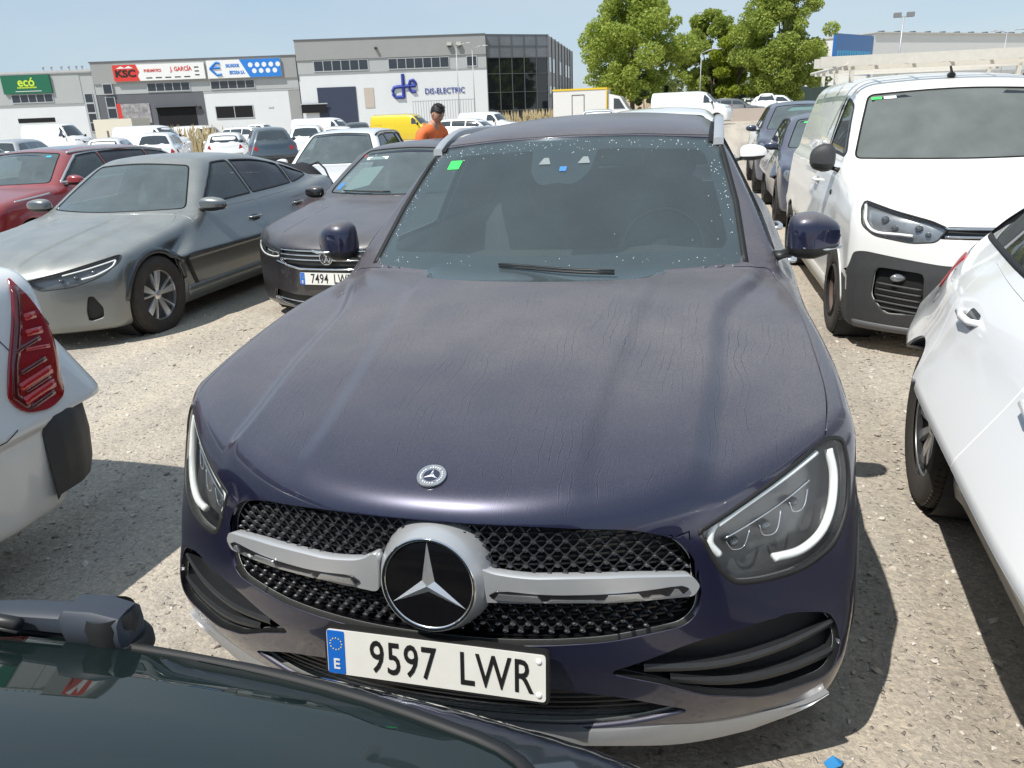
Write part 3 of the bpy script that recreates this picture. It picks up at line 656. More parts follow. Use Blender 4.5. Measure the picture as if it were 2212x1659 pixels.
def build_hero():
    C=HERO
    root=empty('parked_suv',(.008,0,.002),ry=R(-.8),label='large dusty dark blue SUV in the middle, number plate 9597 LWR',cat='car')
    gr=[(0,.823),(.25,.820),(.45,.798),(.54,.764),(.580,.71),(.597,.640),(.593,.585),(.565,.556),(.40,.540),(.2,.534),(0,.532)]
    grille=rpoly([(x,z,.03 if 2<i<9 else .1) for i,(x,z) in enumerate(gr)]+[(-x,z,.03 if 2<i<9 else .1) for i,(x,z) in list(enumerate(gr))[::-1][1:-1]],.1,4)
    hl=rpoly([(.588,.770,.008),(.68,.808,.03),(.78,.848,.03),(.872,.884,.02),(.918,.868,.02),(.938,.79,.04),(.938,.70,.04),(.905,.638,.03),(.83,.612,.04),(.73,.618,.04),(.668,.632,.02),(.632,.675,.03)],.03,4)
    vent=rpoly([(.40,.452,.006),(.58,.508,.04),(.80,.520,.04),(.905,.480,.03),(.932,.40,.03),(.900,.322,.03),(.76,.298,.04),(.62,.345,.02),(.51,.405,.02)],.02,4)
    cen=rpoly([(-.58,.300,.02),(-.44,.365,.05),(-.30,.40,.03),(.30,.40,.03),(.44,.365,.05),(.58,.300,.02),(.46,.272,.05),(.30,.255,.08),(-.30,.255,.08),(-.46,.272,.05)],.03,4)
    ws=rpoly([(-.700,1.118,.02),(-.4,1.118,.1),(.4,1.118,.1),(.700,1.118,.02),(.665,1.30,.2),(.595,1.520,.04),(.3,1.545,.2),(0,1.552,.2),(-.3,1.545,.2),(-.595,1.520,.04),(-.665,1.30,.2)],.03,4)
    hood=rpoly([(-.542,.10,.02),(-.60,.185,.03),(-.74,.315,.1),(-.872,.475,.03),(-.888,.62,.1),(-.875,.90,.1),(-.845,1.28,.1),(-.80,1.50,.03),(-.45,1.345,.2),(0,1.27,.3),(.45,1.345,.2),(.80,1.50,.03),(.845,1.28,.1),(.875,.90,.1),(.888,.62,.1),(.872,.475,.03),(.74,.315,.1),(.60,.185,.03),(.542,.10,.02),(.54,-.2,.01),(-.54,-.2,.01)],.05,4)
    sw=side_windows(C,[2.55,3.55],z0=.02,z1=.085,fr=.10,bk=.10)
    rw=screen_poly(C,1.14,1.45,rear=True)
    arc=lambda y,r:[(y+r*math.cos(t),.36+r*math.sin(t)) for t in np.linspace(-.5,math.pi+.5,40)]+[(y-r,-.1),(y+r,-.1)]
    reg=[(None,0,0,arc(.84,.385)),(None,0,0,arc(3.71,.385)),(None,1,-1,ws),(None,1,-1,grille),(None,1,-1,hl),(None,1,-1,mir(hl)),(None,1,-1,vent),(None,1,-1,mir(vent)),(None,1,-1,cen),(None,1,1,rw)]
    for p in sw: reg+=[(None,0,0,p)]
    reg+=[('hood',2,1,hood,.77)]
    doors=[rpoly([(1.50,.36),(2.58,.36),(2.58,1.115),(1.52,1.115)],.05,4),rpoly([(2.585,.36),(3.25,.36),(3.50,.75),(3.58,1.115),(2.585,1.115)],.05,4)]
    for sg in (-1,1):
        reg+=[('front_door',0,sg,doors[0]),('rear_door',0,sg,doors[1])]
    o=shell(C,root,330,400,reg,NAVY,gap=.0028)
    lin=o['liner']
    # ---- glass
    glass('hero_windscreen',(.80,.92,.90),.17,(.27,.34,.36),nv=.10)
    def grow(p,k=.006):
        c=p.mean(0);return c+(p-c)*(1+k)
    wg=patch(C,'windscreen',grow(ws),1,-1,-.004,MATS['hero_windscreen'],root,res=.05)
    inn=rpoly([(-.655,1.165,.05),(0,1.172,.1),(.655,1.165,.05),(.60,1.34,.2),(.545,1.487,.04),(.2,1.508,.1),(.13,1.507,.01),(.115,1.43,.02),(.06,1.385,.03),(0,1.395,.02),(-.08,1.385,.03),(-.125,1.43,.02),(-.14,1.507,.01),(-.3,1.505,.1),(-.545,1.487,.04),(-.60,1.34,.2)],.03,4)
    patch(C,'windscreen_border',grow(ws,.0),1,-1,-.007,plain('black_glass_border',(.012,.013,.018),.25,coat=.5),wg,res=.05,holes=[inn])
    st=[(-.520,1.442),(-.462,1.444),(-.455,1.476),(-.513,1.474)]
    patch(C,'green_sticker',rpoly(st,.003,2),1,-1,-.002,GREENS,wg,res=.02)
    mb=MB()
    for sx_ in (-.075,.085):
        V,F,N=patch(C,'w',rpoly([(sx_-.025,1.455),(sx_+.025,1.455),(sx_+.012,1.478),(sx_-.008,1.478)],.003,2),1,-1,-.002,None,None,res=.02,mk=False);mb.add(V,F)
    mb.build('camera_windows',plain('camera_window_grey',(.25,.28,.28),.3),wg)
    V=patch(C,'blue_toll_sticker',rpoly([(-.008,1.430),(.02,1.430),(.02,1.446),(-.008,1.446)],.002,2),1,-1,-.002,plain('sticker_blue',(.06,.22,.5),.5),wg,res=.02)
    # dried drops round the edge of the glass
    g2=np.random.default_rng(3);mb=MB();cnt=0;P=[]
    while len(P)<260:
        x,z=g2.uniform(-.70,.70),g2.uniform(1.10,1.55);e=nearest(np.array([[x,z]]),np.array(ws))[1][0]
        if pip(np.array([[x,z]]),ws)[0] and e>.012 and g2.random()<math.exp(-e/.016)*(1 if z>1.2 else .25): P.append((x,z))
    Q,N,ok=C.surf(1,-1,np.array(P))
    for q,n_ in zip(Q,N):
        r_=g2.uniform(.0008,.0024);mb.ell(q-n_*.003,(r_,r_*.6,r_),6,k=4)
    mb.build('dried_drops',plain('drop_white',(.75,.78,.78),.3,coat=1),wg,smooth=True)
    for i,p in enumerate(sw):
        for sg in (-1,1): patch(C,'side_window',grow(p),0,sg,-.004,GLS if i==0 else PRIV,root,res=.08)
    patch(C,'rear_window',grow(rw),1,1,-.004,PRIV,root,res=.08)
    mb=MB()
    # black sealing strips down the pillars and along the header
    for sg in (-1,1):
        V,F,_=strip_data(C,[(sg*.708,1.118),(sg*.673,1.30),(sg*.603,1.52)],1,-1,.020,.004);mb.add(V,F)
    V,F,_=strip_data(C,[(-.60,1.527),(-.3,1.549),(0,1.556),(.3,1.549),(.60,1.527)],1,-1,.006,.001);mb.add(V,F)
    for p in sw:
        for sg in (-1,1):
            V,F,_=strip_data(C,p,0,sg,.016,.003,closed=True);mb.add(V,F)
    mb.build('window_seals',RUB,root,smooth=True)
    # cowl and wipers
    mb=MB();xs=np.linspace(-.76,.76,21);V=[]
    for x in xs:
        yb=1.27+.20*(abs(x)/.76)**1.6
        for dy,z in ((-.03,1.075),(.05,1.07),(.14,1.085)): V.append((x,yb+dy,z-.03*abs(x)))
    mb.add(V,[(i*3+j,i*3+j+1,(i+1)*3+j+1,(i+1)*3+j) for i in range(20) for j in range(2)]);mb.build('cowl_panel',BLK,root,smooth=True)
    def wip(pts,nm='wiper'):
        q,n_,_=C.surf(1,-1,np.array(pts));q=q+n_*.014;m_=MB();m_.tube(q,.0045,6);m_.tube(q+n_*.010,.0065,6,flat=.6);k=m_.build(nm,BLK,root,smooth=True);return k
    wip([(-.14+.42*t,1.128-.008*t) for t in np.linspace(0,1,8)])
    # ---- cabin
    interior(root,C,1.62,1.06,2.35,.62,ww=.72)
    mb=MB();mb.box((.13,1.93,1.052),(.36,1.95,1.060));mb.box((-.145,1.70,1.068),(.125,1.735,1.085));k=mb.build('dash_reflection',plain('pale_dash_reflection',(.8,.85,.82),.4),root)  # pale slabs put the reflection on the dashboard into solid colour
    mb=MB();mb.ell((0,2.02,1.44),(.12,.02,.035),16,e=3,k=8);mb.tube([(0,2.0,1.46),(0,1.97,1.52)],.01);mb.build('rear_view_mirror',BLK,root,smooth=True)
    # ---- roof rails
    for sg in (-1,1):
        ys=np.linspace(2.02,4.15,26);pts=np.array([(sg*(.600-.025*sstep(3.2,4.2,y)),y) for y in ys]);q,n_,_=C.surf(2,1,pts)
        lift=np.minimum(sstep(2.0,2.35,ys),sstep(4.17,3.8,ys));q[:,2]+=.012+.040*lift
        mb=MB();V=[]
        for p_ in q:
            for dx,dz in ((-.021,-.012),(-.019,.010),(-.010,.016),(.010,.016),(.019,.010),(.021,-.012)): V.append(p_+np.array([dx,0,dz]))
        mb.add(V,[(i*6+j,i*6+j+1,(i+1)*6+j+1,(i+1)*6+j) for i in range(25) for j in range(5)]+[(0,1,2,3,4,5),tuple(range(150,156))[::-1]])
        a=[q[0]-(0,0,.03),q[0]];mb.build('roof_rail',SILP,root,smooth='auto')
        m2=MB();V,F,_=strip_data(C,[(sg*.570,y) for y in ys],2,1,.02,-1,off=.0015);m2.add(V,F);m2.build('roof_gutter',RUB,root)
    mb=MB()
    for x in (-.30,0,.30):
        V,F,_=strip_data(C,[(x-.05,2.9),(x+.05,2.9)],2,1,.012,.002);mb.add(V,F)
    # ---- mirrors
    for sg in (-1,1):
        m=mirror(root,sg,.940 if sg>0 else .912,1.60,1.185,NAVY,sx=.090 if sg>0 else .080,sy=.085,sz=.088,arm=.04,boxy=3.4,taper=.35)
        mb=MB();mb.tube([(sg*.90,1.522,1.158),(sg*.98,1.535,1.150),(sg*1.03,1.575,1.152)],.006,6,flat=.8);mb.build('indicator_strip',SIL,m,smooth=True)
    # ---- grille
    blackg=plain('grille_black',(.010,.010,.012),.35,coat=.3)
    patch(C,'grille_recess',grille,1,-1,-.060,blackg,root,res=.04)
    V,F,N=patch(C,'w',grow(grille,.004),1,-1,-.002,None,None,res=.1,skirt=.06,mk=False)
    F=[f for f in F if len(f)==4];gs=mob('grille_surround',V,F,blackg,root,N=N)
    mb=MB();pins=MB();g0=nearest
    rows=np.arange(.540,.825,.0185)
    for i,z in enumerate(rows):
        x=np.arange(-.6,.6,.01);pt=np.stack([x,np.full_like(x,z)],1);k=pip(pt,grille);e=nearest(pt,grille)[1]>.003;k&=e
        if k.sum()<3:continue
        xs=x[k];V,F,_=strip_data(C,[(xs[0],z),(xs[-1],z)],1,-1,.0045,-1,off=-.030,step=.02)
        if len(V):
            V2=V.copy();n_=len(V);mb.add(V,F);V2=V-np.array([0,-.016,.003]);mb.add(np.concatenate([V,V2]),[(a,a+2,a+2+n_,a+n_) for a in range(0,n_-2,2)])
        xs=np.arange(-.60,.60,.0345)+(.01725 if i%2 else 0);pt=np.stack([xs,np.full_like(xs,z)],1);k=pip(pt,grille)&(nearest(pt,grille)[1]>.010)
        Q,N_,ok=C.surf(1,-1,pt[k])
        for q,n_ in zip(Q,N_):
            c=q-n_*.018
            a=[c+np.array([.0072*math.cos(t),0,.0044*math.sin(t)]) for t in np.linspace(0,2*math.pi,9)[:-1]]
            b=[p_+n_*-.016 for p_ in a]
            f=[c+n_*.0025+np.array([.0050*math.cos(t),0,.0028*math.sin(t)]) for t in np.linspace(0,2*math.pi,9)[:-1]]
            pins.add(a+b+f,[(j,(j+1)%8,(j+1)%8+8,j+8) for j in range(8)]+[(j+16,(j+1)%8+16,(j+1)%8,j) for j in range(8)]+[tuple(range(16,24))])
            # diagonal struts to the next row
            if i+1<len(rows):
                for dx in (-.01725,.01725):
                    if pip(np.array([[q[0]+dx,z+.0185]]),grille)[0]:
                        e_=c+np.array([dx,.004,.0185]);mb.tube([c+n_*-.010,e_+n_*-.010],.0022,4,cap=False)
    mb.build('grille_lattice',blackg,gs);pins.build('grille_studs',plain('stud_metal',(.10,.102,.108),.28,metal=.7,coat=.4),gs)
    # chrome wings
    def wing(sg):
        p=rpoly([(sg*.105,.748,.02),(sg*.145,.722,.04),(sg*.22,.711,.04),(sg*.45,.700,.05),(sg*.572,.678,.010),(sg*.590,.650,.010),(sg*.578,.628,.008),(sg*.45,.641,.05),(sg*.17,.652,.03),(sg*.105,.648,.02)],.02,4)
        if sg<0:p=p[::-1]
        o_=patch(C,'grille_wing',p,1,-1,lambda P:.006+.006*np.sin(np.clip((P[:,2]-.62)/.12,0,1)*3.1),SILP,root,res=.012,skirt=.03)
        q=rpoly([(sg*.150,.671,.003),(sg*.168,.682,.003),(sg*.550,.661,.003),(sg*.565,.652,.003),(sg*.550,.641,.003),(sg*.168,.660,.003)],.004,3)
        if sg<0:q=q[::-1]
        patch(C,'wing_slot',q,1,-1,.0155,blackg,o_,res=.01,skirt=.006)
        mb_=MB()
        for a,b,dz in ((.158,.268,0),(.268,.385,-.006),(.385,.475,0),(.475,.520,-.006),(.52,.555,0)):
            za=.670-.020*(a-.15)/.41;zb_=.670-.020*(b-.15)/.41
            pp=[(sg*(a+.004),za-.007),(sg*(b-.004),zb_-.007),(sg*(b-.014),zb_+(.007 if dz==0 else -.001)),(sg*(a+.014),za+(.007 if dz==0 else -.001))]
            pp=rpoly(pp,.001,1);pp=pp if sg>0 else pp[::-1]
            V,F,N_=patch(C,'w',pp,1,-1,.0185,None,None,res=.01,skirt=.004,mk=False);mb_.add(V,F)
        mb_.build('wing_insert',plain('brushed_insert',(.50,.51,.52),.25,metal=.8,var=.1),o_)
    wing(1);wing(-1)
    # star roundel
    T=Matrix.Rotation(R(-8),3,'X');cc=np.array([.022,.004,.695])
    mb=MB();prof=[(.100,-.012),(.104,-.016),(.110,-.014),(.118,.004),(.126,.022),(.134,.055)]
    mb.lathe([(r_,h) for r_,h in prof],72,axis=1);V=mb.V[0];V=np.array([T@Vector(v) for v in V])+cc;mb.V[0]=V
    rd=mb.build('star_roundel',SILP,root,smooth='auto')
    mb=MB();mb.lathe([(.1005,-.013),(.106,-.018),(.1085,-.0145),(.108,-.010)],72,axis=1);mb.V[0]=np.array([T@Vector(v) for v in mb.V[0]])+cc;mb.build('roundel_ring',CHR,rd,smooth=True)
    mb=MB();mb.lathe([(0,-.010),(.06,-.0105),(.1015,-.010)],64,axis=1);mb.V[0]=np.array([T@Vector(v) for v in mb.V[0]])+cc;mb.build('roundel_disc',plain('gloss_black',(.006,.006,.007),.06,coat=1,var=.3),rd,smooth=True)
    mb=MB();mark_star(mb,cc+np.array(T@Vector((0,-.0112,0))),.098,.010,T,w=.17);mb.build('roundel_star',SIL,rd)
    # bonnet badge
    q,n_,_=C.surf(2,1,np.array([[0,.125]]));q,n_=q[0],n_[0];q=q+n_*.002
    T2=Matrix.Rotation(math.atan2(n_[2],-n_[1]),3,'X');T2=Matrix.Rotation(-math.atan2(n_[2],-n_[1]),3,'X')
    def pl(mb_): mb_.V=[np.array([T2@Vector(v) for v in a])+q for a in mb_.V]
    mb=MB();mb.lathe([(0,-.003),(.030,-.003),(.031,-.0045),(.0335,-.004),(.034,0)],40,axis=1);pl(mb);bd=mb.build('bonnet_badge',plain('badge_grey',(.42,.43,.45),.3,metal=.6),root,smooth='auto')
    mb=MB();mb.lathe([(0,-.0042),(.0195,-.0042)],40,axis=1);pl(mb);mb.build('badge_centre',plain('badge_blue',(.03,.035,.06),.3),bd)
    mb=MB();mark_star(mb,(0,-.0045,0),.0195,.002,w=.2);mb.lathe([(.019,-.0042),(.0205,-.0062),(.022,-.0042)],40,axis=1);mb.lathe([(.031,-.004),(.0325,-.006),(.034,-.004)],40,axis=1);pl(mb);mb.build('badge_star',SIL,bd,smooth=False)
    mb=MB()
    for k in range(26):
        if k%13 in (3,9,):continue
        a=2*math.pi*k/26;mb.box((.0248*math.cos(a)-.0013,-.0052,.0248*math.sin(a)-.0016),(.0248*math.cos(a)+.0013,-.004,.0248*math.sin(a)+.0016))
    pl(mb);mb.build('badge_wreath',WHITEM,bd)
    # ---- headlights
    for sg in (1,-1):
        p=hl if sg>0 else mir(hl);hs=patch(C,'headlight',grow(p,.01),1,-1,-.055,LENSD,root,res=.03)
        V,F,N=patch(C,'w',grow(p,.004),1,-1,-.003,None,None,res=.1,skirt=.055,mk=False);mob('headlight_bezel',V,[f for f in F if len(f)==4],plain('lamp_bezel',(.02,.021,.024),.3,coat=.4),hs,N=N)
        V,F,_=strip_data(C,p,1,-1,.011,.0018,closed=True);mob('headlight_seal',V,F,RUB,hs)
        s=lambda L:[(sg*a,b) for a,b in L]
        mb=MB()
        def guide(L,w_,o0=-.016,n=8):
            L=spline(L,n);L=L if sg>0 else L
            Q,N_,ok=C.surf(1,-1,np.array(s(L)));mb.tube((Q+N_*o0)[ok],w_,8)
        guide([(.640,.700),(.619,.735),(.632,.775),(.700,.805),(.79,.838),(.855,.862)],.0095)
        guide([(.893,.855),(.909,.79),(.905,.72),(.880,.672),(.83,.650),(.765,.655)],.0105)
        guide([(.632,.772),(.700,.803),(.79,.836),(.855,.860)],.006,-.008)
        mb.build('light_guide',LAMPW,hs,smooth=True)
        mb=MB()
        def chrome(L,w_,o0):
            Q,N_,ok=C.surf(1,-1,np.array(s(spline(L,6))));mb.tube((Q+N_*o0)[ok],w_,6,flat=.6)
        chrome([(.655,.732),(.72,.752),(.79,.775),(.85,.80)],.0035,-.022)
        chrome([(.66,.722),(.675,.700),(.700,.700),(.712,.735)],.002,-.024)
        chrome([(.735,.738),(.745,.712),(.775,.710),(.785,.755)],.002,-.024)
        chrome([(.805,.765),(.815,.742),(.84,.742),(.85,.78)],.002,-.024)
        mb.build('lamp_trim',CHR,hs,smooth=True)
        mb=MB()
        for a,b,r_ in ((.685,.712,.015),(.758,.728,.016),(.826,.758,.014)):
            Q,N_,ok=C.surf(1,-1,np.array([[sg*a,b]]));mb.ell(Q[0]-N_[0]*.042,(r_,.018,r_*.8),16,k=8)
        mb.build('projector_lens',plain('projector_glass',(.10,.11,.12),.05,coat=1,metal=.4),hs,smooth=True)
        patch(C,'clear_cover',grow(p,.002),1,-1,-.0015,CLEAR,hs,res=.03)
    # ---- bumper openings
    dk=plain('vent_black',(.022,.023,.025),.45,var=.2)
    for sg in (1,-1):
        p=vent if sg>0 else mir(vent)
        v=patch(C,'corner_vent',grow(p,.02),1,-1,-.045,dk,root,res=.03)
        V,F,N=patch(C,'w',grow(p,.004),1,-1,-.002,None,None,res=.1,skirt=.05,mk=False);mob('vent_edge',V,[f for f in F if len(f)==4],dk,v,N=N)
        for L,o0,h_ in (([(.48,.448),(.64,.425),(.78,.432),(.915,.455)],-.014,.016),([(.54,.400),(.68,.362),(.80,.360),(.92,.385)],-.020,.020)):
            L=[(sg*a,b) for a,b in spline(L,6)];Q,N_,ok=C.surf(1,-1,np.array(L));V=[]
            for q_,m_ in zip(Q,N_):
                for t_,u_ in ((.0,-.04),(h_*.5,0),(0,.006),(-h_*.6,.004),(-h_*.9,-.03)): V.append(q_+m_*(o0+u_)+np.array([0,0,t_]))
            n=len(Q);m=MB();m.add(V,[(i*5+j,i*5+j+1,(i+1)*5+j+1,(i+1)*5+j) for i in range(n-1) for j in range(4)]);m.build('vent_blade',dk,v,smooth='auto')
    v=patch(C,'lower_air_intake',grow(cen,.02),1,-1,-.05,dk,root,res=.04)
    mb=MB()
    for z in np.arange(.275,.41,.018):
        V,F,_=strip_data(C,[(-.5,z),(.5,z)],1,-1,.006,-1,off=-.025);mb.add(V,F)
    mb.build('intake_bars',dk,v)
    # satin lip under the bumper
    ml=[]
    lip=[(0,.246,),(.30,.240),(.46,.232),(.60,.215),(.74,.215),(.84,.235),(.90,.27)]
    line=[(-a,b) for a,b in lip[::-1]]+lip[1:]
    L=spline(line,6);Q,N_,ok=C.surf(1,-1,np.array(L));V=[]
    for q_,m_ in zip(Q,N_):
        hh=(.034+.020*math.exp(-((abs(q_[0])-.60)/.16)**2))*(1 if abs(q_[0])<.72 else max(.15,1-(abs(q_[0])-.72)/.19))
        m_=m_.copy();m_[2]=0;m_/=np.linalg.norm(m_)
        for t_,u_ in ((hh*.6,-.004),(hh*.5,.016),(0,.022*min(1,hh/.03)),(-hh*.7,.016),(-hh*.8,-.02)): V.append(q_+m_*u_+np.array([0,0,t_]))
    n=len(Q);m=MB();m.add(V,[(i*5+j,i*5+j+1,(i+1)*5+j+1,(i+1)*5+j) for i in range(n-1) for j in range(4)]);m.build('bumper_lip',plain('dull_silver_lip',(.30,.305,.31),.4,metal=.4,coat=.2,var=.06),root,smooth='auto')
    # crease over the corner vents
    plate(root,(.016,-.012,.490),(R(-9),0,0),'9597','LWR')
    # black arch lips and sill
    for sg in (-1,1):
        mb=MB()
        for yc in (.84,3.71):
            V,F,_=strip_data(C,[(yc+.395*math.cos(t),.36+.395*math.sin(t)) for t in np.linspace(-.1,math.pi+.1,40)],0,sg,.035,.006);mb.add(V,F)
        mb.build('arch_trim',CLAD,root,smooth=True)
        mb=MB();V,F,_=strip_data(C,[(1.32,.30),(3.2,.30)],0,sg,.10,.012);mb.add(V,F);mb.build('sill_cladding',CLAD,root,smooth=True)
        for y in (2.42,3.42):
            Q,N_,ok=C.surf(0,sg,np.array([[y,.965]]));m=MB();q_=Q[0];m.tube([q_+np.array([0,-.11,0]),q_+np.array([sg*.035,-.09,0]),q_+np.array([sg*.042,0,0]),q_+np.array([sg*.035,.09,0]),q_+np.array([0,.11,0])],[.012,.013,.014,.013,.012],8);m.build('door_handle',SIL,root,smooth=True)
        for yc in (.84,3.71):
            m=MB();m.lathe([(.38,-.16),(.40,.10),(.2,-.18)],32,axis=0,c=(sg*.78,yc,.36));m.build('wheel_arch_liner',LINER,root)
            wheel(root,sg*.845,yc,.36,sg,'five',rim=SIL)
    patch(C,'tail_light',rpoly([(-.88,.86),(-.55,.90),(-.55,.98),(-.86,1.0)],.03,3),1,1,.004,REDL,root,skirt=.01);patch(C,'tail_light',mir(rpoly([(-.88,.86),(-.55,.90),(-.55,.98),(-.86,1.0)],.03,3)),1,1,.004,REDL,root,skirt=.01)
    return root
# ---------------------------------------------------------------- gravel ground
def build_ground():
    m,t,o=newmat('gravel_ground');L=t.links.new;p=nd(t,'ShaderNodeBsdfPrincipled');L(p.outputs[0],o.inputs[0]);p.inputs['Roughness'].default_value=.95;p.inputs['Specular IOR Level'].default_value=.15
    tc=nd(t,'ShaderNodeTexCoord')
    def noise(s,d=5,r=.6):
        n=nd(t,'ShaderNodeTexNoise');n.inputs['Scale'].default_value=s;n.inputs['Detail'].default_value=d;n.inputs['Roughness'].default_value=r;L(tc.outputs['Object'],n.inputs['Vector']);return n.outputs[0]
    def ramp(v,pts):
        r=nd(t,'ShaderNodeValToRGB');r.color_ramp.elements[0].position=pts[0][0];r.color_ramp.elements[0].color=c4(pts[0][1]);r.color_ramp.elements[1].position=pts[-1][0];r.color_ramp.elements[1].color=c4(pts[-1][1])
        for q,c in pts[1:-1]: e=r.color_ramp.elements.new(q);e.color=c4(c)
        L(v,r.inputs[0]);return r.outputs[0]
    big=noise(.55,4);c1=ramp(big,[(.32,(.41,.36,.30)),(.5,(.48,.43,.36)),(.68,(.44,.40,.35))])
    wn=nd(t,'ShaderNodeTexNoise');wn.inputs['Scale'].default_value=25;wn.inputs['Detail'].default_value=4;L(tc.outputs['Object'],wn.inputs['Vector']);ws_=nd(t,'ShaderNodeVectorMath',operation='SCALE');ws_.inputs['Scale'].default_value=.05;L(wn.outputs['Color'],ws_.inputs[0]);wa=nd(t,'ShaderNodeVectorMath',operation='ADD');L(tc.outputs['Object'],wa.inputs[0]);L(ws_.outputs[0],wa.inputs[1])
    v=nd(t,'ShaderNodeTexVoronoi');v.inputs['Scale'].default_value=38;L(wa.outputs[0],v.inputs['Vector'])
    v2=nd(t,'ShaderNodeTexVoronoi');v2.inputs['Scale'].default_value=90;L(wa.outputs[0],v2.inputs['Vector'])
    sep=nd(t,'ShaderNodeSeparateColor');L(v.outputs['Color'],sep.inputs[0]);sep2=nd(t,'ShaderNodeSeparateColor');L(v2.outputs['Color'],sep2.inputs[0])
    st=ramp(sep.outputs[0],[(0,(.26,.23,.20)),(.5,(.40,.36,.315)),(1,(.56,.52,.47))])
    # a stone shows only in some cells
    g1=nd(t,'ShaderNodeMapRange');g1.inputs[1].default_value=.60;g1.inputs[2].default_value=.72;L(sep.outputs[1],g1.inputs[0])
    ed=nd(t,'ShaderNodeMapRange');ed.inputs[1].default_value=.34;ed.inputs[2].default_value=.24;L(v.outputs['Distance'],ed.inputs[0])
    mul=nd(t,'ShaderNodeMath',operation='MULTIPLY');L(g1.outputs[0],mul.inputs[0]);L(ed.outputs[0],mul.inputs[1])
    sp=ramp(sep2.outputs[0],[(0,(.72,.72,.72)),(.6,(1,1,1)),(1,(1.3,1.27,1.2))])
    mx=nd(t,'ShaderNodeMix',data_type='RGBA');L(mul.outputs[0],mx.inputs[0]);L(c1,mx.inputs[6]);L(st,mx.inputs[7])
    tm=nd(t,'ShaderNodeMapping');tm.inputs['Scale'].default_value=(1.6,.13,1);L(tc.outputs['Object'],tm.inputs[0]);tn=nd(t,'ShaderNodeTexNoise');tn.inputs['Scale'].default_value=1.0;tn.inputs['Detail'].default_value=5;L(tm.outputs[0],tn.inputs['Vector'])
    tr_=ramp(tn.outputs[0],[(.36,(.80,.79,.78)),(.5,(1,1,1)),(.64,(1.12,1.10,1.06))]);m0=nd(t,'ShaderNodeMix',data_type='RGBA',blend_type='MULTIPLY');m0.inputs[0].default_value=1;L(mx.outputs[2],m0.inputs[6]);L(tr_,m0.inputs[7])
    m2=nd(t,'ShaderNodeMix',data_type='RGBA',blend_type='MULTIPLY');m2.inputs[0].default_value=.7;L(m0.outputs[2],m2.inputs[6]);L(sp,m2.inputs[7]);L(m2.outputs[2],p.inputs['Base Color'])
    hs=nd(t,'ShaderNodeMath',operation='MULTIPLY_ADD');L(mul.outputs[0],hs.inputs[0]);hs.inputs[1].default_value=1.0
    n2=noise(60,6,.7);L(n2,hs.inputs[2])
    h3=nd(t,'ShaderNodeMath',operation='MULTIPLY_ADD');n3=noise(9,4);L(n3,h3.inputs[0]);h3.inputs[1].default_value=2.5;L(hs.outputs[0],h3.inputs[2])
    b=nd(t,'ShaderNodeBump');b.inputs['Strength'].default_value=.9;b.inputs['Distance'].default_value=.010;L(h3.outputs[0],b.inputs['Height']);L(b.outputs[0],p.inputs['Normal'])
    xs=np.concatenate([-np.geomspace(900,14,26),np.linspace(-12,8,41),np.geomspace(10,900,26)]);ys=np.concatenate([[-300,-60,-20],np.linspace(-8,24,65),np.geomspace(26,1500,40)])
    V=[(x,y,gz(x,y)+(.008*math.sin(x*3.1+y*1.3)*math.sin(y*2.3-x*.7) if abs(y)<25 and abs(x)<14 else 0)) for y in ys for x in xs];nx=len(xs)
    F=[(j*nx+i,j*nx+i+1,(j+1)*nx+i+1,(j+1)*nx+i) for j in range(len(ys)-1) for i in range(nx-1)]
    g=mob('ground',V,F,m);tag(g,'pale sandy gravel ground of the storage lot','ground',kind='structure')
    # loose stones
    mb=MB();g_=np.random.default_rng(11)
    base=bmesh.new();bmesh.ops.create_icosphere(base,subdivisions=1,radius=1);bv=np.array([v.co[:] for v in base.verts]);bf=[tuple(v.index for v in f.verts) for f in base.faces];base.free()
    n=0
    while n<12000:
        if g_.random()<.45: x,y=g_.uniform(1.0,3.4),g_.uniform(-.6,5)
        elif g_.random()<.8: x,y=g_.uniform(-5,-.7),g_.uniform(.2,5.5)
        else: x,y=g_.uniform(-8,4),g_.uniform(0,14)
        r=min(.016,.003*math.exp(g_.exponential(.50)));
        v=bv*np.array([r*g_.uniform(.8,1.4),r*g_.uniform(.7,1.1),r*g_.uniform(.4,.75)])*(1+.25*g_.standard_normal((len(bv),1)));a=g_.uniform(0,6.3);c,s_=math.cos(a),math.sin(a)
        v=np.stack([v[:,0]*c-v[:,1]*s_,v[:,0]*s_+v[:,1]*c,v[:,2]],1)+np.array([x,y,gz(x,y)+r*.15]);mb.add(v,bf,int(g_.random()*3));n+=1
    mb.build('loose_stones',[plain('stone_a',(.50,.45,.38),.95,var=.3,scale=20),plain('stone_b',(.36,.32,.28),.95,var=.3,scale=20),plain('stone_c',(.60,.56,.50),.95,var=.25,scale=20)]);o=bpy.data.objects['loose_stones'];tag(o,'loose pale stones scattered over the gravel','gravel',kind='stuff')
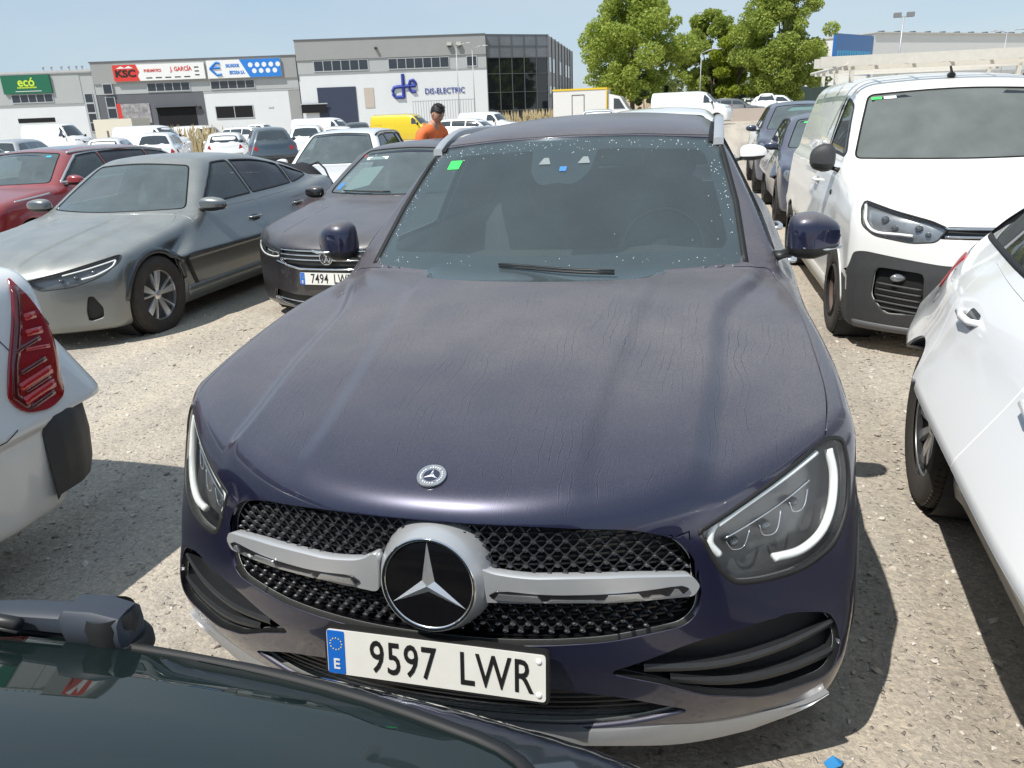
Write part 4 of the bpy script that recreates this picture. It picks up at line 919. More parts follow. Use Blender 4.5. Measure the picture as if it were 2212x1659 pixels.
# ---------------------------------------------------------------- the other cars
def arc_out(y,r,z): return [(y+r*math.cos(t),z+r*math.sin(t)) for t in np.linspace(-.5,math.pi+.5,36)]+[(y-r,-.1),(y+r,-.1)]
def make_car(C,name,pt,nu=200,nv=260,splits=(2.6,3.5),wy=(.83,3.69),wr=.33,wst='five',rim=SIL,priv=True,near=(1,-1),doors=None,extra=None,bz=None,wrest=None,arch=.03,glassm=None,cab=True,pillar=.09,sidekw=None,wsz=None,rwz=None,seals=True,wheel_w=.21,hoodp=None,rimr=None,liner=True,mirr=(.93,1.62,1.0),mcap=None,msz=(.10,.075,.065),marm=.06,label=None,loc=(0,0,0),rz=0,handles=None,cladding=False,group=None,cat='car',wx=0,rseat=True):
    root=empty(name,loc,rz,label=label,cat=cat,group=group)
    z0,z1=wsz;ws=screen_poly(C,z0,z1,ins=pillar)
    rw=screen_poly(C,*rwz,rear=True,ins=pillar) if rwz else None
    kw=dict(z0=.03,z1=.09,fr=.11,bk=.12);kw.update(sidekw or {})
    sw=side_windows(C,list(splits),**kw)
    reg=[(None,0,0,arc_out(y,wr+arch,wr)) for y in wy]+[(None,1,-1,ws)]
    if rw is not None:reg.append((None,1,1,rw))
    for p in sw:reg.append((None,0,0,p))
    reg+=list((extra or {}).get('cut',[]))
    if hoodp is not None:reg.append(('hood',2,1,hoodp[0],hoodp[1]))
    for nm,p in (doors or []):
        for sg in (-1,1):reg.append((nm,0,sg,p))
    shell(C,root,nu,nv,reg,pt,liner=liner,sz=C.__dict__.get('spz',.62))
    def grow(p,k=.006): c=p.mean(0);return c+(p-c)*(1+k)
    g=glassm or WSG
    w_=patch(C,'windscreen',grow(ws),1,-1,-.004,g,root,res=.07)
    inn=screen_poly(C,z0+.05,z1-.035,ins=pillar+.035)
    patch(C,'windscreen_border',ws,1,-1,-.006,plain('black_glass_border',(.022,.024,.03),.25,coat=.5),w_,res=.08,holes=[inn])
    if rw is not None: patch(C,'rear_window',grow(rw),1,1,-.004,PRIV,root,res=.09)
    for i,p in enumerate(sw):
        for sg in (-1,1): patch(C,'side_window',grow(p),0,sg,-.004,GLS if i==0 or not priv else PRIV,root,res=.09)
    if seals:
        mb=MB()
        for p in sw:
            for sg in near:
                V,F,_=strip_data(C,p,0,sg,.022,.003,closed=True,step=.04);mb.add(V,F)
        for sg in (-1,1):
            V,F,_=strip_data(C,ws,1,-1,.014,.003,closed=True,step=.05);mb.add(V,F)
        mb.build('window_seals',RUB,root,smooth=True)
    if cab:
        c0=float(C.c_wsy(z0));interior(root,C,c0+.12,z0-.03,c0+.95,.55,ww=.62,rear=rseat)
        mb=MB();zz=z1-.06;yy=float(C.c_wsy(zz))+.10;mb.ell((0,yy,zz),(.11,.02,.035),14,e=3,k=8);mb.build('rear_view_mirror',BLK,root,smooth=True)
    for sg in (-1,1):
        for k,y in enumerate(wy):
            m=MB();m.lathe([(wr+.03,-.16),(wr+.045,.09),(.18,-.18)],28,axis=0,c=(sg*(C.W-.17),y,wr));m.build('wheel_arch_liner',LINER,root)
            wheel(root,sg*(C.W-.105+wx),y,wr,sg,wst,w=wheel_w,rim=rim,rimr=rimr)
        if mirr: mirror(root,sg,mirr[0],mirr[1],mirr[2],mcap or pt,sx=msz[0],sy=msz[1],sz=msz[2],arm=marm)
    for (y,z) in (handles or []):
        for sg in near:
            Q,N_,ok=C.surf(0,sg,np.array([[y,z]]));m=MB();q_=Q[0];m.tube([q_+np.array([0,-.10,0]),q_+np.array([sg*.03,-.08,0]),q_+np.array([sg*.038,0,0]),q_+np.array([sg*.03,.08,0]),q_+np.array([0,.10,0])],[.012,.013,.014,.013,.012],8);m.build('door_handle',pt,root,smooth=True)
            m=MB();V,F,N_=patch(C,'w',rpoly([(y-.075,z-.035),(y+.075,z-.035),(y+.075,z+.02),(y-.075,z+.02)],.03,3),0,sg,.001,None,None,res=.05,mk=False);m.add(V,F);m.build('handle_recess',TRIM,root)
    return root
def lamp(C,root,name,poly,axis,sgn,mats=None,guides=(),deep=.05,cover=True,cells=()):
    def grow(p,k=.006): c=p.mean(0);return c+(p-c)*(1+k)
    h=patch(C,name,grow(poly,.01),axis,sgn,-deep,mats or LENSD,root,res=.05)
    V,F,N=patch(C,'w',grow(poly,.004),axis,sgn,-.002,None,None,res=.2,skirt=deep,mk=False);mob('lamp_bezel',V,[f for f in F if len(f)==4],plain('lamp_bezel',(.02,.021,.024),.3,coat=.4),h,N=N)
    V,F,_=strip_data(C,poly,axis,sgn,.010,.0018,closed=True);mob('lamp_seal',V,F,RUB,h)
    if guides:
        mb=MB()
        for L,w_,o0 in guides:
            Q,N_,ok=C.surf(axis,sgn,spline(L,6));mb.tube((Q+N_*o0)[ok],w_,6)
        mb.build('light_guide',LAMPW,h,smooth=True)
    if cells:
        mb=MB()
        for a,b,r_ in cells:
            Q,N_,ok=C.surf(axis,sgn,np.array([[a,b]]));mb.ell(Q[0]-N_[0]*(deep*.7),(r_,.02,r_*.85),14,k=8)
        mb.build('projector_lens',plain('projector_glass',(.10,.11,.12),.05,coat=1,metal=.4),h,smooth=True)
    if cover: patch(C,'clear_cover',poly,axis,sgn,-.0012,CLEAR,h,res=.05)
    return h
def bars(C,root,name,zs,x0,x1,mat,w=.012,h=.008,off=0,par=None):
    mb=MB()
    for z in zs:
        zz=z if isinstance(z,(list,tuple)) else (z,z);V,F,_=strip_data(C,[(x0,zz[1]),(x0*.5,zz[0]),(0,zz[0]),(x1*.5,zz[0]),(x1,zz[1])],1,-1,w,h,off=off);mb.add(V,F)
    return mb.build(name,mat,par or root,smooth=True)
# grey saloon, left
def grey_saloon():
    pt=paint('grey_metallic_paint',(.15,.165,.172),metal=.8,rough=.26,dust=.50,dcol=(.42,.42,.38),low=.35)
    def et(ax,Y): return -.018*sstep(.42,.52,ax)*sstep(1.5,1.2,Y)+.012*sstep(.25,.2,ax)*sstep(1.5,1.2,Y)
    C=Body(L=4.78,top=[(-.1,.60),(0,.63),(.08,.67),(.25,.74),(.6,.815),(1.1,.895),(1.5,.94),(2.2,.965),(3.6,1.0),(4.2,1.055),(4.6,1.06),(4.8,1.0)],
     plan=[(0,.90),(.3,.915),(.8,.925),(1.5,.920),(2.4,.915),(3.3,.922),(3.8,.925),(4.3,.90),(4.78,.84)],
     side=[(.12,.93),(.25,.965),(.4,.985),(.55,1.0),(.7,1.0),(.85,.975),(1.0,.93),(1.2,.88)],
     fy=[(.12,.06),(.22,.0),(.4,-.01),(.55,.0),(.63,.03),(.72,.10),(.9,.2)],ry=[(.2,4.66),(.45,4.76),(.7,4.78),(.95,4.74),(1.1,4.68)],
     roof=[(1.3,1.18),(1.75,1.33),(2.05,1.405),(2.5,1.437),(3.0,1.42),(3.5,1.345),(4.0,1.22),(4.4,1.085),(4.75,.93)],
     wsy=[(.8,1.05),(.95,1.36),(1.15,1.68),(1.36,2.03),(1.5,2.3)],rwy=[(.8,4.75),(1.0,4.62),(1.1,4.50),(1.3,4.2),(1.45,3.9)],
     gw=[(1.3,.80),(2.0,.84),(3.2,.82),(4.0,.76),(4.6,.66)],fa=.42,fp=2.3,kT=.09,kF=.05,kU=.06,tum=.62,wc=.20,zb=.16,extra_top=et,roofk=.10,whl=[(.83,.33,.35),(3.69,.33,.35)],flare=.008,sm_plan=.12,sm_side=.05)
    hl=rpoly([(.34,.605,.01),(.60,.660,.05),(.76,.708,.05),(.878,.745,.03),(.890,.690,.03),(.82,.600,.05),(.66,.540,.05),(.44,.528,.03)],.02,3)
    vent=rpoly([(.725,.45,.015),(.755,.455,.015),(.80,.35,.02),(.79,.27,.015),(.70,.245,.02),(.70,.33,.03)],.02,3)
    kid=rpoly([(-.40,.42),(.40,.42),(.46,.24),(-.46,.24)],.04,3)
    side=rpoly([(1.22,.60),(1.25,.60),(1.40,.34),(1.44,.31),(1.36,.31)],.01,2)
    doors=[('front_door',rpoly([(1.42,.33),(2.62,.30),(2.60,.95),(1.50,.95)],.05,4)),('rear_door',rpoly([(2.625,.30),(3.20,.33),(3.42,.62),(3.62,.98),(2.605,.95)],.05,4))]
    hood=rpoly([(-.40,.04),(-.62,.16),(-.80,.42),(-.83,.75),(-.80,1.3),(-.72,1.50),(0,1.30,.3),(.72,1.50),(.80,1.3),(.83,.75),(.80,.42),(.62,.16),(.40,.04),(.3,-.1),(-.3,-.1)],.06,4)
    ex={'cut':[(None,1,-1,hl),(None,1,-1,mir(hl)),(None,1,-1,vent),(None,1,-1,mir(vent)),(None,1,-1,kid)]}
    root=make_car(C,'parked_saloon',pt,230,280,splits=(2.62,3.55),wy=(.83,3.69),wr=.335,wst='five',near=(1,),doors=doors,extra=ex,wsz=(.975,1.345),rwz=(1.12,1.33),hoodp=(hood,.60),
      mirr=(.985,1.70,1.0),msz=(.135,.085,.070),marm=.07,handles=[(2.40,.80),(3.38,.835)],wx=.01,rseat=False,sidekw=dict(z0=.045,z1=.075,fr=.12,bk=.02),pillar=.10,
      loc=(-4.93,3.40,-.06),rz=R(.6),label='dusty grey saloon with a sloping tail and twin-spoke alloy wheels, left of the blue SUV')
    for sg in (1,-1):
        p=hl if sg>0 else mir(hl);s=lambda L:[(sg*a,b) for a,b in L]
        lamp(C,root,'headlight',p,1,-1,guides=[(s([(.862,.712),(.80,.690),(.70,.660),(.58,.632)]),.006,-.010),(s([(.866,.705),(.855,.660),(.78,.612),(.70,.592)]),.008,-.010)],cells=[(sg*.76,.645,.022),(sg*.66,.615,.022),(sg*.57,.60,.018)])
        v=vent if sg>0 else mir(vent);patch(C,'corner_vent',v,1,-1,-.04,BLK,root,res=.04)
        patch(C,'wing_vent',side,0,sg,.003,BLK,root,res=.03,skirt=.006)
        V,F,_=strip_data(C,[(1.25,.26),(3.3,.26)],0,sg,.13,.014);mob('sill',V,F,pt,root)
        mb=MB();V,F,_=strip_data(C,[(yc+.38*math.cos(t),.335+.38*math.sin(t)) for yc in (.83,) for t in np.linspace(.2,math.pi-.1,30)],0,sg,.05,.012);mb.add(V,F);mb.build('arch_lip',plain('arch_lip_paint',(.06,.066,.072),.35,metal=.6,coat=.8),root,smooth=True)
    patch(C,'lower_grille',kid,1,-1,-.04,BLK,root,res=.06)
    V,F,N=patch(C,'tail_light',rpoly([(4.34,.90),(4.50,.93),(4.70,.935),(4.72,.85),(4.50,.86)],.03,3),0,1,.003,None,None,res=.04,skirt=.01,mk=False);mob('tail_light',V,F,plain('faded_orange_lens',(.55,.14,.05),.3,coat=.6),root,N=N)
    # seat belt and dust sheet edge seen through the glass
    mb=MB();mb.tube([(.0,2.45,1.24),(-.02,2.40,1.0)],.022,6,flat=.2);mb.build('seat_belt',plain('belt_grey',(.4,.43,.42),.7),root)
    return root
# black estate behind, left of the SUV
def black_estate():
    pt=paint('black_paint',(.012,.011,.014),metal=.3,rough=.3,dust=.52,dcol=(.21,.195,.20),low=.2)
    def et(ax,Y): return -.015*sstep(.50,.58,ax+.05*Y)*sstep(1.4,1.1,Y)
    C=Body(L=4.77,top=[(-.1,.68),(0,.70),(.07,.735),(.2,.80),(.6,.875),(1.1,.945),(1.4,.975),(2.4,.99),(4.0,1.02),(4.6,1.03),(4.8,1.0)],
     plan=[(0,.88),(.3,.905),(.8,.915),(1.5,.90),(2.5,.90),(3.7,.915),(4.3,.89),(4.77,.84)],
     side=[(.12,.93),(.25,.965),(.4,.985),(.55,1.0),(.7,1.0),(.85,.985),(1.0,.94),(1.2,.88)],
     fy=[(.12,.06),(.2,.01),(.35,-.005),(.5,.0),(.62,.01),(.70,.03),(.78,.09),(.9,.2)],ry=[(.2,4.66),(.5,4.76),(.8,4.77),(1.1,4.70),(1.4,4.5)],
     roof=[(1.3,1.20),(1.75,1.35),(2.05,1.425),(2.6,1.46),(3.4,1.45),(4.1,1.41),(4.6,1.33)],
     wsy=[(.85,1.05),(1.0,1.30),(1.2,1.64),(1.4,2.0),(1.5,2.2)],rwy=[(.9,4.76),(1.1,4.70),(1.3,4.55),(1.45,4.35)],
     gw=[(1.3,.80),(2.0,.84),(3.4,.83),(4.6,.76)],fa=.42,fp=2.4,kT=.08,kF=.045,kU=.025,tum=.60,wc=.20,zb=.16,extra_top=et,roofk=.08,whl=[(.86,.33,.35),(3.65,.33,.35)])
    hl=rpoly([(.50,.655,.01),(.66,.665,.05),(.80,.70,.05),(.868,.735,.03),(.872,.66,.03),(.80,.60,.04),(.62,.590,.04),(.51,.600,.01)],.02,3)
    gr=rpoly([(-.50,.690,.01),(.50,.690,.01),(.50,.590,.02),(.40,.530,.03),(-.40,.530,.03),(-.50,.590,.02)],.02,3)
    low=rpoly([(-.62,.33,.02),(-.35,.30),(.35,.30),(.62,.33,.02),(.66,.24),(.4,.185),(-.4,.185),(-.66,.24)],.03,3)
    hood=rpoly([(-.50,.06),(-.66,.17),(-.80,.36),(-.83,.75),(-.80,1.25),(-.72,1.45),(0,1.25,.3),(.72,1.45),(.80,1.25),(.83,.75),(.80,.36),(.66,.17),(.50,.06),(.4,-.1),(-.4,-.1)],.06,4)
    ex={'cut':[(None,1,-1,hl),(None,1,-1,mir(hl)),(None,1,-1,gr),(None,1,-1,low)]}
    root=make_car(C,'parked_estate',pt,180,240,splits=(2.6,3.55),wy=(.86,3.65),wr=.335,wst='ten',near=(-1,1),extra=ex,wsz=(1.01,1.39),rwz=(1.1,1.36),hoodp=(hood,.69),
       mirr=(.965,1.66,1.0),msz=(.105,.08,.065),marm=.08,loc=(-2.52,4.46,-.06),rz=R(-1.0),label='dusty black estate car with a chrome-barred grille, between the grey saloon and the blue SUV')
    for sg in (1,-1):
        p=hl if sg>0 else mir(hl);s=lambda L:[(sg*a,b) for a,b in L]
        lamp(C,root,'headlight',p,1,-1,guides=[(s([(.51,.618),(.62,.606),(.78,.616),(.862,.66),(.866,.71)]),.006,-.01),(s([(.51,.650),(.64,.648),(.74,.665)]),.005,-.015)],cells=[(sg*.76,.66,.026),(sg*.64,.635,.024)])
    patch(C,'grille',gr,1,-1,-.04,BLK,root,res=.05)
    bars(C,root,'grille_bars',[.676,.640,.604],-.495,.495,CHR,w=.011,h=.006,off=.002)
    bars(C,root,'chrome_strip',[(.528,.575)],-.55,.55,CHR,w=.018,h=.008,off=.002)
    patch(C,'lower_grille',low,1,-1,-.04,BLK,root,res=.05);bars(C,root,'lower_chrome_strip',[(.245,.262)],-.62,.62,CHR,w=.010,h=.008,off=.004)
    # round badge with the letters V over W
    q,_,_=C.surf(1,-1,np.array([[0,.628]]));q=q[0]+np.array([0,-.014,0])
    mb=MB();mb.lathe([(0,.004),(.052,.004)],32,axis=1,c=q);b=mb.build('round_badge',plain('badge_black',(.02,.02,.022),.2,coat=1),root)
    mb=MB();mb.lathe([(.052,.004),(.055,-.004),(.060,-.004),(.062,.006)],40,axis=1,c=q)
    def seg(pts,w_=.0055):
        for a,c in zip(pts[:-1],pts[1:]): mb.tube([q+np.array([a[0],-.001,a[1]]),q+np.array([c[0],-.001,c[1]])],w_,4)
    seg([(-.023,.046),(0,.006),(.023,.046)]);seg([(-.046,.024),(-.022,-.040),(0,.002),(.022,-.040),(.046,.024)])
    mb.build('badge_letters',CHR,b)
    plate(root,(0,-.022,.455),(R(-4),0,0),'7494','LWP',w=.52,h=.115)
    V=patch(C,'white_paper',rpoly([(-.45,1.235),(-.20,1.255),(-.26,1.09),(-.58,1.02)],.01,2),1,-1,-.012,plain('pale_paper',(.45,.52,.50),.6),root,res=.05)
    patch(C,'white_sticker',rpoly([(-.46,1.30),(-.20,1.31),(-.20,1.335),(-.46,1.325)],.004,2),1,-1,-.003,WHITEM,root,res=.05)
    patch(C,'red_sticker',rpoly([(-.54,1.325),(-.50,1.328),(-.50,1.352),(-.53,1.35)],.004,2),1,-1,-.003,plain('sticker_red',(.5,.06,.06),.5),root,res=.05)
    patch(C,'blue_sticker',rpoly([(-.66,1.04),(-.60,1.045),(-.57,1.10),(-.63,1.095)],.004,2),1,-1,-.003,plain('sticker_blue',(.06,.22,.5),.5),root,res=.05)
    Q,N_,_=C.surf(1,-1,np.array([(-.52+.55*t,1.025-.004*t) for t in np.linspace(0,1,6)]));mb=MB();mb.tube(Q+N_*.012,.007,6);mb.build('wiper',BLK,root,smooth=True)
    return root
def white_van():
    pt=paint('white_van_paint',(.80,.80,.78),metal=0,rough=.4,dust=.25,dcol=(.62,.58,.50),low=.35)
    def et(ax,Y): return -.02*sstep(.55,.65,ax)*sstep(1.3,1.0,Y)
    C=Body(L=4.40,top=[(-.1,.88),(0,.90),(.08,.95),(.25,1.02),(.6,1.105),(1.0,1.17),(1.25,1.20),(2.0,1.22),(4.2,1.22),(4.5,1.2)],
     plan=[(0,.90),(.3,.92),(.8,.925),(1.5,.915),(2.5,.92),(4.2,.915),(4.4,.89)],
     side=[(.12,.94),(.25,.975),(.4,.99),(.6,1.0),(.85,1.0),(1.0,.985),(1.15,.965),(1.3,.93)],
     fy=[(.12,.08),(.25,.02),(.4,.0),(.55,.0),(.68,.015),(.80,.03),(.9,.06),(1.0,.12)],ry=[(.2,4.3),(.5,4.39),(1.2,4.39),(1.6,4.36),(1.8,4.3)],
     roof=[(1.1,1.50),(1.5,1.66),(1.8,1.765),(2.2,1.83),(2.8,1.855),(4.0,1.835),(4.4,1.80)],
     wsy=[(1.0,.90),(1.2,1.15),(1.45,1.40),(1.7,1.66),(1.85,1.9)],rwy=[(1.0,4.39),(1.5,4.37),(1.8,4.30)],
     gw=[(1.0,.865),(1.6,.875),(2.6,.88),(4.3,.86)],fa=.36,fp=2.6,kT=.09,kF=.06,kU=.03,tum=.17,wc=.16,zb=.17,extra_top=et,roofk=.11,rcrown=.03,whl=[(.86,.325,.34),(3.64,.325,.34)],spz=.85)
    hl=rpoly([(.415,.885,.015),(.50,.925,.03),(.70,.975,.05),(.842,1.025,.02),(.868,.98,.03),(.868,.875,.03),(.80,.815,.03),(.60,.785,.04),(.47,.80,.03)],.02,3)
    gr=rpoly([(-.42,.895),(.42,.895),(.455,.82),(-.455,.82)],.01,2)
    vent=rpoly([(.52,.60,.03),(.78,.62,.04),(.79,.42,.04),(.70,.31,.04),(.50,.33,.04)],.03,3)
    dark=rpoly([(-.90,.70,.03),(-.84,.71,.04),(-.42,.655,.05),(.42,.655,.05),(.84,.71,.04),(.90,.70,.03),(.95,.40),(.90,.1),(-.90,.1),(-.95,.40)],.03,3)
    hood=rpoly([(-.42,.06),(-.7,.20),(-.84,.40),(-.86,.8),(-.80,1.15),(0,.98,.3),(.80,1.15),(.86,.8),(.84,.40),(.7,.20),(.42,.06),(.4,-.1),(-.4,-.1)],.06,4)
    doors=[('front_door',rpoly([(1.15,.35),(2.28,.33),(2.28,1.76),(1.90,1.70),(1.20,1.16)],.06,4)),('sliding_door',rpoly([(2.29,.33),(3.22,.33),(3.22,1.76),(2.29,1.76)],.06,4))]
    reg_dark=('bumper',1,-1,dark,0,.72)
    ex={'cut':[(None,1,-1,hl),(None,1,-1,mir(hl)),(None,1,-1,gr),(None,1,-1,vent),(None,1,-1,mir(vent)),reg_dark]}
    root=make_car(C,'parked_van',pt,200,260,splits=(2.2,),wy=(.86,3.64),wr=.325,wst='steel',rim=plain('dusty_steel_wheel',(.14,.10,.08),.7,metal=.3,var=.3),near=(-1,),extra=ex,wsz=(1.235,1.70),hoodp=(hood,.89),doors=doors,
       mirr=(.995,1.40,1.235),msz=(.095,.075,.115),marm=.03,mcap=CLAD,loc=(2.42,3.92,-.01),rz=R(1.7),label='white panel van with dark plastic bumper and a roof rack, right of the blue SUV',sidekw=dict(z0=.04,z1=.15,fr=.10,bk=2.0),pillar=.06,cat='van',glassm=glass('van_windscreen',(.34,.38,.36),.45,(.30,.33,.31),nv=.15),handles=[(2.14,1.02)],rimr=.20)
    for ch in list(root.children):
        if ch.name.startswith('bumper'): ch.data.materials[0]=CLAD
    for sg in (1,-1):
        p=hl if sg>0 else mir(hl);s=lambda L:[(sg*a,b) for a,b in L]
        lamp(C,root,'headlight',p,1,-1,mats=plain('grey_reflector',(.30,.31,.32),.25,metal=.7,var=.5,scale=14),guides=[(s([(.845,1.005),(.85,.90),(.80,.84),(.68,.835),(.60,.83)]),.010,-.012)],cells=[(sg*.75,.925,.026),(sg*.70,.875,.022),(sg*.57,.88,.026),(sg*.52,.845,.018)],deep=.035)
        v=vent if sg>0 else mir(vent);k=patch(C,'fog_lamp_recess',v,1,-1,-.05,BLK,root,res=.05)
        mb=MB()
        for z in (.50,.46,.42,.38,.34):
            V,F,_=strip_data(C,[(sg*(.52),z-.01),(sg*.77,z+.01)],1,-1,.014,.006,off=-.02);mb.add(V,F)
        mb.build('recess_slats',CLAD,k,smooth=True)
        Q,N_,_=C.surf(1,-1,np.array([[sg*.66,.555]]));mb=MB();mb.ell(Q[0]-N_[0]*.03,(.05,.02,.028),16,k=8);mb.build('fog_lamp',plain('fog_glass',(.3,.31,.32),.1,coat=1,metal=.5),k,smooth=True)
        V,F,_=strip_data(C,[(1.2,.27),(3.3,.27)],0,sg,.14,.010);mob('sill',V,F,plain('dusty_white_sill',(.55,.53,.48),.6),root)
        V,F,_=strip_data(C,[(.86+.36*math.cos(t),.325+.36*math.sin(t)) for t in np.linspace(.0,math.pi,30)],0,sg,.02,.006);mob('arch_lip',V,F,pt,root)
    patch(C,'grille',gr,1,-1,-.03,BLK,root,res=.05);bars(C,root,'grille_bars',[.882,.835],-.43,.43,CHR,w=.014,h=.008,off=.002)
    mb=MB();V,F,_=strip_data(C,[(-.86,.215),(0,.20),(.86,.215)],1,-1,.05,.012);mb.add(V,F);mb.build('bumper_lip',plain('mid_grey_plastic',(.10,.10,.105),.5),root,smooth=True)
    # stickers, aerial, fuel knob
    patch(C,'green_sticker',rpoly([(-.62,1.655),(-.55,1.658),(-.55,1.675),(-.62,1.673)],.003,2),1,-1,-.002,GREENS,root,res=.05)
    patch(C,'white_sticker',rpoly([(-.535,1.658),(-.45,1.661),(-.45,1.680),(-.535,1.677)],.003,2),1,-1,-.002,WHITEM,root,res=.05)
    mb=MB();mb.ell((.0,1.98,1.815),(.03,.05,.025),14,k=8);mb.tube([(0,1.97,1.83),(-.008,2.02,1.90),(-.02,2.10,2.0)],[.012,.007,.004],6);mb.build('roof_aerial',BLK,root,smooth=True)
    Q,N_,_=C.surf(0,-1,np.array([[2.55,1.30]]));mb=MB();mb.ell(Q[0],(.02,.03,.03),12,k=8);mb.build('side_latch',SIL,root,smooth=True)
    Q,N_,_=C.surf(0,-1,np.array([[1.42,.98]]));mb=MB();mb.ell(Q[0],(.012,.03,.022),12,k=8);mb.build('side_repeater',BLK,root,smooth=True)
    # roof rack and the ladder lying on it
    rk=MB();al=plain('dusty_rack_white',(.62,.58,.51),.6,metal=.1,var=.1)
    for y in (2.0,2.75,3.5):
        rk.box((-.82,y-.02,1.885),(.82,y+.02,1.915))
        for sg in (-1,1): rk.box((sg*.74-.015,y-.02,1.79),(sg*.74+.015,y+.02,1.93))
    for sg in (-1,1): rk.tube([(sg*.80,1.8,1.92),(sg*.80,3.9,1.92)],.016,8)
    rk.build('roof_rack',al,root,smooth='auto')
    lad=empty('ladder',(2.35,5.95,1.905),rz=R(1.7),label='cream ladder lying crosswise on the roof rack of the white van',cat='ladder')
    mb=MB()
    for yy in (-.17,.17): mb.box((-1.0,yy-.012,0),(1.9,yy+.012,.075))
    mb.build('ladder_rail',al,lad)
    mb=MB()
    for x in np.arange(-.85,1.8,.28): mb.tube([(x,-.17,.037),(x,.17,.037)],.014,8)
    mb.build('rungs',al,lad,smooth=True)
    return root
def white_hatch():
    pt=paint('white_paint_b',(.80,.80,.80),metal=0,rough=.35,dust=.18,dcol=(.62,.60,.55),low=.25)
    C=Body(L=4.54,top=[(-.1,.66),(0,.70),(.2,.79),(.9,.92),(1.3,.97),(2.2,1.0),(3.4,1.03),(4.0,1.02),(4.3,.985),(4.54,.92)],
     plan=[(0,.86),(.8,.90),(1.5,.88),(2.4,.88),(3.0,.885),(3.5,.895),(3.85,.84),(4.15,.735),(4.54,.56)],
     side=[(.12,.92),(.25,.95),(.4,.965),(.55,.97),(.70,.985),(.80,1.0),(.90,.975),(1.0,.92),(1.2,.82)],
     fy=[(.12,.06),(.3,.0),(.6,.01),(.75,.08),(.9,.2)],ry=[(.2,4.42),(.45,4.52),(.7,4.54),(.95,4.50),(1.1,4.42)],
     roof=[(1.2,1.20),(1.75,1.38),(2.1,1.44),(2.6,1.46),(3.2,1.43),(3.7,1.33),(4.1,1.17),(4.4,1.0)],
     wsy=[(.85,1.0),(1.0,1.25),(1.2,1.6),(1.42,2.0)],rwy=[(.9,4.4),(1.08,4.25),(1.2,4.05),(1.4,3.65)],
     gw=[(1.3,.79),(2.0,.83),(3.0,.82),(3.8,.74),(4.3,.62)],fa=.4,fp=2.4,ra=.30,rp=2.2,kT=.15,kF=.05,kU=.08,kR=.14,tum=.62,wc=.2,zb=.17,roofk=.10,whl=[(.86,.345,.36),(3.46,.345,.36)],flare=.018,sm_side=.07,sm_plan=.14,sm_ry=.08)
    doors=[('front_door',rpoly([(1.35,.30),(2.42,.30),(2.42,1.0),(1.40,.98)],.05,4)),('rear_door',rpoly([(2.425,.30),(3.02,.30),(3.12,.55),(3.40,.86),(3.46,1.05),(2.425,1.0)],.05,4))]
    tl=rpoly([(3.92,.975,.02),(4.12,.965,.03),(4.26,.92,.02),(4.28,.79,.02),(4.12,.79,.03)],.02,3)
    root=make_car(C,'parked_hatchback',pt,200,240,splits=(2.42,),wy=(.86,3.46),wr=.345,wst='ten',near=(-1,),doors=doors,wsz=(1.0,1.40),rwz=(1.12,1.35),
       mirr=(.93,1.6,1.0),handles=[(2.22,.875),(3.12,.905)],wx=.025,rseat=False,sidekw=dict(z0=.05,z1=.08,fr=.12,bk=.20),loc=(2.225,-1.50,0),rz=R(-3.0),label='white car with ten-spoke alloy wheels, its rear quarter cut off by the right edge')
    for sg in (-1,1):
        patch(C,'tail_light',tl,0,sg,.006,plain('matt_red_lens',(.42,.01,.015),.35,var=.3,scale=20),root,res=.02,skirt=.01)
        V,F,_=strip_data(C,[(1.2,.25),(3.1,.25)],0,sg,.12,.008);mob('sill',V,F,pt,root)
        V,F,_=strip_data(C,[(1.35,.55),(2.2,.56),(3.1,.60)],0,sg,.010,.003);mob('door_moulding',V,F,pt,root)
    mb=MB();V,F,_=strip_data(C,[(3.86+.075*math.cos(t),.86+.075*math.sin(t)) for t in np.linspace(0,6.28,30)],0,-1,.004,-1,off=.0012);mb.add(V,F);mb.build('fuel_flap_gap',RUB,root)
    return root
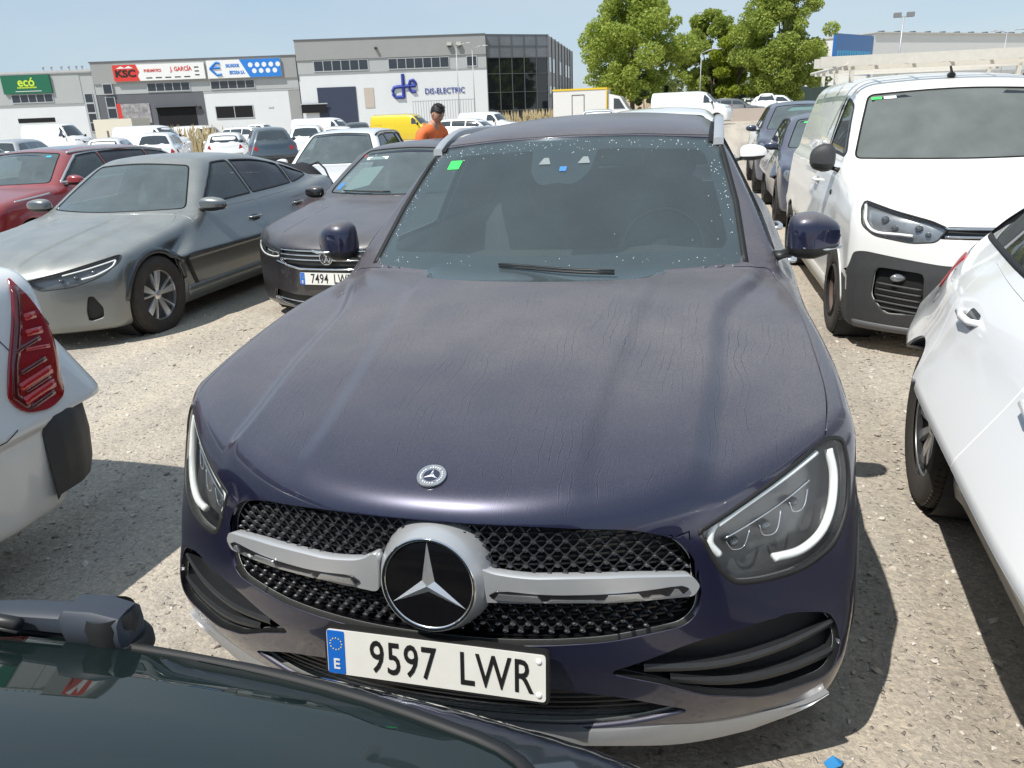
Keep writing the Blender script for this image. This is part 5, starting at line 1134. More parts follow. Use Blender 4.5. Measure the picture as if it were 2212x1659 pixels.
def red_estate():
    pt=paint('red_paint',(.26,.008,.014),metal=.25,rough=.28,dust=.30,dcol=(.45,.28,.27),low=.2)
    C=Body(L=4.80,top=[(-.1,.78),(0,.80),(.2,.88),(.9,1.0),(1.3,1.04),(2.2,1.05),(4.0,1.08),(4.8,1.05)],
     plan=[(0,.88),(.8,.92),(1.5,.90),(2.5,.90),(3.7,.92),(4.3,.89),(4.8,.84)],side=[(.12,.93),(.3,.97),(.55,1.0),(.8,1.0),(.95,.975),(1.1,.92),(1.3,.86)],
     fy=[(.12,.06),(.3,.0),(.6,.0),(.8,.05),(.95,.2)],ry=[(.2,4.68),(.6,4.79),(.9,4.78),(1.2,4.65),(1.4,4.5)],
     roof=[(1.3,1.22),(1.8,1.40),(2.1,1.465),(2.7,1.50),(3.5,1.49),(4.1,1.44),(4.6,1.34)],
     wsy=[(.9,1.05),(1.06,1.32),(1.25,1.64),(1.45,2.0)],rwy=[(.9,4.78),(1.1,4.66),(1.3,4.45),(1.5,4.15)],
     gw=[(1.3,.81),(2.0,.85),(3.4,.84),(4.5,.76)],fa=.4,fp=2.4,kU=.03,tum=.56,wc=.2,zb=.18,roofk=.09,whl=[(.86,.34,.36),(3.7,.34,.36)])
    root=make_car(C,'parked_estate',pt,150,200,splits=(2.65,3.7),wy=(.86,3.7),wr=.34,near=(1,),wsz=(1.075,1.43),rwz=(1.12,1.36),mirr=(.975,1.68,1.09),msz=(.11,.08,.07),sidekw=dict(z0=.03,z1=.075,fr=.11,bk=.05),
       loc=(-8.50,5.70,-.08),rz=R(3.0),label='red estate car with silver window trim at the left edge, behind the grey saloon')
    sw=side_windows(C,[],z0=.03,z1=.075,fr=.11,bk=.05)
    mb=MB()
    for sg in (-1,1):
        p=sw[0];V,F,_=strip_data(C,grow_poly(p,.03),0,sg,.030,.004,closed=True);mb.add(V,F)
        ys=np.linspace(2.1,4.2,16);q,n_,_=C.surf(2,1,np.array([(sg*.56,y) for y in ys]));q[:,2]+=.02;mb.tube(q,.014,8)
    mb.build('silver_trim',SILP,root,smooth=True)
    mb=MB();m=plain('roof_glass',(.10,.12,.14),.08,coat=1);patch(C,'roof_glass',rpoly([(-.42,2.25),(.42,2.25),(.42,3.6),(-.42,3.6)],.05,3),2,1,.003,m,root,res=.1)
    V,F,_=strip_data(C,[(.7,.92),(1.3,.965)],0,1,.02,.004);mob('wing_strip',V,F,SILP,root)
    patch(C,'blue_sticker',rpoly([(.36,1.385),(.43,1.383),(.42,1.400),(.36,1.402)],.003,2),1,-1,-.002,plain('sticker_bright_blue',(.05,.5,.8),.5),root,res=.05)
    return root
def grow_poly(p,d):
    c=p.mean(0);v=p-c;return p+v/np.linalg.norm(v,axis=1,keepdims=True)*d
def suv_body(L=4.40,H=1.62,W=.91,**k):
    s=H/1.62;d=dict(L=L,top=[(-.1,.86),(0,.88),(.15,.94),(.8,1.04),(1.2,1.08),(2.2,1.09),(4.0,1.12),(L,1.08)],
     plan=[(0,W-.05),(.8,W),(1.5,W-.02),(2.5,W-.02),(3.5,W),(4.0,W-.03),(L,W-.10)],side=[(.15,.94),(.35,.98),(.6,1.0),(.85,1.0),(1.0,.97),(1.15,.92),(1.3,.87)],
     fy=[(.15,.08),(.35,.0),(.7,.0),(.85,.05),(1.0,.15)],ry=[(.2,L-.15),(.5,L-.01),(.9,L-.02),(1.2,L-.12),(1.5,L-.35)],
     roof=[(1.2,1.34*s),(1.7,1.51*s),(2.0,1.58*s),(2.6,H),(3.4,H-.01),(4.0,H-.06),(L,H-.15)],
     wsy=[(.95,1.0),(1.1,1.2),(1.3,1.47),(1.55,1.85)],rwy=[(.9,L-.02),(1.15,L-.12),(1.4,L-.32),(1.6,L-.5)],
     gw=[(1.2,.82),(2.0,.85),(3.4,.84),(L-.2,.76)],fa=.38,fp=2.5,kU=.03,tum=.45,wc=.18,zb=.22,roofk=.09,whl=[(.85,.35,.37),(L-.88,.35,.37)])
    d.update(k);return Body(**d)
def mid_suvs():
    # white SUV behind the black estate
    C=suv_body();pt=paint('white_paint_c',(.80,.80,.80),metal=0,rough=.35,dust=.12,dcol=(.65,.63,.6),low=.15)
    r=make_car(C,'parked_suv',pt,120,150,splits=(2.5,3.35),wy=(.85,3.52),wr=.35,wst='x',near=(1,-1),wsz=(1.10,1.54),rwz=(1.15,1.5),mirr=(.97,1.55,1.12),loc=(-5.30,9.45,-.14),rz=R(10),label='white SUV with roof rails parked behind the black estate car',group='cars in the near rows')
    mb=MB()
    for sg in (-1,1):
        ys=np.linspace(1.95,4.0,14);q,n_,_=C.surf(2,1,np.array([(sg*.57,y) for y in ys]));q[:,2]+=.03*np.minimum(sstep(1.95,2.2,ys),sstep(4,3.8,ys));mb.tube(q,.016,8)
    mb.build('roof_rail',TRIM,r,smooth=True)
    # two dark blue cars in the row behind the van
    pt=paint('slate_blue_paint',(.045,.055,.095),metal=.5,rough=.28,dust=.45,dcol=(.26,.26,.29),low=.55)
    C=suv_body(H=1.60)
    def front(C,r):
        for sg in (1,-1):
            p=rpoly([(.52,.80),(.68,.86),(.84,.90),(.87,.80),(.80,.72),(.55,.74)],.03,3);p=p if sg>0 else mir(p)
            patch(C,'headlight',p,1,-1,.002,plain('lamp_glass',(.25,.27,.28),.08,coat=1,metal=.5,var=.5,scale=12),r,res=.05,skirt=.01)
        patch(C,'grille',rpoly([(-.48,.80),(.48,.80),(.44,.60),(-.44,.60)],.03,3),1,-1,.002,BLK,r,res=.06,skirt=.01)
        patch(C,'lower_grille',rpoly([(-.6,.45),(.6,.45),(.5,.28),(-.5,.28)],.03,3),1,-1,.002,BLK,r,res=.06,skirt=.01)
    a=make_car(C,'parked_suv',pt,120,160,splits=(2.5,3.35),wy=(.85,3.52),wr=.35,wst='x',near=(-1,),wsz=(1.10,1.52),rwz=(1.15,1.5),mirr=(.97,1.55,1.12),loc=(2.21,13.9,.05),rz=R(.4),label='slate blue SUV farther back behind the white van',group='cars in the near rows');front(C,a)
    patch(C,'sun_shade',rpoly([(-.30,1.43),(.35,1.44),(.30,1.50),(-.20,1.49)],.02,3),1,-1,-.01,plain('pale_green_sticker',(.25,.5,.42),.6),a,res=.08)
    C=suv_body(L=4.3,H=1.47,top=[(-.1,.74),(0,.76),(.15,.82),(.8,.93),(1.2,.97),(2.2,.99),(3.9,1.02),(4.3,.98)],wsy=[(.85,1.0),(1.0,1.25),(1.2,1.57),(1.42,1.95)],roof=[(1.2,1.2),(1.7,1.37),(2.0,1.43),(2.6,1.47),(3.4,1.45),(3.9,1.38),(4.3,1.28)])
    b=make_car(C,'parked_hatchback',pt,120,160,splits=(2.5,3.3),wy=(.83,3.42),wr=.33,wst='x',near=(-1,),wsz=(1.0,1.38),rwz=(1.08,1.35),mirr=(.96,1.6,1.02),loc=(2.33,9.5,.02),rz=R(.5),label='dark blue hatchback directly behind the white van',group='cars in the near rows')
    patch(C,'green_sticker',rpoly([(-.50,1.325),(-.44,1.327),(-.44,1.345),(-.49,1.343)],.003,2),1,-1,-.002,GREENS,b,res=.05)
    for sg in (1,-1):
        p=rpoly([(.52,.68),(.68,.74),(.84,.78),(.87,.70),(.80,.62),(.55,.63)],.03,3);p=p if sg>0 else mir(p);patch(C,'headlight',p,1,-1,.002,MATS['lamp_glass'],b,res=.05,skirt=.01)
    # white car behind the blue SUV: only its wing mirror shows beside the pillar
    C=suv_body();pt=MATS['white_paint_c']
    c=make_car(C,'parked_suv',pt,90,120,splits=(2.5,3.35),wy=(.85,3.52),wr=.35,wst='x',near=(),wsz=(1.10,1.54),rwz=(1.15,1.5),mirr=(.97,1.62,1.17),msz=(.13,.09,.085),loc=(-.03,5.25,.02),rz=R(.3),label='white SUV behind the blue SUV with only a wing mirror showing',group='cars in the near rows')
    return
def white_suv_left():
    pt=paint('white_paint_d',(.78,.79,.78),metal=0,rough=.35,dust=.12,dcol=(.6,.58,.52),low=.2)
    L=4.60
    C=suv_body(L=L,H=1.66,W=.92,plan=[(0,.87),(.8,.92),(1.5,.905),(2.5,.905),(3.5,.92),(4.2,.92),(L,.90)],ry=[(.2,4.33),(.35,4.37),(.55,4.39),(.65,4.40),(.9,4.43),(1.2,4.42),(1.6,4.2)],ra=.035,rp=6,kR=.05,side=[(.15,.93),(.35,.97),(.6,1.0),(.85,1.0),(1.0,.985),(1.15,.95),(1.3,.90)],top=[(-.1,.86),(0,.88),(.15,.94),(.8,1.04),(1.2,1.08),(2.2,1.12),(3.6,1.20),(4.1,1.22),(L,1.18)])
    tl=rpoly([(4.300,1.150,.01),(4.345,1.04,.05),(4.372,.95,.08),(4.388,.79,.05),(4.360,.685,.03),(4.27,.655,.05),(4.16,.680,.04),(4.115,.746,.03),(4.150,.86,.08),(4.235,1.02,.08)],.03,4)
    reg={'cut':[(None,0,0,tl)]}
    r=make_car(C,'parked_suv',pt,200,240,splits=(2.5,3.35),wy=(.86,3.50),wr=.35,wst='x',near=(1,),extra=reg,wsz=(1.10,1.55),rwz=(1.25,1.52),mirr=(.98,1.55,1.12),loc=(-2.765,-3.40,0),rz=R(0),label='white SUV at the left edge with a tall red tail light and black bumper corner')
    for sg in (1,-1):
        h=patch(C,'tail_light',grow_poly(tl,.001),0,sg,.010,REDL,r,res=.02,skirt=.02)
        mb=MB()
        for (a,b,w_) in (((4.275,1.01),(4.325,1.01),.026),((4.26,.955),(4.33,.95),.026),((4.235,.90),(4.34,.885),.014)):
            V,F,_=strip_data(C,[a,b],0,sg,w_,.006,off=.012);mb.add(V,F)
        for z in (.80,.745): 
            V,F,_=strip_data(C,[(4.17,z-.025),(4.32,z)],0,sg,.034,.008,off=.012);mb.add(V,F)
        mb.build('tail_light_ribs',plain('bright_red_lens',(.5,.01,.012),.15,coat=1),h,smooth=True)
        mb=MB()
        for z in (.845,.925,.775,.71):
            V,F,_=strip_data(C,[(4.19,z-.02),(4.31,z)],0,sg,.018,.004,off=.012);mb.add(V,F)
        V,F,_=strip_data(C,[(4.295,1.12),(4.245,1.0),(4.175,.86),(4.145,.75),(4.19,.69)],0,sg,.03,.004,off=.011);mb.add(V,F)
        mb.build('tail_light_bands',REDD,h,smooth=True)
    # black rear bumper wrapping the corner
    mb=MB();prof=[(.635,-.05),(.63,.012),(.60,.028),(.50,.032),(.38,.020),(.31,.0),(.29,-.05)]
    xs=np.concatenate([[.935],np.linspace(.93,.2,12)]);pts=[]
    pl=[(.922,4.22),(.920,4.30),(.905,4.38),(.82,4.48),(.5,4.52),(.0,4.53)];pl=pl+[(-a,b) for a,b in pl[::-1][1:]]
    pl=spline(pl,5);V=[]
    for i,(x,y) in enumerate(pl):
        t=np.array(pl[min(i+1,len(pl)-1)])-np.array(pl[max(i-1,0)]);nn=np.array([t[1],-t[0]]);nn=-nn/np.linalg.norm(nn) if (nn@np.array([x,y-3]))<0 else nn/np.linalg.norm(nn)
        k=min(1,sstep(0,4,i)*1.0+.15,sstep(0,4,len(pl)-1-i)+.15)
        for z,o in prof: V.append((x+nn[0]*o*k,y+nn[1]*o*k,z))
    n=len(pl);m=len(prof);mb.add(V,[(i*m+j,i*m+j+1,(i+1)*m+j+1,(i+1)*m+j) for i in range(n-1) for j in range(m-1)]+[tuple(range(m))]);mb.build('rear_bumper',CLAD,r,smooth='auto')
    V,F,_=strip_data(C,[(4.06,1.02),(4.14,.98),(4.18,.91),(4.19,.86)],0,1,.004,-1,off=.0012);mob('panel_gap',V,F,RUB,r);V,F,_=strip_data(C,[(3.98,.62),(4.04,.62),(4.10,.64)],0,1,.004,-1,off=.0012);mob('panel_gap',V,F,RUB,r)
    return r
def front_left_car():
    """dark green-glassed hatchback under the camera, its sloping rear window and wiper toward the blue SUV"""
    pt=paint('black_green_paint',(.012,.016,.022),metal=.3,rough=.12,dust=.02,low=.05)
    L=4.55
    C=Body(L=L,top=[(-.1,.70),(0,.74),(.8,.92),(1.3,.98),(2.5,1.0),(3.8,1.03),(4.4,1.015),(L,.995)],
     plan=[(0,.86),(.8,.90),(2.5,.90),(3.6,.91),(4.2,.88),(L,.84)],side=[(.15,.93),(.4,.97),(.6,1.0),(.8,1.0),(.95,.97),(1.1,.9)],
     fy=[(.12,.06),(.3,.0),(.6,.0),(.8,.08)],ry=[(.2,L-.10),(.5,L-.01),(.75,L),(.88,L-.02),(1.0,L-.08)],
     roof=[(1.2,1.2),(1.8,1.38),(2.2,1.43),(2.9,1.44),(3.3,1.415),(3.7,1.31),(4.1,1.165),(4.4,1.05),(4.5,1.0)],
     wsy=[(.85,1.0),(1.0,1.25),(1.2,1.6),(1.42,2.0)],rwy=[(.9,4.55),(1.0,4.5),(1.1,4.45),(1.3,4.30)],
     gw=[(1.3,.79),(2.0,.83),(3.4,.80),(4.0,.76),(4.5,.72)],fa=.4,fp=2.4,ra=.10,rp=2.6,kT=.10,kF=.05,kR=.05,kU=.06,kG=.05,tum=.50,wc=.2,zb=.2,roofk=.10,rcrown=.035,whl=[(.86,.33,.35),(3.7,.33,.35)])
    gl=rpoly([(-.66,3.45,.05),(.66,3.45,.05),(.68,4.0,.2),(.60,4.385,.08),(.3,4.455,.3),(0,4.47,.3),(-.3,4.455,.3),(-.60,4.385,.08),(-.68,4.0,.2)],.06,5)
    root=empty('parked_hatchback',(-.16,-.575-L,0),R(0),label='dark car in the bottom left corner showing its sloping rear window and wiper',cat='car')
    reg=[(None,0,0,arc_out(y,.36,.33)) for y in (.86,3.7)]+[(None,2,1,gl)]
    shell(C,root,170,220,reg,pt)
    g=plain('dark_green_rear_glass',(.006,.014,.013),.015,coat=0,spec=1.0,var=.05)
    gg=glass('rear_glass_green',(.03,.07,.065),.13,(.07,.125,.12),rough=.01,nv=.10)
    w_=patch(C,'rear_window',gl,2,1,-.003,gg,root,res=.06)
    inn=rpoly([(-.61,3.50,.05),(.61,3.50,.05),(.63,4.0,.2),(.55,4.345,.08),(.3,4.405,.3),(0,4.42,.3),(-.3,4.405,.3),(-.55,4.345,.08),(-.63,4.0,.2)],.06,5)
    patch(C,'window_border',gl,2,1,-.006,plain('black_glass_border',(.022,.024,.03),.25,coat=.5),w_,res=.08,holes=[inn])
    V,F,_=strip_data(C,gl,2,1,.014,.003,closed=True);mob('window_seal',V,F,RUB,root)
    mb=MB();mb.box((-.62,2.9,.80),(.62,4.35,.83));mb.build('parcel_shelf',LINER,root)
    # wiper: pivot, motor cap and arm lying along the lower edge
    Q,N_,_=C.surf(2,1,np.array([[0.0,4.475]]));q=Q[0];n_=N_[0]
    mb=MB();mb.lathe([(.0,.012),(.040,.010),(.045,.0),(.045,-.012)],28,axis=2);mb.V=[v+q for v in mb.V];b=mb.build('wiper_pivot',RUB,root,smooth='auto')
    T=Matrix.Rotation(R(4),3,'Z')
    mb=MB();P=[(.032,.0,.022),(.026,.0,.036),(-.01,.0,.042),(-.05,-.002,.044),(-.06,-.002,.046),(-.14,-.006,.047),(-.32,-.02,.040),(-.48,-.03,.030)];Wd=[.016,.026,.028,.027,.021,.019,.014,.010];Ht=[.016,.028,.030,.028,.016,.014,.010,.007]
    V=[]
    for (x,y,z),a,h in zip(P,Wd,Ht):
        for k in range(12):
            t=2*math.pi*k/12;sp=lambda v:math.copysign(abs(v)**.55,v);V.append(np.array(T@Vector((x,y+a*sp(math.cos(t)),z-.012+h*sp(math.sin(t)))))+q)
    mb.add(V,[(i*12+j,i*12+(j+1)%12,(i+1)*12+(j+1)%12,(i+1)*12+j) for i in range(len(P)-1) for j in range(12)]+[tuple(range(12)),tuple(range(12*(len(P)-1),12*len(P)))[::-1]])
    arm=mb.build('wiper_arm',plain('wiper_grey',(.035,.042,.055),.5,var=.1),root,smooth='auto')
    mb=MB();mb.lathe([(.030,-.0),(.034,.035),(.03,.05)],20,axis=2);mb.V=[v+q for v in mb.V];mb.build('pivot_boss',BLK,arm,smooth=True)
    mb=MB();X=np.linspace(-.62,-.10,12);Q,N2,_=C.surf(2,1,np.array([(x,4.43-.06*((x+.3)/.3)**2*.3) for x in X]));mb.tube(Q+N2*.020,.009,6);mb.tube(Q+N2*.010,.004,4);mb.build('wiper_blade',BLK,arm,smooth=True)
    for sg in (-1,1):
        patch(C,'tail_light',rpoly([(sg*.45,.90),(sg*.80,.90),(sg*.82,.76),(sg*.48,.78)][::(1 if sg>0 else -1)],.03,3),1,1,.003,REDL,root,res=.05,skirt=.01)
        for y in (.86,3.7): wheel(root,sg*.80,y,.33,sg,'x',detail=False)
    patch(C,'windscreen',screen_poly(C,1.0,1.38),1,-1,.002,BGG,root,res=.1)
    for p in side_windows(C,[2.5],z0=.03,z1=.09,fr=.12,bk=.12):
        for sg in (-1,1): patch(C,'side_window',p,0,sg,.002,BGG,root,res=.1)
    return root
# ---------------------------------------------------------------- buildings across the lot
GREYC=plain('grey_cladding',(.30,.305,.30),.6,var=.06,scale=.6); GREYL=plain('light_grey_cladding',(.40,.42,.42),.6,var=.06,scale=.6); WALLW=plain('white_precast',(.66,.68,.69),.75,var=.05,scale=.5); DKG=plain('dark_grey_panel',(.115,.12,.135),.6,var=.08,scale=.6)
WFR=plain('window_frame_grey',(.42,.44,.46),.5); WGL=plain('far_glass_dark',(.025,.03,.04),.08,coat=.6,var=.5,scale=.7); BLKO=plain('opening_shade',(.006,.006,.008),.9); CONC=plain('pale_concrete',(.50,.49,.46),.85,var=.15,scale=2)  # BLKO paints the shade inside openings as flat near-black
FA=Vector((-48,88,0)); FTH=R(17)
def fl(x,y):
    d=Vector((x,y,0))-FA;return (d.x*math.cos(FTH)+d.y*math.sin(FTH),-d.x*math.sin(FTH)+d.y*math.cos(FTH))
def froot(name,label,cat='building'):
    return empty(name,FA,FTH,label=label,cat=cat)
def window(root,s0,s1,z0,z1,n=4,fr=WFR,glm=WGL,y=0,nm='window'):
    mb=MB();t=.09
    mb.box((s0-t,y-.07,z0-t),(s1+t,y-.002,z0));mb.box((s0-t,y-.07,z1),(s1+t,y-.002,z1+t));mb.box((s0-t,y-.07,z0),(s0,y-.002,z1));mb.box((s1,y-.07,z0),(s1+t,y-.002,z1))
    for i in range(1,n):
        s=s0+(s1-s0)*i/n;mb.box((s-.04,y-.06,z0),(s+.04,y-.002,z1))
    w=mb.build(nm,fr,root);m2=MB();m2.box((s0,y-.03,z0),(s1,y-.003,z1));m2.build('pane',glm,w);return w
def sbox(root,name,s0,s1,y0,y1,z0,z1,m):
    mb=MB();mb.box((s0,y0,z0),(s1,y1,z1));return mb.build(name,m,root)
def ftext(root,name,s,x,z,size,mat,y,sx=1,bold=.01,align='CENTER'):
    return text(name,s,size,mat,root,(x,y,z),(R(90),0,0),sx=sx,depth=.01,bold=bold,align=align)
def buildings():
    # --- green-signed unit
    r=froot('warehouse','pale warehouse under the green sign at the far left, with six roof vents')
    sbox(r,'wall',-62,-25.45,0,30,-1,4.45,WALLW);sbox(r,'cladding',-62,-25.45,-.15,30,4.45,7.72,GREYL);sbox(r,'roof_edge',-62,-23.95,-.25,30,7.72,7.86,GREYC)
    sbox(r,'upper_roof',-62,-24.0,4,29,7.86,8.35,CONC);sbox(r,'stair_bay',-25.45,-23.95,-.10,30,-1,7.72,GREYL)
    window(r,-33.6,-28.95,4.72,5.55,5,y=-.15);sbox(r,'slot_window',-33.6,-29.3,-.03,0,2.45,2.95,BLKO)
    for k,z in enumerate((5.45,4.35,3.25,2.2)): window(r,-25.2,-24.35,z-.98,z-.06,1,y=-.10)
    for x in (-31.9,-30.9,-29.7,-28.8,-27.9,-27.2):
        mb=MB();mb.tube([(x,5,8.3),(x,5,8.75)],.10,8);mb.tube([(x,5,8.75),(x,5,8.85)],.2,8);mb.build('roof_vent',WFR,r)
    s=empty('shop_sign',FA,FTH,label='green sign reading ecó in yellow letters',cat='sign')
    sbox(s,'sign_board',-34.3,-28.75,-.40,-.17,5.68,7.66,plain('sign_green',(.01,.13,.07),.5));yel=plain('sign_yellow',(.55,.72,.05),.5)
    ftext(s,'sign_text','ecó',-31.5,6.90,1.35,yel,-.42,bold=.03)
    mb=MB()
    for k in range(14): mb.box((-32.6+k*.16,-.42,6.25),(-32.6+k*.16+.11,-.405,6.42))
    mb.build('small_lettering',yel,s);sbox(s,'thin_line',-32.9,-29.9,-.42,-.405,5.90,5.96,WHITEM)
    # --- two-unit building with the red/white and the blue/white signs
    r=froot('warehouse','grey warehouse with an open doorway, under the two long white signs')
    H=8.75
    sbox(r,'wall',-11.45,-1.45,0,32,-1,5.05,WALLW);sbox(r,'dark_wall',-23.9,-11.45,-.04,32,-1,5.25,DKG)
    sbox(r,'cladding_lower',-23.9,-.1,-.08,32,5.25,6.40,GREYL);sbox(r,'cladding_gap',-11.45,-.1,-.05,32,5.05,5.25,GREYL)
    sbox(r,'cladding_upper',-23.9,-.1,-.22,32,6.40,H,GREYC);sbox(r,'roof_edge',-24.0,-.05,-.30,32,H,H+.12,DKG);sbox(r,'roof_hut',-2.6,-.1,3,10,H+.12,9.15,CONC)
    sbox(r,'recessed_bay',-1.45,-.1,-.02,32,-1,5.05,GREYC)
    window(r,-17.75,-12.9,5.45,6.30,5,y=-.08);window(r,-10.35,-5.3,5.45,6.28,5,y=-.08)
    for z in (6.45,5.0,3.75,2.5): window(r,-22.85,-21.9,z-1.12,z-.08,1,y=-.22 if z>6 else -.08)
    sbox(r,'doorway_shade',-17.2,-12.6,-.07,-.04,.4,3.60,BLKO)  # black sheet paints the shade inside the doorway, nothing recessed behind
    window(r,-10.25,-5.9,2.15,3.45,2,glm=BLKO);sbox(r,'door_canopy',-17.4,-12.4,-.5,-.07,3.62,3.70,DKG)
    sbox(r,'wall_lamp',-12.2,-11.95,-.3,-.05,3.3,3.6,BLK);sbox(r,'small_plaque',-4.0,-3.4,-.05,-.005,3.1,3.25,CONC)
    s=empty('shop_sign',FA,FTH,label='long white and red sign reading KSC, PNEUMATICS J. GARCIA',cat='sign')
    red=plain('sign_red',(.62,.045,.03),.5);wh=plain('sign_white',(.78,.78,.77),.5)
    sbox(s,'sign_board',-21.3,-10.75,-.45,-.24,6.62,8.40,wh)
    mb=MB();mb.prism([(-21.3,6.62),(-18.35,6.62),(-18.55,7.2),(-18.3,7.6),(-18.45,8.0),(-18.6,8.40),(-21.3,8.40)],-.49,-.452);mb.build('red_field',red,s)
    ftext(s,'sign_text','KSC',-19.9,7.42,1.05,INK,-.51,sx=1.25,bold=.04);ftext(s,'sign_text','PNEUMÀTICS',-16.75,7.68,.42,red,-.47,sx=.8);ftext(s,'sign_text','J. GARCÍA',-13.45,7.76,.66,red,-.47,sx=.85,bold=.012)
    mb=MB();mb.prism([(-20.9,8.0),(-20.3,8.25),(-19.9,8.05),(-19.4,8.27),(-18.9,8.0)],-.51,-.495);mb.build('white_peaks',wh,s)
    mb=MB()
    for k in range(5): mb.box((-17.6+k*1.1,-.47,6.85),(-17.6+k*1.1+.7,-.455,6.96))
    for k in range(3): mb.box((-11.9,-.47,7.0+k*.42),(-11.4,-.455,7.12+k*.42))
    mb.build('small_lettering',INK,s)
    s=empty('shop_sign',FA,FTH,label='blue and white sign reading SALVADOR ESCODA S.A.',cat='sign')
    blu=plain('sign_blue',(.02,.20,.62),.5);sbox(s,'sign_board',-10.45,-1.85,-.45,-.24,6.58,8.55,wh)
    mb=MB();mb.prism([(-6.6,8.55),(-5.55,6.58),(-1.85,6.58),(-1.85,8.55)],-.49,-.452);mb.build('blue_field',blu,s)
    mb=MB()
    for (a,b) in (((-10.1,7.65),(-9.3,8.3)),((-10.1,7.65),(-9.4,6.95)),((-9.9,7.7),(-8.9,7.75)),((-9.4,6.95),(-8.8,7.0)),((-9.3,8.3),(-8.9,8.2))): mb.tube([(a[0],-.47,a[1]),(b[0],-.47,b[1])],.13,4)
    mb.build('letter_mark',blu,s);ftext(s,'sign_text','SALVADOR',-7.45,7.90,.50,blu,-.47,sx=.62,bold=.02);ftext(s,'sign_text','ESCODA S.A.',-7.0,7.15,.50,blu,-.47,sx=.62,bold=.02)
    mb=MB()
    for j,n in ((0,5),(1,4)):
        for k in range(n): mb.lathe([(0,-.505),(.27,-.505),(.27,-.49)],16,axis=1,c=(-5.35+k*.80+j*.38,0,7.92-j*.66))
    mb.build('round_pictograms',wh,s)
    g=empty('wall_banner',FA,FTH,label='dark banner with pale patches on the grey warehouse wall beside the open doorway',cat='banner')
    sbox(g,'banner_sheet',-21.3,-17.95,-.14,-.09,1.9,4.15,plain('banner_mix',(.30,.29,.30),.6,var=.95,scale=2.6));sbox(g,'banner_stripe',-21.75,-21.3,-.15,-.10,1.9,4.2,red)
    # --- two-storey unit with the dark glass corner
    r=froot('office_warehouse','white and grey building with a dark glazed corner and the blue letters DIS-ELECTRIC')
    H=10.35;Cx,Cy=fl(-26.58,94.55);Dx,Dy=fl(-20.18,99.9);Ex,Ey=fl(-22.6,131)
    sbox(r,'wall',0,Cx,0,34,-1,6.70,WALLW);sbox(r,'cladding_lower',-.02,Cx,-.10,34,6.70,8.20,GREYL);sbox(r,'cladding_upper',-.04,Cx,-.22,34,8.20,H,GREYC);sbox(r,'roof_edge',-.1,Cx,-.3,34,H,H+.12,DKG)
    window(r,2.0,8.3,6.98,8.05,6,y=-.10);window(r,10.8,17.9,6.95,8.02,7,y=-.10);window(r,20.1,21.2,6.98,8.0,1,y=-.10)
    sbox(r,'roller_door',2.0,6.6,-.08,-.003,1.0,5.15,plain('door_navy',(.035,.045,.08),.5,var=.1));sbox(r,'beige_panel',7.55,8.7,-.06,-.003,2.7,4.95,plain('beige_panel',(.50,.44,.38),.7))
    sbox(r,'bay_shade',.05,2.9,-.35,-.29,2.35,3.3,BLKO);sbox(r,'bay_lintel',-.1,3.1,-.40,-.28,3.3,3.42,WFR)  # bay has no depth; its inner shade is a flat black sheet
    for x in (18.1,19.2):
        sbox(r,'wall_vent',x-.28,x+.28,-.6,-.23,9.25,9.6,CONC);sbox(r,'vent_mouth',x-.24,x+.24,-.58,-.26,9.10,9.245,BLK)
    sbox(r,'security_camera',9.3,9.6,-.6,-.23,9.15,9.35,BLK)
    # glazed corner, seen at an angle
    d=Vector((Dx-Cx,Dy-Cy,0));L=d.length;a=math.atan2(d.y,d.x)
    gl=bpy.data.objects.new('glazed_corner',None);COL.objects.link(gl);gl.parent=r;gl.location=(Cx,Cy,0);gl.rotation_euler=(0,0,a)
    bpy.data.objects.remove(gl)
    T=Matrix.Rotation(a,4,'Z');T=Matrix.Translation((Cx,Cy,0))@T
    def cb(name,a0,a1,m,par=r):
        mb=MB();mb.box(a0,a1,T=T);return mb.build(name,m,par)
    g=cb('glazed_corner',(0.1,0.02,-1),(L,10,7.85),plain('dark_curtain_glass',(.010,.012,.016),.04,coat=1,var=.4,scale=.3));cb('upper_glazing',(0.1,.01,7.85),(L,10,H+.05),plain('grey_curtain_glass',(.16,.17,.19),.25,coat=.8,var=.35,scale=.5),g)
    mb=MB()
    for i in range(6): mb.box((i*L/5-.04+.05,-.05,0),(i*L/5+.04+.05,.005,H),T=T)
    for z in (1.8,3.9,6.0,7.8,9.1,H): mb.box((.05,-.04,z-.03),(L,.003,z+.03),T=T)
    mb.build('mullions',plain('mullion_grey',(.10,.105,.11),.5),g)
    side=[(Dx,Dy),(Ex,Ey)];d2=Vector((Ex-Dx,Ey-Dy,0));L2=d2.length;a2=math.atan2(d2.y,d2.x);T2=Matrix.Translation((Dx,Dy,0))@Matrix.Rotation(a2,4,'Z')
    mb=MB();mb.box((0,.0,-1),(L2,6,H),T=T2);sw_=mb.build('side_wall',GREYC,r)
    mb=MB()
    for i in range(9): mb.box((i*L2/8-.12,-.12,-1),(i*L2/8+.12,-.003,H+.06),T=T2)
    mb.build('wall_ribs',DKG,sw_)
    for i in (0,1,3,5,6):
        x0=i*L2/8+.9
        for z0,z1 in ((6.2,7.9),(3.2,4.5)):
            mb=MB();mb.box((x0,-.06,z0),(x0+2,-.004,z1),T=T2);mb.build('side_window',WGL,r)
    dk=plain('letter_navy',(.03,.05,.30),.5)
    s=empty('company_sign',FA,FTH,label='blue linked letters d and e beside the words DIS-ELECTRIC on the white wall',cat='sign')
    ftext(s,'sign_text','DIS-ELECTRIC',17.25,4.28,.90,dk,-.06,sx=.88,bold=.008)
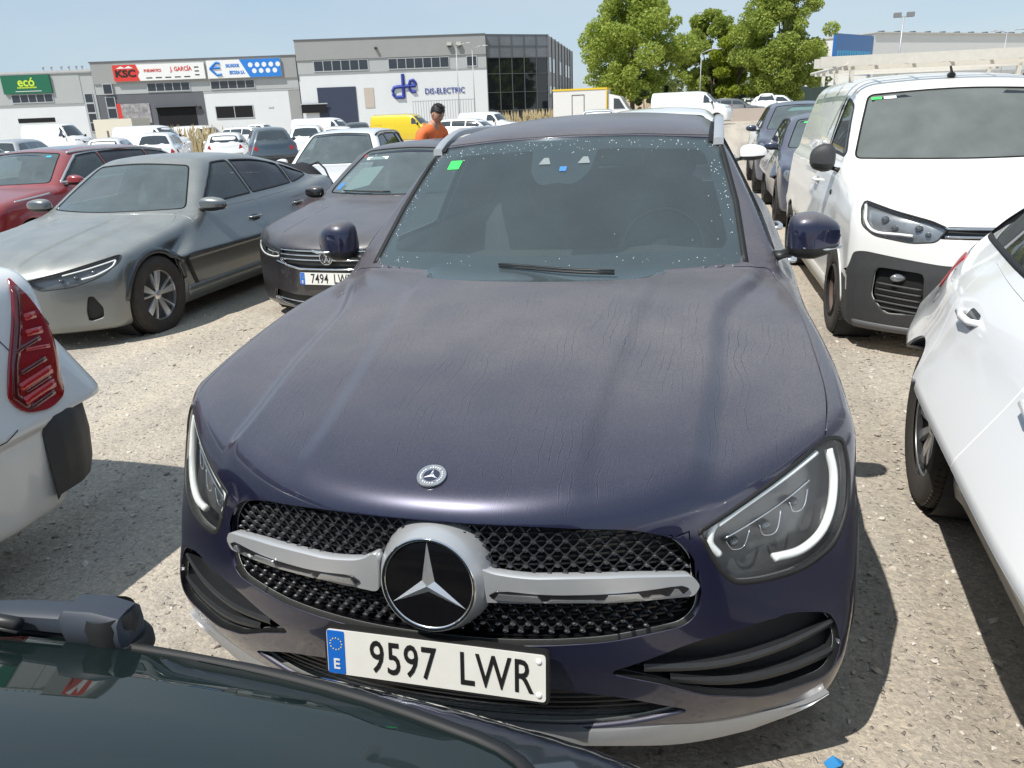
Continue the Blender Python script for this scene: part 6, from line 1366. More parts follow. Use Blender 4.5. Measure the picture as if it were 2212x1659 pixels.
    mb=MB();P=lambda L_,w_:mb.tube([(11.0+(a_-11.15)*.69,-.08,b_) for a_,b_ in L_],w_,4,flat=1)
    P([(13.05,6.35),(13.0,3.65)],.20);P([(13.1,3.75),(11.6,3.75),(11.2,4.1),(11.15,4.5),(11.45,4.85),(12.0,4.92),(15.2,5.0)],.20)
    P([(15.2,4.35),(14.5,4.30),(14.1,4.6),(14.05,5.1),(14.3,5.55),(14.8,5.62),(15.15,5.35),(15.2,5.0)],.18);mb.build('linked_letters',dk,s)
    # --- long warehouse on the right with the blue end
    a=math.atan2(175-150,55.1-25.3);T3=Matrix.Rotation(a,4,'Z')
    r=empty('logistics_hall',(25.25,150,0),a,label='long white hall at the right edge with a strip of dark windows',cat='building')
    sbox(r,'wall',0,70,0,20,-1,11.75,plain('hall_white',(.66,.66,.63),.7,var=.04,scale=.4));mb=MB()
    sbox(r,'roof_edge',-.2,70,-.3,20,11.75,11.95,CONC)
    for k in range(18): mb.box((1.5+k*3.8,-.2,11.95),(2.1+k*3.8,.6,12.15))
    mb.build('roof_brackets',DKG,r);w_=sbox(r,'window_strip',7.5,70,-.05,-.003,7.2,7.9,WGL)
    mb=MB()
    for k in range(30): mb.box((8.4+k*2.1,-.08,7.2),(9.0+k*2.1,-.052,7.9))
    mb.build('strip_panels',WFR,w_);sbox(r,'lower_wall',0,70,-.6,-.1,-1,5.6,CONC)
    for k in range(14): window(r,12+k*4.0,13.6+k*4.0,3.8,5.0,1,y=-.6)
    e=empty('blue_end_panel',(18,139,0),math.atan2(150-139,25.3-18),label='blue panel with a pale line of lettering on the end of the long white hall',cat='sign')
    sbox(e,'panel',0,13.0,0,.5,5.2,11.35,plain('panel_blue',(.02,.12,.36),.35,coat=.5,var=.1,scale=.4));mb=MB()
    for k in range(14): mb.box((.6+k*.85,-.04,8.0),(1.2+k*.85,-.003,8.9))
    mb.build('pale_lettering',plain('pale_blue',(.08,.38,.62),.5),e)
# ---------------------------------------------------------------- trees
LEAF=[]
def leafmat(n,a,b):
    m,t,o=newmat(n);L=t.links.new;p=nd(t,'ShaderNodeBsdfPrincipled');p.inputs['Roughness'].default_value=.6;p.inputs['Specular IOR Level'].default_value=.3
    tl=nd(t,'ShaderNodeBsdfTranslucent');mx=nd(t,'ShaderNodeMixShader');mx.inputs[0].default_value=.5
    g=nd(t,'ShaderNodeNewGeometry');r=nd(t,'ShaderNodeMix',data_type='RGBA');r.inputs[6].default_value=c4(a);r.inputs[7].default_value=c4(b);L(g.outputs['Random Per Island'],r.inputs[0])
    L(r.outputs[2],p.inputs['Base Color']);L(r.outputs[2],tl.inputs[0]);L(p.outputs[0],mx.inputs[1]);L(tl.outputs[0],mx.inputs[2]);L(mx.outputs[0],o.inputs[0]);return m
BARK=plain('bark',(.10,.085,.065),.9,var=.4,scale=6,bump=.5,bscale=20)
def leaves(centres,radii,per,size,g):
    V=[];n=0
    for c,r in zip(centres,radii):
        k=int(per*(r/np.mean(radii))**2);d=g.standard_normal((k,3));d/=np.linalg.norm(d,axis=1,keepdims=True);rad=g.uniform(.35,1.08,k)**.6
        P=c+d*rad[:,None]*r*np.array([1,1,.8]);a=g.standard_normal((k,3));a/=np.linalg.norm(a,axis=1,keepdims=True);b=np.cross(a,g.standard_normal((k,3)));b/=np.linalg.norm(b,axis=1,keepdims=True);s=size*g.uniform(.6,1.3,(k,1))
        V.append(np.stack([P-a*s,P-b*s*.6,P+a*s,P+b*s*.6],1).reshape(-1,3))
    V=np.concatenate(V);q=np.arange(len(V)).reshape(-1,4);return V,q
def tree(name,x,y,cz0,cz1,w,label,mat,seed,trunk=.3,group=None,per=150,size=.17,clumps=70,lean=0,cat='tree'):
    g=np.random.default_rng(seed);z0=gz(x,y);r=empty(name,(x,y,z0),label=label,cat=cat,group=group)
    H=cz1-z0;cb=cz0-z0;C=[];Rr=[]
    for i in range(clumps):
        t=g.uniform(0,1);z=cb+(H-cb)*t;prof=math.sin(math.pi*min(1,.12+t*.86))**.6;rr=w*.5*prof*math.sqrt(g.uniform(.05,1));a=g.uniform(0,6.28)
        C.append((rr*math.cos(a)+lean*t,rr*math.sin(a)*.9,z));Rr.append(w*g.uniform(.06,.14))
    V,q=leaves(np.array(C),np.array(Rr),per,size,g);mob('crown',V,q,mat,r,smooth=False)
    mb=MB();mb.tube([(0,0,-.2),(.05,0,cb*.6),(-.05,.05,cb*1.05),(lean*.4,0,H*.7)],[trunk,trunk*.8,trunk*.6,trunk*.15],9)
    for i in range(9):
        c=C[g.integers(0,len(C))];z=g.uniform(cb*.8,(cb+H)*.5);mb.tube([(0,0,z),(c[0]*.5,c[1]*.5,(z+c[2])*.5+.2),c],[trunk*.35,trunk*.2,.03],6)
    mb.build('trunk',BARK,r,smooth=True);return r
def vegetation():
    lg=leafmat('plane_leaf_bright',(.22,.31,.05),(.50,.56,.13));md=leafmat('plane_leaf_mid',(.20,.28,.05),(.46,.52,.12));yl=leafmat('leaf_yellowish',(.22,.29,.03),(.42,.48,.06));dk=leafmat('ivy_dark',(.03,.05,.012),(.09,.11,.03));fr=leafmat('far_leaf',(.11,.15,.05),(.24,.28,.09))
    tree('plane_tree',-7.2,75,2.7,11.4,9.6,'tall bright green plane tree standing alone, leftmost of the large trees',lg,1,.28,per=400,clumps=110,lean=.3,size=.135)
    tree('plane_tree',-.4,87,2.4,10.3,7.0,'smaller green plane tree with an ivy-covered trunk, between the two tallest trees',md,2,.25,per=360,clumps=90,size=.135)
    tree('plane_tree',6.0,80,2.0,12.0,8.8,'tall dense green plane tree, rightmost of the large trees',md,3,.3,per=400,clumps=110,size=.135)
    tree('plane_tree',2.4,84,2.4,8.8,5.4,'yellowish green tree squeezed against the rightmost plane tree',yl,4,.2,per=300,clumps=60,size=.135)
    tree('ivy_column',.0,84.5,.4,5.6,1.7,'dark ivy-clad trunk standing before the smaller plane tree',dk,5,.2,per=130,clumps=40,size=.13)
    tree('dark_bush_column',-4.6,80,.4,4.0,.9,'narrow dark evergreen column between the leftmost plane tree and the ivy-clad trunk',dk,6,.1,per=110,clumps=22,size=.12)
    i=0
    for (x,y,w,h) in ((-21,150,7,6.0),(-13.5,135,6,5.2),(-9,140,8,6.5),(-3.5,130,7,6.4),(2,135,8,6.6),(8.5,128,8,6.4),(14,130,7,6.0)):
        tree('far_tree',x,y,1.5,h,w,('low hazy tree nearest the ribbed side wall of the glazed building','low hazy tree just left of the leftmost plane tree, far off','low hazy tree directly behind the leftmost plane tree trunk','low hazy tree between the leftmost plane tree and the dark column','low hazy tree behind the ivy-clad trunk','low hazy tree behind the rightmost plane tree trunk','low hazy tree nearest the blue end panel')[i],fr,20+i,.15,group='far row of trees',per=90,clumps=34,size=.22);i+=1
    # hedge-green shrub with red machine
    tree('shrub',-4.9,62,.6,2.7,1.8,'dark green shrub at the foot of the leftmost plane tree',dk,31,.06,per=80,clumps=18,size=.10,cat='shrub')
    # dry grass, as clumps of blades
    g=np.random.default_rng(5);V=[];spots=[(-33.5,46,2.2,1.9,260),(-31.2,46.5,1.5,1.5,160),(-27.5,60,3.2,1.5,330),(-16.5,57,1.6,1.5,160),(-12.0,62,5.0,1.9,620),(-22,64,3,1.0,200),(-1,112,8,.7,200)]
    for (x,y,w,h,n) in spots:
        for _ in range(n):
            bx,by=x+g.uniform(-w,w),y+g.uniform(-.8,.8);hh=h*g.uniform(.5,1.1);dx,dy=g.normal(0,.18*hh),g.normal(0,.15);b=gz(bx,by)-.1;s=.035
            V+=[(bx-s,by,b),(bx+s,by,b),(bx+dx*.5+s,by+dy*.5,b+hh*.6),(bx+dx*.5-s,by+dy*.5,b+hh*.6),(bx+dx+.05,by+dy,b+hh*.8),(bx+dx,by+dy,b+hh),(bx+dx-.05,by+dy,b+hh*.8),(bx+dx*.5,by+dy*.5,b+hh*.6)]
    q=np.arange(len(V)).reshape(-1,4);o=mob('dry_grass',V,q,plain('dry_grass_straw',(.42,.34,.19),.8,var=.35,scale=.7),smooth=False);tag(o,'tall dry yellow grass along the far side of the lot','grass',kind='stuff')
    mb=MB();mb.add([(-60,108,0),(-14,108,0),(6,108,0),(6,112,3.2),(-14,112,3.1),(-60,112,2.5),(-60,220,2.5),(6,220,3.2)],[(0,1,4,5),(1,2,3,4),(5,4,3,7,6)]);o=mb.build('embankment',plain('dry_earth',(.36,.28,.19),.9,var=.25,scale=.4));tag(o,'dry brown embankment behind the trees','slope',kind='structure')
    mb=MB();mb.box((-9,112.5,0),(6,113,0.1));
    # low wall and dark hedge fence on the right
    mb=MB();mb.box((1.4,56,-.2),(9,56.25,1.28));o=mb.build('low_wall',plain('pinkish_concrete',(.42,.36,.31),.9,var=.12,scale=1));tag(o,'low beige concrete wall behind the white van on the right','wall')
    mb=MB();mb.box((2.0,90,0),(22,90.3,3.0));o=mb.build('screen_fence',plain('green_netting',(.035,.055,.05),.8,var=.3,scale=1.2));tag(o,'dark green screened fence behind the parked cars on the right','fence')
def poles():
    mt=plain('galvanised',(.42,.43,.44),.5,metal=.5)
    def pole(x,y,h,label,arms=1,heads=True,flood=False,r=.07):
        z=gz(x,y);e=empty('street_lamp',(x,y,z),label=label,cat='street lamp')
        mb=MB();mb.tube([(0,0,0),(0,0,h)],[r,r*.6],8);mb.build('pole',mt,e,smooth=True)
        if flood:
            mb=MB();mb.box((-.9,-.04,h-.05),(.9,.04,h+.05));mb.build('crossbar',mt,e)
            for s in (-.6,.6): mb=MB();mb.box((s-.35,-.25,h-.02),(s+.35,.1,h+.40));mb.build('floodlight',plain('flood_grey',(.2,.2,.21),.4),e)
        else:
            for s in ((-1,1) if arms==2 else (1,)):
                mb=MB();mb.tube([(0,0,h),(s*.7,0,h+.25),(s*1.1,0,h+.28)],.04,6);mb.ell((s*1.3,0,h+.28),(.38,.12,.06),10,k=6);mb.build('lamp_head',mt,e,smooth=True)
    pole(-.7,93,10.3,'tall twin-armed street lamp rising above the smaller plane tree',2)
    pole(-1.0,70,5.2,'thin lamp post left of the smaller plane tree',1,r=.05)
    pole(18,90,8.6,'lamp post with two floodlights in front of the long white hall',flood=True,r=.12)
    pole(30.4,100,7.2,'small lamp post at the right edge before the long white hall',2)
    pole(-25.6,80,8.3,'grey lamp post in front of the blue DIS-ELECTRIC lettering',1,r=.06)
    pole(-23.3,78,7.8,'grey lamp post just left of the dark glazed corner',1,r=.06)
    f=empty('rail_fence',(-31.5,82,0),label='grey bar fence in front of the white wall left of the yellow van',cat='fence')
    mb=MB()
    for k in range(24): mb.box((k*.30,-.02,0),(k*.30+.05,.02,3.1))
    mb.build('fence_bars',mt,f);mb=MB();mb.box((0,-.03,3.0),(7,.03,3.08));mb.box((0,-.03,.3),(7,.03,.38));mb.build('fence_rail',mt,f)
# ---------------------------------------------------------------- cars and vans across the lot
PROTO={}
def far_paint(n,c): return paint('far_'+n,c,metal=.1 if sum(c)>1.5 else .4,rough=.35,dust=.15,dcol=(.55,.52,.48),low=.15)
def far_car(kind,col,colname):
    key=(kind,colname)
    if key in PROTO:return PROTO[key]
    K=dict(suv=lambda:suv_body(),hatch=lambda:suv_body(L=4.2,H=1.48,W=.88,top=[(-.1,.76),(0,.78),(.15,.84),(.8,.95),(1.2,.99),(2.2,1.01),(3.8,1.04),(4.2,1.0)],wsy=[(.9,1.0),(1.05,1.22),(1.25,1.52),(1.45,1.9)]),
      smallvan=lambda:suv_body(L=4.4,H=1.83,W=.91,roof=[(1.1,1.5),(1.5,1.68),(1.9,1.79),(2.4,1.83),(4.3,1.82)],ry=[(.2,4.35),(.5,4.4),(1.3,4.39),(1.7,4.36),(1.85,4.3)],rwy=[(1.,4.39),(1.5,4.37),(1.8,4.3)],gw=[(1.2,.87),(2,.88),(4.3,.86)],tum=.16,ra=.08,wsy=[(1.0,.95),(1.2,1.15),(1.7,1.62),(1.9,1.9)],top=[(-.1,.95),(0,.98),(.2,1.08),(.8,1.16),(1.1,1.2),(4.4,1.2)]),
      van=lambda:suv_body(L=4.95,H=1.97,W=.95,roof=[(.9,1.45),(1.3,1.72),(1.7,1.90),(2.2,1.96),(4.9,1.95)],ry=[(.2,4.9),(.5,4.95),(1.4,4.94),(1.8,4.90),(2.0,4.85)],rwy=[(1.,4.94),(1.5,4.92),(1.9,4.85)],gw=[(1.0,.92),(2,.92),(4.8,.90)],tum=.12,ra=.08,wsy=[(1.0,.55),(1.2,.80),(1.75,1.40),(2.0,1.7)],top=[(-.1,.95),(0,1.0),(.15,1.08),(.5,1.16),(.9,1.22),(4.9,1.22)],whl=[(.95,.35,.36),(4.0,.35,.36)],spz=.9),
      bigvan=lambda:suv_body(L=5.5,H=2.35,W=1.0,roof=[(.7,1.6),(1.2,2.0),(1.6,2.25),(2.1,2.34),(5.4,2.33)],ry=[(.2,5.45),(.5,5.5),(1.8,5.49),(2.2,5.44),(2.4,5.4)],rwy=[(1.,5.49),(1.8,5.47),(2.3,5.4)],gw=[(.8,.98),(2,.98),(5.3,.96)],tum=.10,ra=.06,wsy=[(1.1,.55),(1.3,.75),(2.0,1.35),(2.3,1.7)],top=[(-.1,1.05),(0,1.1),(.15,1.2),(.5,1.3),(.9,1.35),(5.4,1.35)],whl=[(1.0,.36,.37),(4.5,.36,.37)],spz=1.1),
      pickup=lambda:suv_body(L=5.3,H=1.78,W=.93,roof=[(1.5,1.4),(2.0,1.68),(2.4,1.76),(3.2,1.76),(3.7,1.60),(4.0,1.2)],rwy=[(.9,4.0),(1.1,3.9),(1.4,3.7),(1.7,3.5)],wsy=[(1.0,1.4),(1.2,1.6),(1.45,1.9),(1.7,2.2)],top=[(-.1,1.0),(0,1.02),(.2,1.08),(1.4,1.14),(3.8,1.14),(5.3,1.13)],whl=[(.95,.38,.40),(4.2,.38,.40)]))
    C=K[kind]();pt=far_paint(colname,col);r=empty('parked_'+('van' if 'van' in kind else 'pickup' if kind=='pickup' else 'car'),(0,0,0))
    isv='van' in kind
    shell(C,r,84,72,[(None,0,0,arc_out(y,wr_+.0,wz)) for y,wz,wr_ in C.whl],pt,liner=False,sz=C.__dict__.get('spz',.62))
    zt=float(C.c_top(1.2))
    H={'suv':1.62,'hatch':1.48,'smallvan':1.83,'van':1.97,'bigvan':2.35,'pickup':1.76}[kind]
    patch(C,'windscreen',screen_poly(C,zt+.03,H-.10 if not isv else H-.18,ins=.08),1,-1,.004,BGG,r,res=.15,skirt=.006)
    if not isv: patch(C,'rear_window',screen_poly(C,zt+.09,H-.14,rear=True,ins=.10),1,1,.004,BGG,r,res=.15,skirt=.006)
    sp={'suv':(2.5,3.35),'hatch':(2.4,3.2),'smallvan':(),'van':(),'bigvan':(),'pickup':(2.8,)}[kind]
    bk={'smallvan':2.15,'van':3.1,'bigvan':3.6}.get(kind,.12)
    for p in side_windows(C,sp,z0=.05,z1=.12 if not isv else .16,fr=.12,bk=bk):
        for sg in (-1,1): patch(C,'side_window',p,0,sg,.004,BGG,r,res=.2,skirt=.006)
    L=C.L
    for sg in (-1,1):
        tz=(.80,.98) if not isv else (.85,1.25)
        p=rpoly([(.55 if not isv else .80,tz[0]),(.86,tz[0]+.02),(.87,tz[1]+.02),(.60 if not isv else .82,tz[1])],.02,2);p=p if sg>0 else mir(p)
        patch(C,'tail_light',p,1,1,.006,REDL,r,res=.1,skirt=.01)
        hz_=zt-.30;p=rpoly([(.50,hz_),(.82,hz_+.04),(.85,hz_+.14),(.55,hz_+.11)],.02,2);p=p if sg>0 else mir(p);patch(C,'headlight',p,1,-1,.006,plain('far_lamp_glass',(.25,.26,.27),.1,coat=1,metal=.4,var=.3),r,res=.1,skirt=.01)
        mb=MB();yy=float(C.c_wsy(zt))+.42;mb.ell((sg*(C.W+.10),yy,zt+.05),(.10,.06,.07 if not isv else .12),10,k=6);mb.tube([(sg*(C.W-.08),yy,zt),(sg*(C.W+.05),yy,zt+.02)],.025,6);mb.build('wing_mirror',pt if not isv else BLK,r,smooth=True)
        for y,wz,wr_ in C.whl: wheel(r,sg*(C.W-.11),y,wr_-.03,sg,'x',detail=False)
    patch(C,'grille',rpoly([(-.45,zt-.28),(.45,zt-.28),(.40,zt-.48),(-.40,zt-.48)],.03,2),1,-1,.006,BLK,r,res=.15,skirt=.01)
    V,F,_=strip_data(C,[(-.80,.42),(0,.42),(.80,.42)],1,1,.22,.012);mob('rear_bumper',V,F,CLAD if kind in('suv','pickup','smallvan') else pt,r)
    PROTO[key]=(r,False);return r,False
def put(kind,colname,col,x,y,rz,label,group,cat=None):
    pr=far_car(kind,col,colname);c=cat or ('van' if 'van' in kind else 'pickup' if kind=='pickup' else 'car')
    if not pr[1]:
        r=pr[0];r.location=(x,y,gz(x,y));r.rotation_euler=(0,0,R(rz));tag(r,label,c,group);PROTO[(kind,colname)]=(r,True);return r
    r=copy_tree(pr[0],loc=(x,y,gz(x,y)),rz=R(rz),label=label,cat=c,group=group);return r
WH=(.80,.80,.79)
def far_lot():
    G='cars and vans parked across the lot'
    put('bigvan','white',WH,-45.9,50.5,90,'long white high-roofed van below the green sign, leftmost of the far vans',G)
    put('van','white',WH,-31.8,43,90,'white van with side window in front of the wall banner',G)
    put('van','navy',(.02,.025,.07),-43.5,58,90,'dark navy van in front of the open doorway',G)
    put('suv','white',WH,-23.4,21.5,-160,'white car just above the roof of the red estate, nearest of the far cars',G)
    put('hatch','grey',(.10,.105,.11),-26.4,23.5,-160,'dark grey car at the left edge beyond the red estate',G)
    put('suv','silver',(.45,.46,.47),-27.0,27,-158,'silver car between the red estate roof and the white van',G)
    put('hatch','white',WH,-27.5,32.0,-150,'white hatchback below the white van with the side window',G)
    put('suv','white',WH,-22.9,29.5,-150,'white SUV showing its tail above the grey saloon, leftmost of three tails',G)
    put('hatch','white',WH,-21.6,32.2,-150,'white hatchback tail, between the leftmost white tail and the slate SUV',G)
    put('suv','slate',(.05,.075,.10),-17.6,28.6,-145,'slate blue SUV with a red tail lamp in the row above the grey saloon',G)
    put('suv','white',WH,-18.0,33.4,-155,'white SUV right behind the slate blue SUV',G)
    put('hatch','white',WH,-18.6,37.5,-155,'white hatchback second behind the slate blue SUV',G)
    put('suv','charcoal',(.03,.035,.045),-19.4,41.5,-155,'charcoal SUV with red lamp at the right end of the far rows',G)
    put('van','white',WH,-23.4,50.5,90,'white van facing right, left of the yellow van',G)
    put('pickup','white',WH,-29.6,52.5,90,'white pickup below the open window of the white wall',G)
    put('smallvan','white',WH,-31.2,47.2,90,'white box-backed van in front of the open window of the warehouse',G)
    put('suv','white',WH,-26.5,45.5,90,'white SUV between the box-backed van and the van left of the yellow one',G)
    for i,(x,y,rz) in enumerate(((-30.5,25.5,-158),(-33.5,30,-155),(-36,34,-155))):
        put(('hatch','suv','hatch')[i],'white',WH,x,y,rz,('white hatchback at the left edge in the far rows, nearest the camera','white SUV at the left edge, middle of three white cars','white hatchback at the left edge, farthest of three white cars')[i],G)
    put('van','yellow',(.78,.56,.01),-18.2,52.3,90,'bright yellow van standing left of the man in orange',G)
    put('smallvan','white',WH,-12.0,51,82,'white small van below the DIS-ELECTRIC lettering, right of the man in orange',G)
    put('hatch','white',WH,-9.8,40,88,'white car low behind the left roof rail of the blue SUV',G)
    put('suv','white',WH,-3.55,27.5,8,'white SUV seen just over the roof of the blue SUV',G)
    put('van','white',WH,1.45,50,90,'white van facing right beyond the right roof rail of the blue SUV',G)
    put('hatch','grey',(.10,.105,.11),3.9,60,90,'grey car behind the low beige wall',G)
    put('pickup','white',WH,4.3,66,175,'white pickup with a red tail lamp behind the low beige wall',G)
    put('suv','white',WH,7.3,64,85,'white SUV behind the slate blue cars on the right',G)
    for i,(x,y) in enumerate(((1.6,74),(3.9,78),(6.3,82))):
        put('suv','white',WH,x,y,(170,10,175)[i],('white car under the rightmost plane tree, nearest of three','white car under the rightmost plane tree, middle of three','white car under the rightmost plane tree, farthest of three')[i],G)
    put('hatch','silver',(.45,.46,.47),-2.4,92,90,'silver car far off in front of the embankment',G)
    # truck body with yellow edging
    e=empty('box_truck',(-10.05,52,gz(-8,52)),label='white box truck with yellow edging beside the leftmost plane tree',cat='truck')
    mb=MB();mb.box((0,0,.6),(3.5,2.2,2.72));mb.build('box_body',plain('truck_box_white',(.66,.65,.63),.6),e);ye=plain('edge_yellow',(.75,.5,.02),.5)
    mb=MB();mb.box((-.03,-.04,2.725),(3.56,2.2,2.83));mb.box((3.505,-.04,.6),(3.58,.06,2.72));mb.build('yellow_edging',ye,e)
    mb=MB()
    for a,b in (((1.25,-.02,1.0),(1.29,-.002,2.45)),((2.05,-.02,1.0),(2.09,-.002,2.45)),((1.29,-.02,2.41),(2.05,-.002,2.45))): mb.box(a,b)
    mb.build('door_outline',DCHR,e);mb=MB();mb.prism(rpoly([(3.59,.4),(5.3,.4),(5.3,1.2),(4.9,1.5),(4.4,2.25),(3.59,2.45)],.1,4),.15,2.1,axis=1);cb=mb.build('cab',far_paint('white',WH),e);mb=MB();mb.prism([(4.0,1.5),(4.75,1.5),(4.35,2.1),(4.0,2.15)],.12,.148,axis=1);mb.build('cab_window',BGG,cb)
    for x in (.8,2.6,4.5):
        for yy,sg in ((.12,-1),(2.1,1)):
            w_=wheel(e,x,yy,.38,1,'x',detail=False);w_.rotation_euler=(0,0,R(-90) if sg<0 else R(90))
    # cream cabin on the left
    e=empty('site_cabin',(-41.2,46,gz(-41,46)),label='small cream box trailer between the far white vans',cat='trailer');mb=MB();mb.box((0,0,.35),(3.1,1.8,2.45));mb.build('box_body',plain('cream_box',(.62,.58,.48),.7),e);mb=MB();mb.box((.95,-.02,.9),(1.1,-.002,1.7));mb.build('hatch',DKG,e)
    for x in (.8,2.3): w_=wheel(e,x,.1,.3,1,'x',detail=False);w_.rotation_euler=(0,0,R(-90))
# ---------------------------------------------------------------- the man in orange
def person():
    x,y=-3.28,9.35;root=empty('person',(x,y,gz(x,y)+.06),R(62),label='man with short black hair in an orange shirt looking down behind the black car',cat='person')
    skin=plain('skin',(.46,.25,.17),.55,var=.12,scale=9);org=plain('orange_shirt',(.80,.17,.045),.75,var=.1,bump=.4,bscale=25);hair=plain('black_hair',(.012,.009,.008),.55,bump=.8,bscale=90);trs=plain('dark_trousers',(.03,.035,.05),.8)
    def skinmesh(name,verts,edges,radii,mat,par,rootv=0,sub=2):
        me=bpy.data.meshes.new(name);me.from_pydata(verts,edges,[]);me.update();o=bpy.data.objects.new(name,me);COL.objects.link(o)
        md=o.modifiers.new('s','SKIN');
        for v,r_ in zip(me.skin_vertices[0].data,radii): v.radius=(r_ if isinstance(r_,tuple) else (r_,r_))
        for i,v in enumerate(me.skin_vertices[0].data): v.use_root=(i==rootv)
        m2=o.modifiers.new('u','SUBSURF');m2.levels=sub;m2.render_levels=sub
        dg=bpy.context.evaluated_depsgraph_get();dg.update();nm=bpy.data.meshes.new_from_object(o.evaluated_get(dg));o.modifiers.clear();o.data=nm;nm.materials.clear();nm.materials.append(mat);nm.polygons.foreach_set('use_smooth',np.ones(len(nm.polygons),bool));o.parent=par;return o
    # local: facing -y, x to his left
    V=[(0,0,.95),(0,.01,1.12),(0,.0,1.30),(0,-.02,1.45),(0,-.06,1.51),(0,-.10,1.56),
       (.09,0,.90),(.10,-.01,.50),(.10,.02,.10),(.10,-.10,.05),(-.09,0,.90),(-.10,-.01,.50),(-.10,.02,.10),(-.10,-.10,.05),
       (.13,0,1.42),(.20,.0,1.38),(.235,.0,1.12),(.20,-.20,1.02),(-.13,0,1.42),(-.20,.0,1.38),(-.235,.0,1.12),(-.20,-.20,1.02)]
    Ed=[(0,1),(1,2),(2,3),(3,4),(4,5),(0,6),(6,7),(7,8),(8,9),(0,10),(10,11),(11,12),(12,13),(3,14),(14,15),(15,16),(16,17),(3,18),(18,19),(19,20),(20,21)]
    Rd=[(.15,.11),(.14,.10),(.16,.11),(.12,.09),.058,.06,.085,.058,.042,.035,.085,.058,.042,.035,.07,.062,.045,.030,.07,.062,.045,.030]
    b=skinmesh('body',V,Ed,Rd,skin,root)
    skinmesh('shirt',[(0,0,.93),(0,.01,1.12),(0,0,1.30),(0,0,1.43),(.13,0,1.425),(.205,0,1.385),(.235,0,1.20),(-.13,0,1.425),(-.205,0,1.385),(-.235,0,1.20),(0,-.005,1.485)],[(0,1),(1,2),(2,3),(3,4),(4,5),(5,6),(3,7),(7,8),(8,9),(3,10)],[(.18,.135),(.17,.125),(.195,.14),(.165,.13),.105,.092,.075,.105,.092,.075,.085],org,root,1)
    skinmesh('trousers',[(0,0,.95),(.09,0,.88),(.10,-.01,.50),(.10,.02,.08),(-.09,0,.88),(-.10,-.01,.50),(-.10,.02,.08)],[(0,1),(1,2),(2,3),(0,4),(4,5),(5,6)],[(.165,.12),.10,.072,.06,.10,.072,.06],trs,root)
    # head bent forward
    T=Matrix.Rotation(R(34),3,'X');hc=np.array([0,-.135,1.632]);mb=MB();mb.ell((0,0,0),(.078,.098,.118),28,e=2.15,k=20);H=mb.V[0]
    for i,(a,b_,c) in enumerate(H):
        f=max(0,-b_/.098)
        if c<-.03: a*=1-.28*min(1,(-c-.03)/.09);
        b_-=.022*math.exp(-((a/.014)**2+((c+.02)/.022)**2))*(b_<0)
        b_-=.010*math.exp(-((a/.03)**2+((c+.065)/.012)**2))*(b_<0)
        b_+=.010*(math.exp(-(((abs(a)-.032)/.016)**2+((c-.012)/.014)**2)))*(b_<0)
        H[i]=(a,b_,c)
    for sg in (-1,1): mb.ell((sg*.079,.008,-.01),(.010,.020,.032),10,k=8)
    mb.V=[np.array([T@Vector(v) for v in a])+hc for a in mb.V];hd=mb.build('head',skin,b,smooth=True)
    mb=MB()
    for sg in (-1,1): mb.ell((sg*.031,-.084,.012),(.011,.006,.005),10,k=6)
    mb.ell((0,-.098,-.066),(.024,.006,.006),10,k=6)
    for sg in (-1,1): mb.ell((sg*.032,-.094,.034),(.018,.004,.003),10,k=6)
    mb.V=[np.array([T@Vector(v) for v in a])+hc for a in mb.V];mb.build('face_features',plain('dark_features',(.03,.015,.012),.5),hd,smooth=True)
    g=np.random.default_rng(9);mb=MB();mb.ell((0,.012,.030),(.087,.100,.108),28,e=2.2,k=20);Hh=mb.V[0];keep=[]
    for i,(a,b_,c) in enumerate(Hh):
        d=1+.05*math.sin(a*90+b_*60)*math.sin(c*80);Hh[i]=(a*d,b_*d,c*d)
    keep=[f for f in mb.F if np.mean([Hh[j][2] for j in f])>.045 or (np.mean([Hh[j][1] for j in f])>.012 and np.mean([Hh[j][2] for j in f])>-.055)];mb.F=keep
    for k in range(60):
        a=g.uniform(0,6.28);r_=g.uniform(0,.06);p_=np.array([r_*math.cos(a),r_*math.sin(a),.118]);mb.tube([p_,p_+np.array([g.normal(0,.01),g.normal(-.01,.01),.022])],[.008,.002],5)
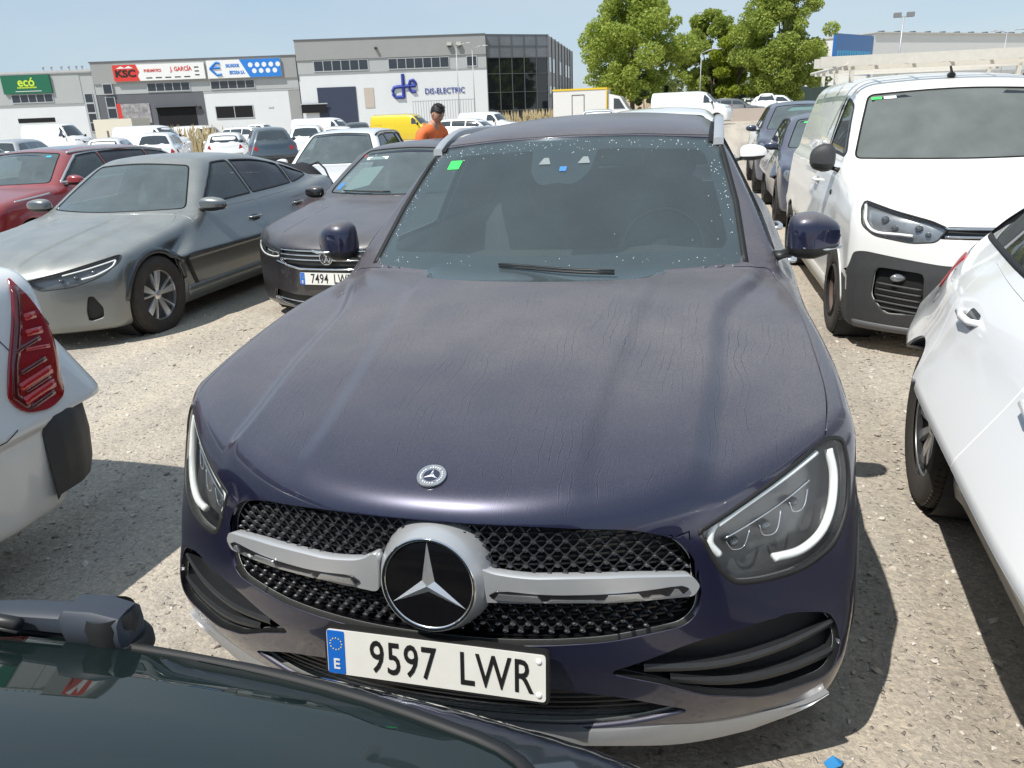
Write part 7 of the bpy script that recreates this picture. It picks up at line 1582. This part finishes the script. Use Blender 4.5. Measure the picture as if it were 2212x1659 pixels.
    mb.V=[np.array([T@Vector(v) for v in a])+hc for a in mb.V];mb.build('hair',hair,hd,smooth=True)
    # hands: palm and five curled fingers
    for sg in (-1,1):
        mb=MB();c=np.array([sg*.195,-.235,.995]);mb.ell(c,(.040,.045,.018),12,k=8)
        for k,(dx,l) in enumerate(((-.030,.060),(-.010,.070),(.010,.068),(.029,.055))):
            p0_=c+np.array([dx,-.038,0]);mb.tube([p0_,p0_+np.array([0,-l*.45,-.006]),p0_+np.array([0,-l*.75,-.025]),p0_+np.array([0,-l*.8,-.045])],[.0095,.009,.008,.006],7)
        p0_=c+np.array([-sg*.035,-.005,0]);mb.tube([p0_,p0_+np.array([-sg*.022,-.025,-.008]),p0_+np.array([-sg*.022,-.050,-.018])],[.012,.010,.008],7);mb.build('hand',skin,b,smooth=True)
def small_things():
    # black bag lying on the boot of the grey saloon
    mb=MB();g=np.random.default_rng(2)
    mb.ell((0,0,.05),(.40,.20,.075),22,e=2.6,k=12);V=mb.V[0];V[:,2]+=.03*np.sin(V[:,0]*11)+.02*np.sin(V[:,1]*17+V[:,0]*5);V[:,2]-=.08*(V[:,0]/.42)
    e=empty('bag',(-4.78,8.12,.98),R(-8),label='black cloth bag with a dangling strap on the tail of the grey saloon',cat='bag');bg_=plain('black_cloth',(.010,.010,.012),.7,bump=.8,bscale=20);mb.build('bag_body',bg_,e,smooth=True)
    mb=MB();mb.tube([(.30,-.05,.12),(.45,-.10,.16),(.56,-.12,.08),(.66,-.15,-.10),(.72,-.17,-.22)],.012,6);mb.build('bag_strap',bg_,e,smooth=True)
    mb=MB();mb.add([(0,0,.004),(.03,.01,.014),(.04,.035,.006),(.012,.04,.016),(-.012,.022,.005)],[(0,1,3,4),(1,2,3)]);o=mb.build('litter_scrap',plain('scrap_blue',(.03,.22,.50),.5));o.location=(.945,.36,.004);tag(o,'small blue scrap of litter on the gravel by the bumper','litter')
build_ground(); build_hero(); grey_saloon(); black_estate(); white_van(); white_hatch(); red_estate(); mid_suvs(); white_suv_left(); front_left_car()
buildings(); vegetation(); poles(); far_lot(); person(); small_things()
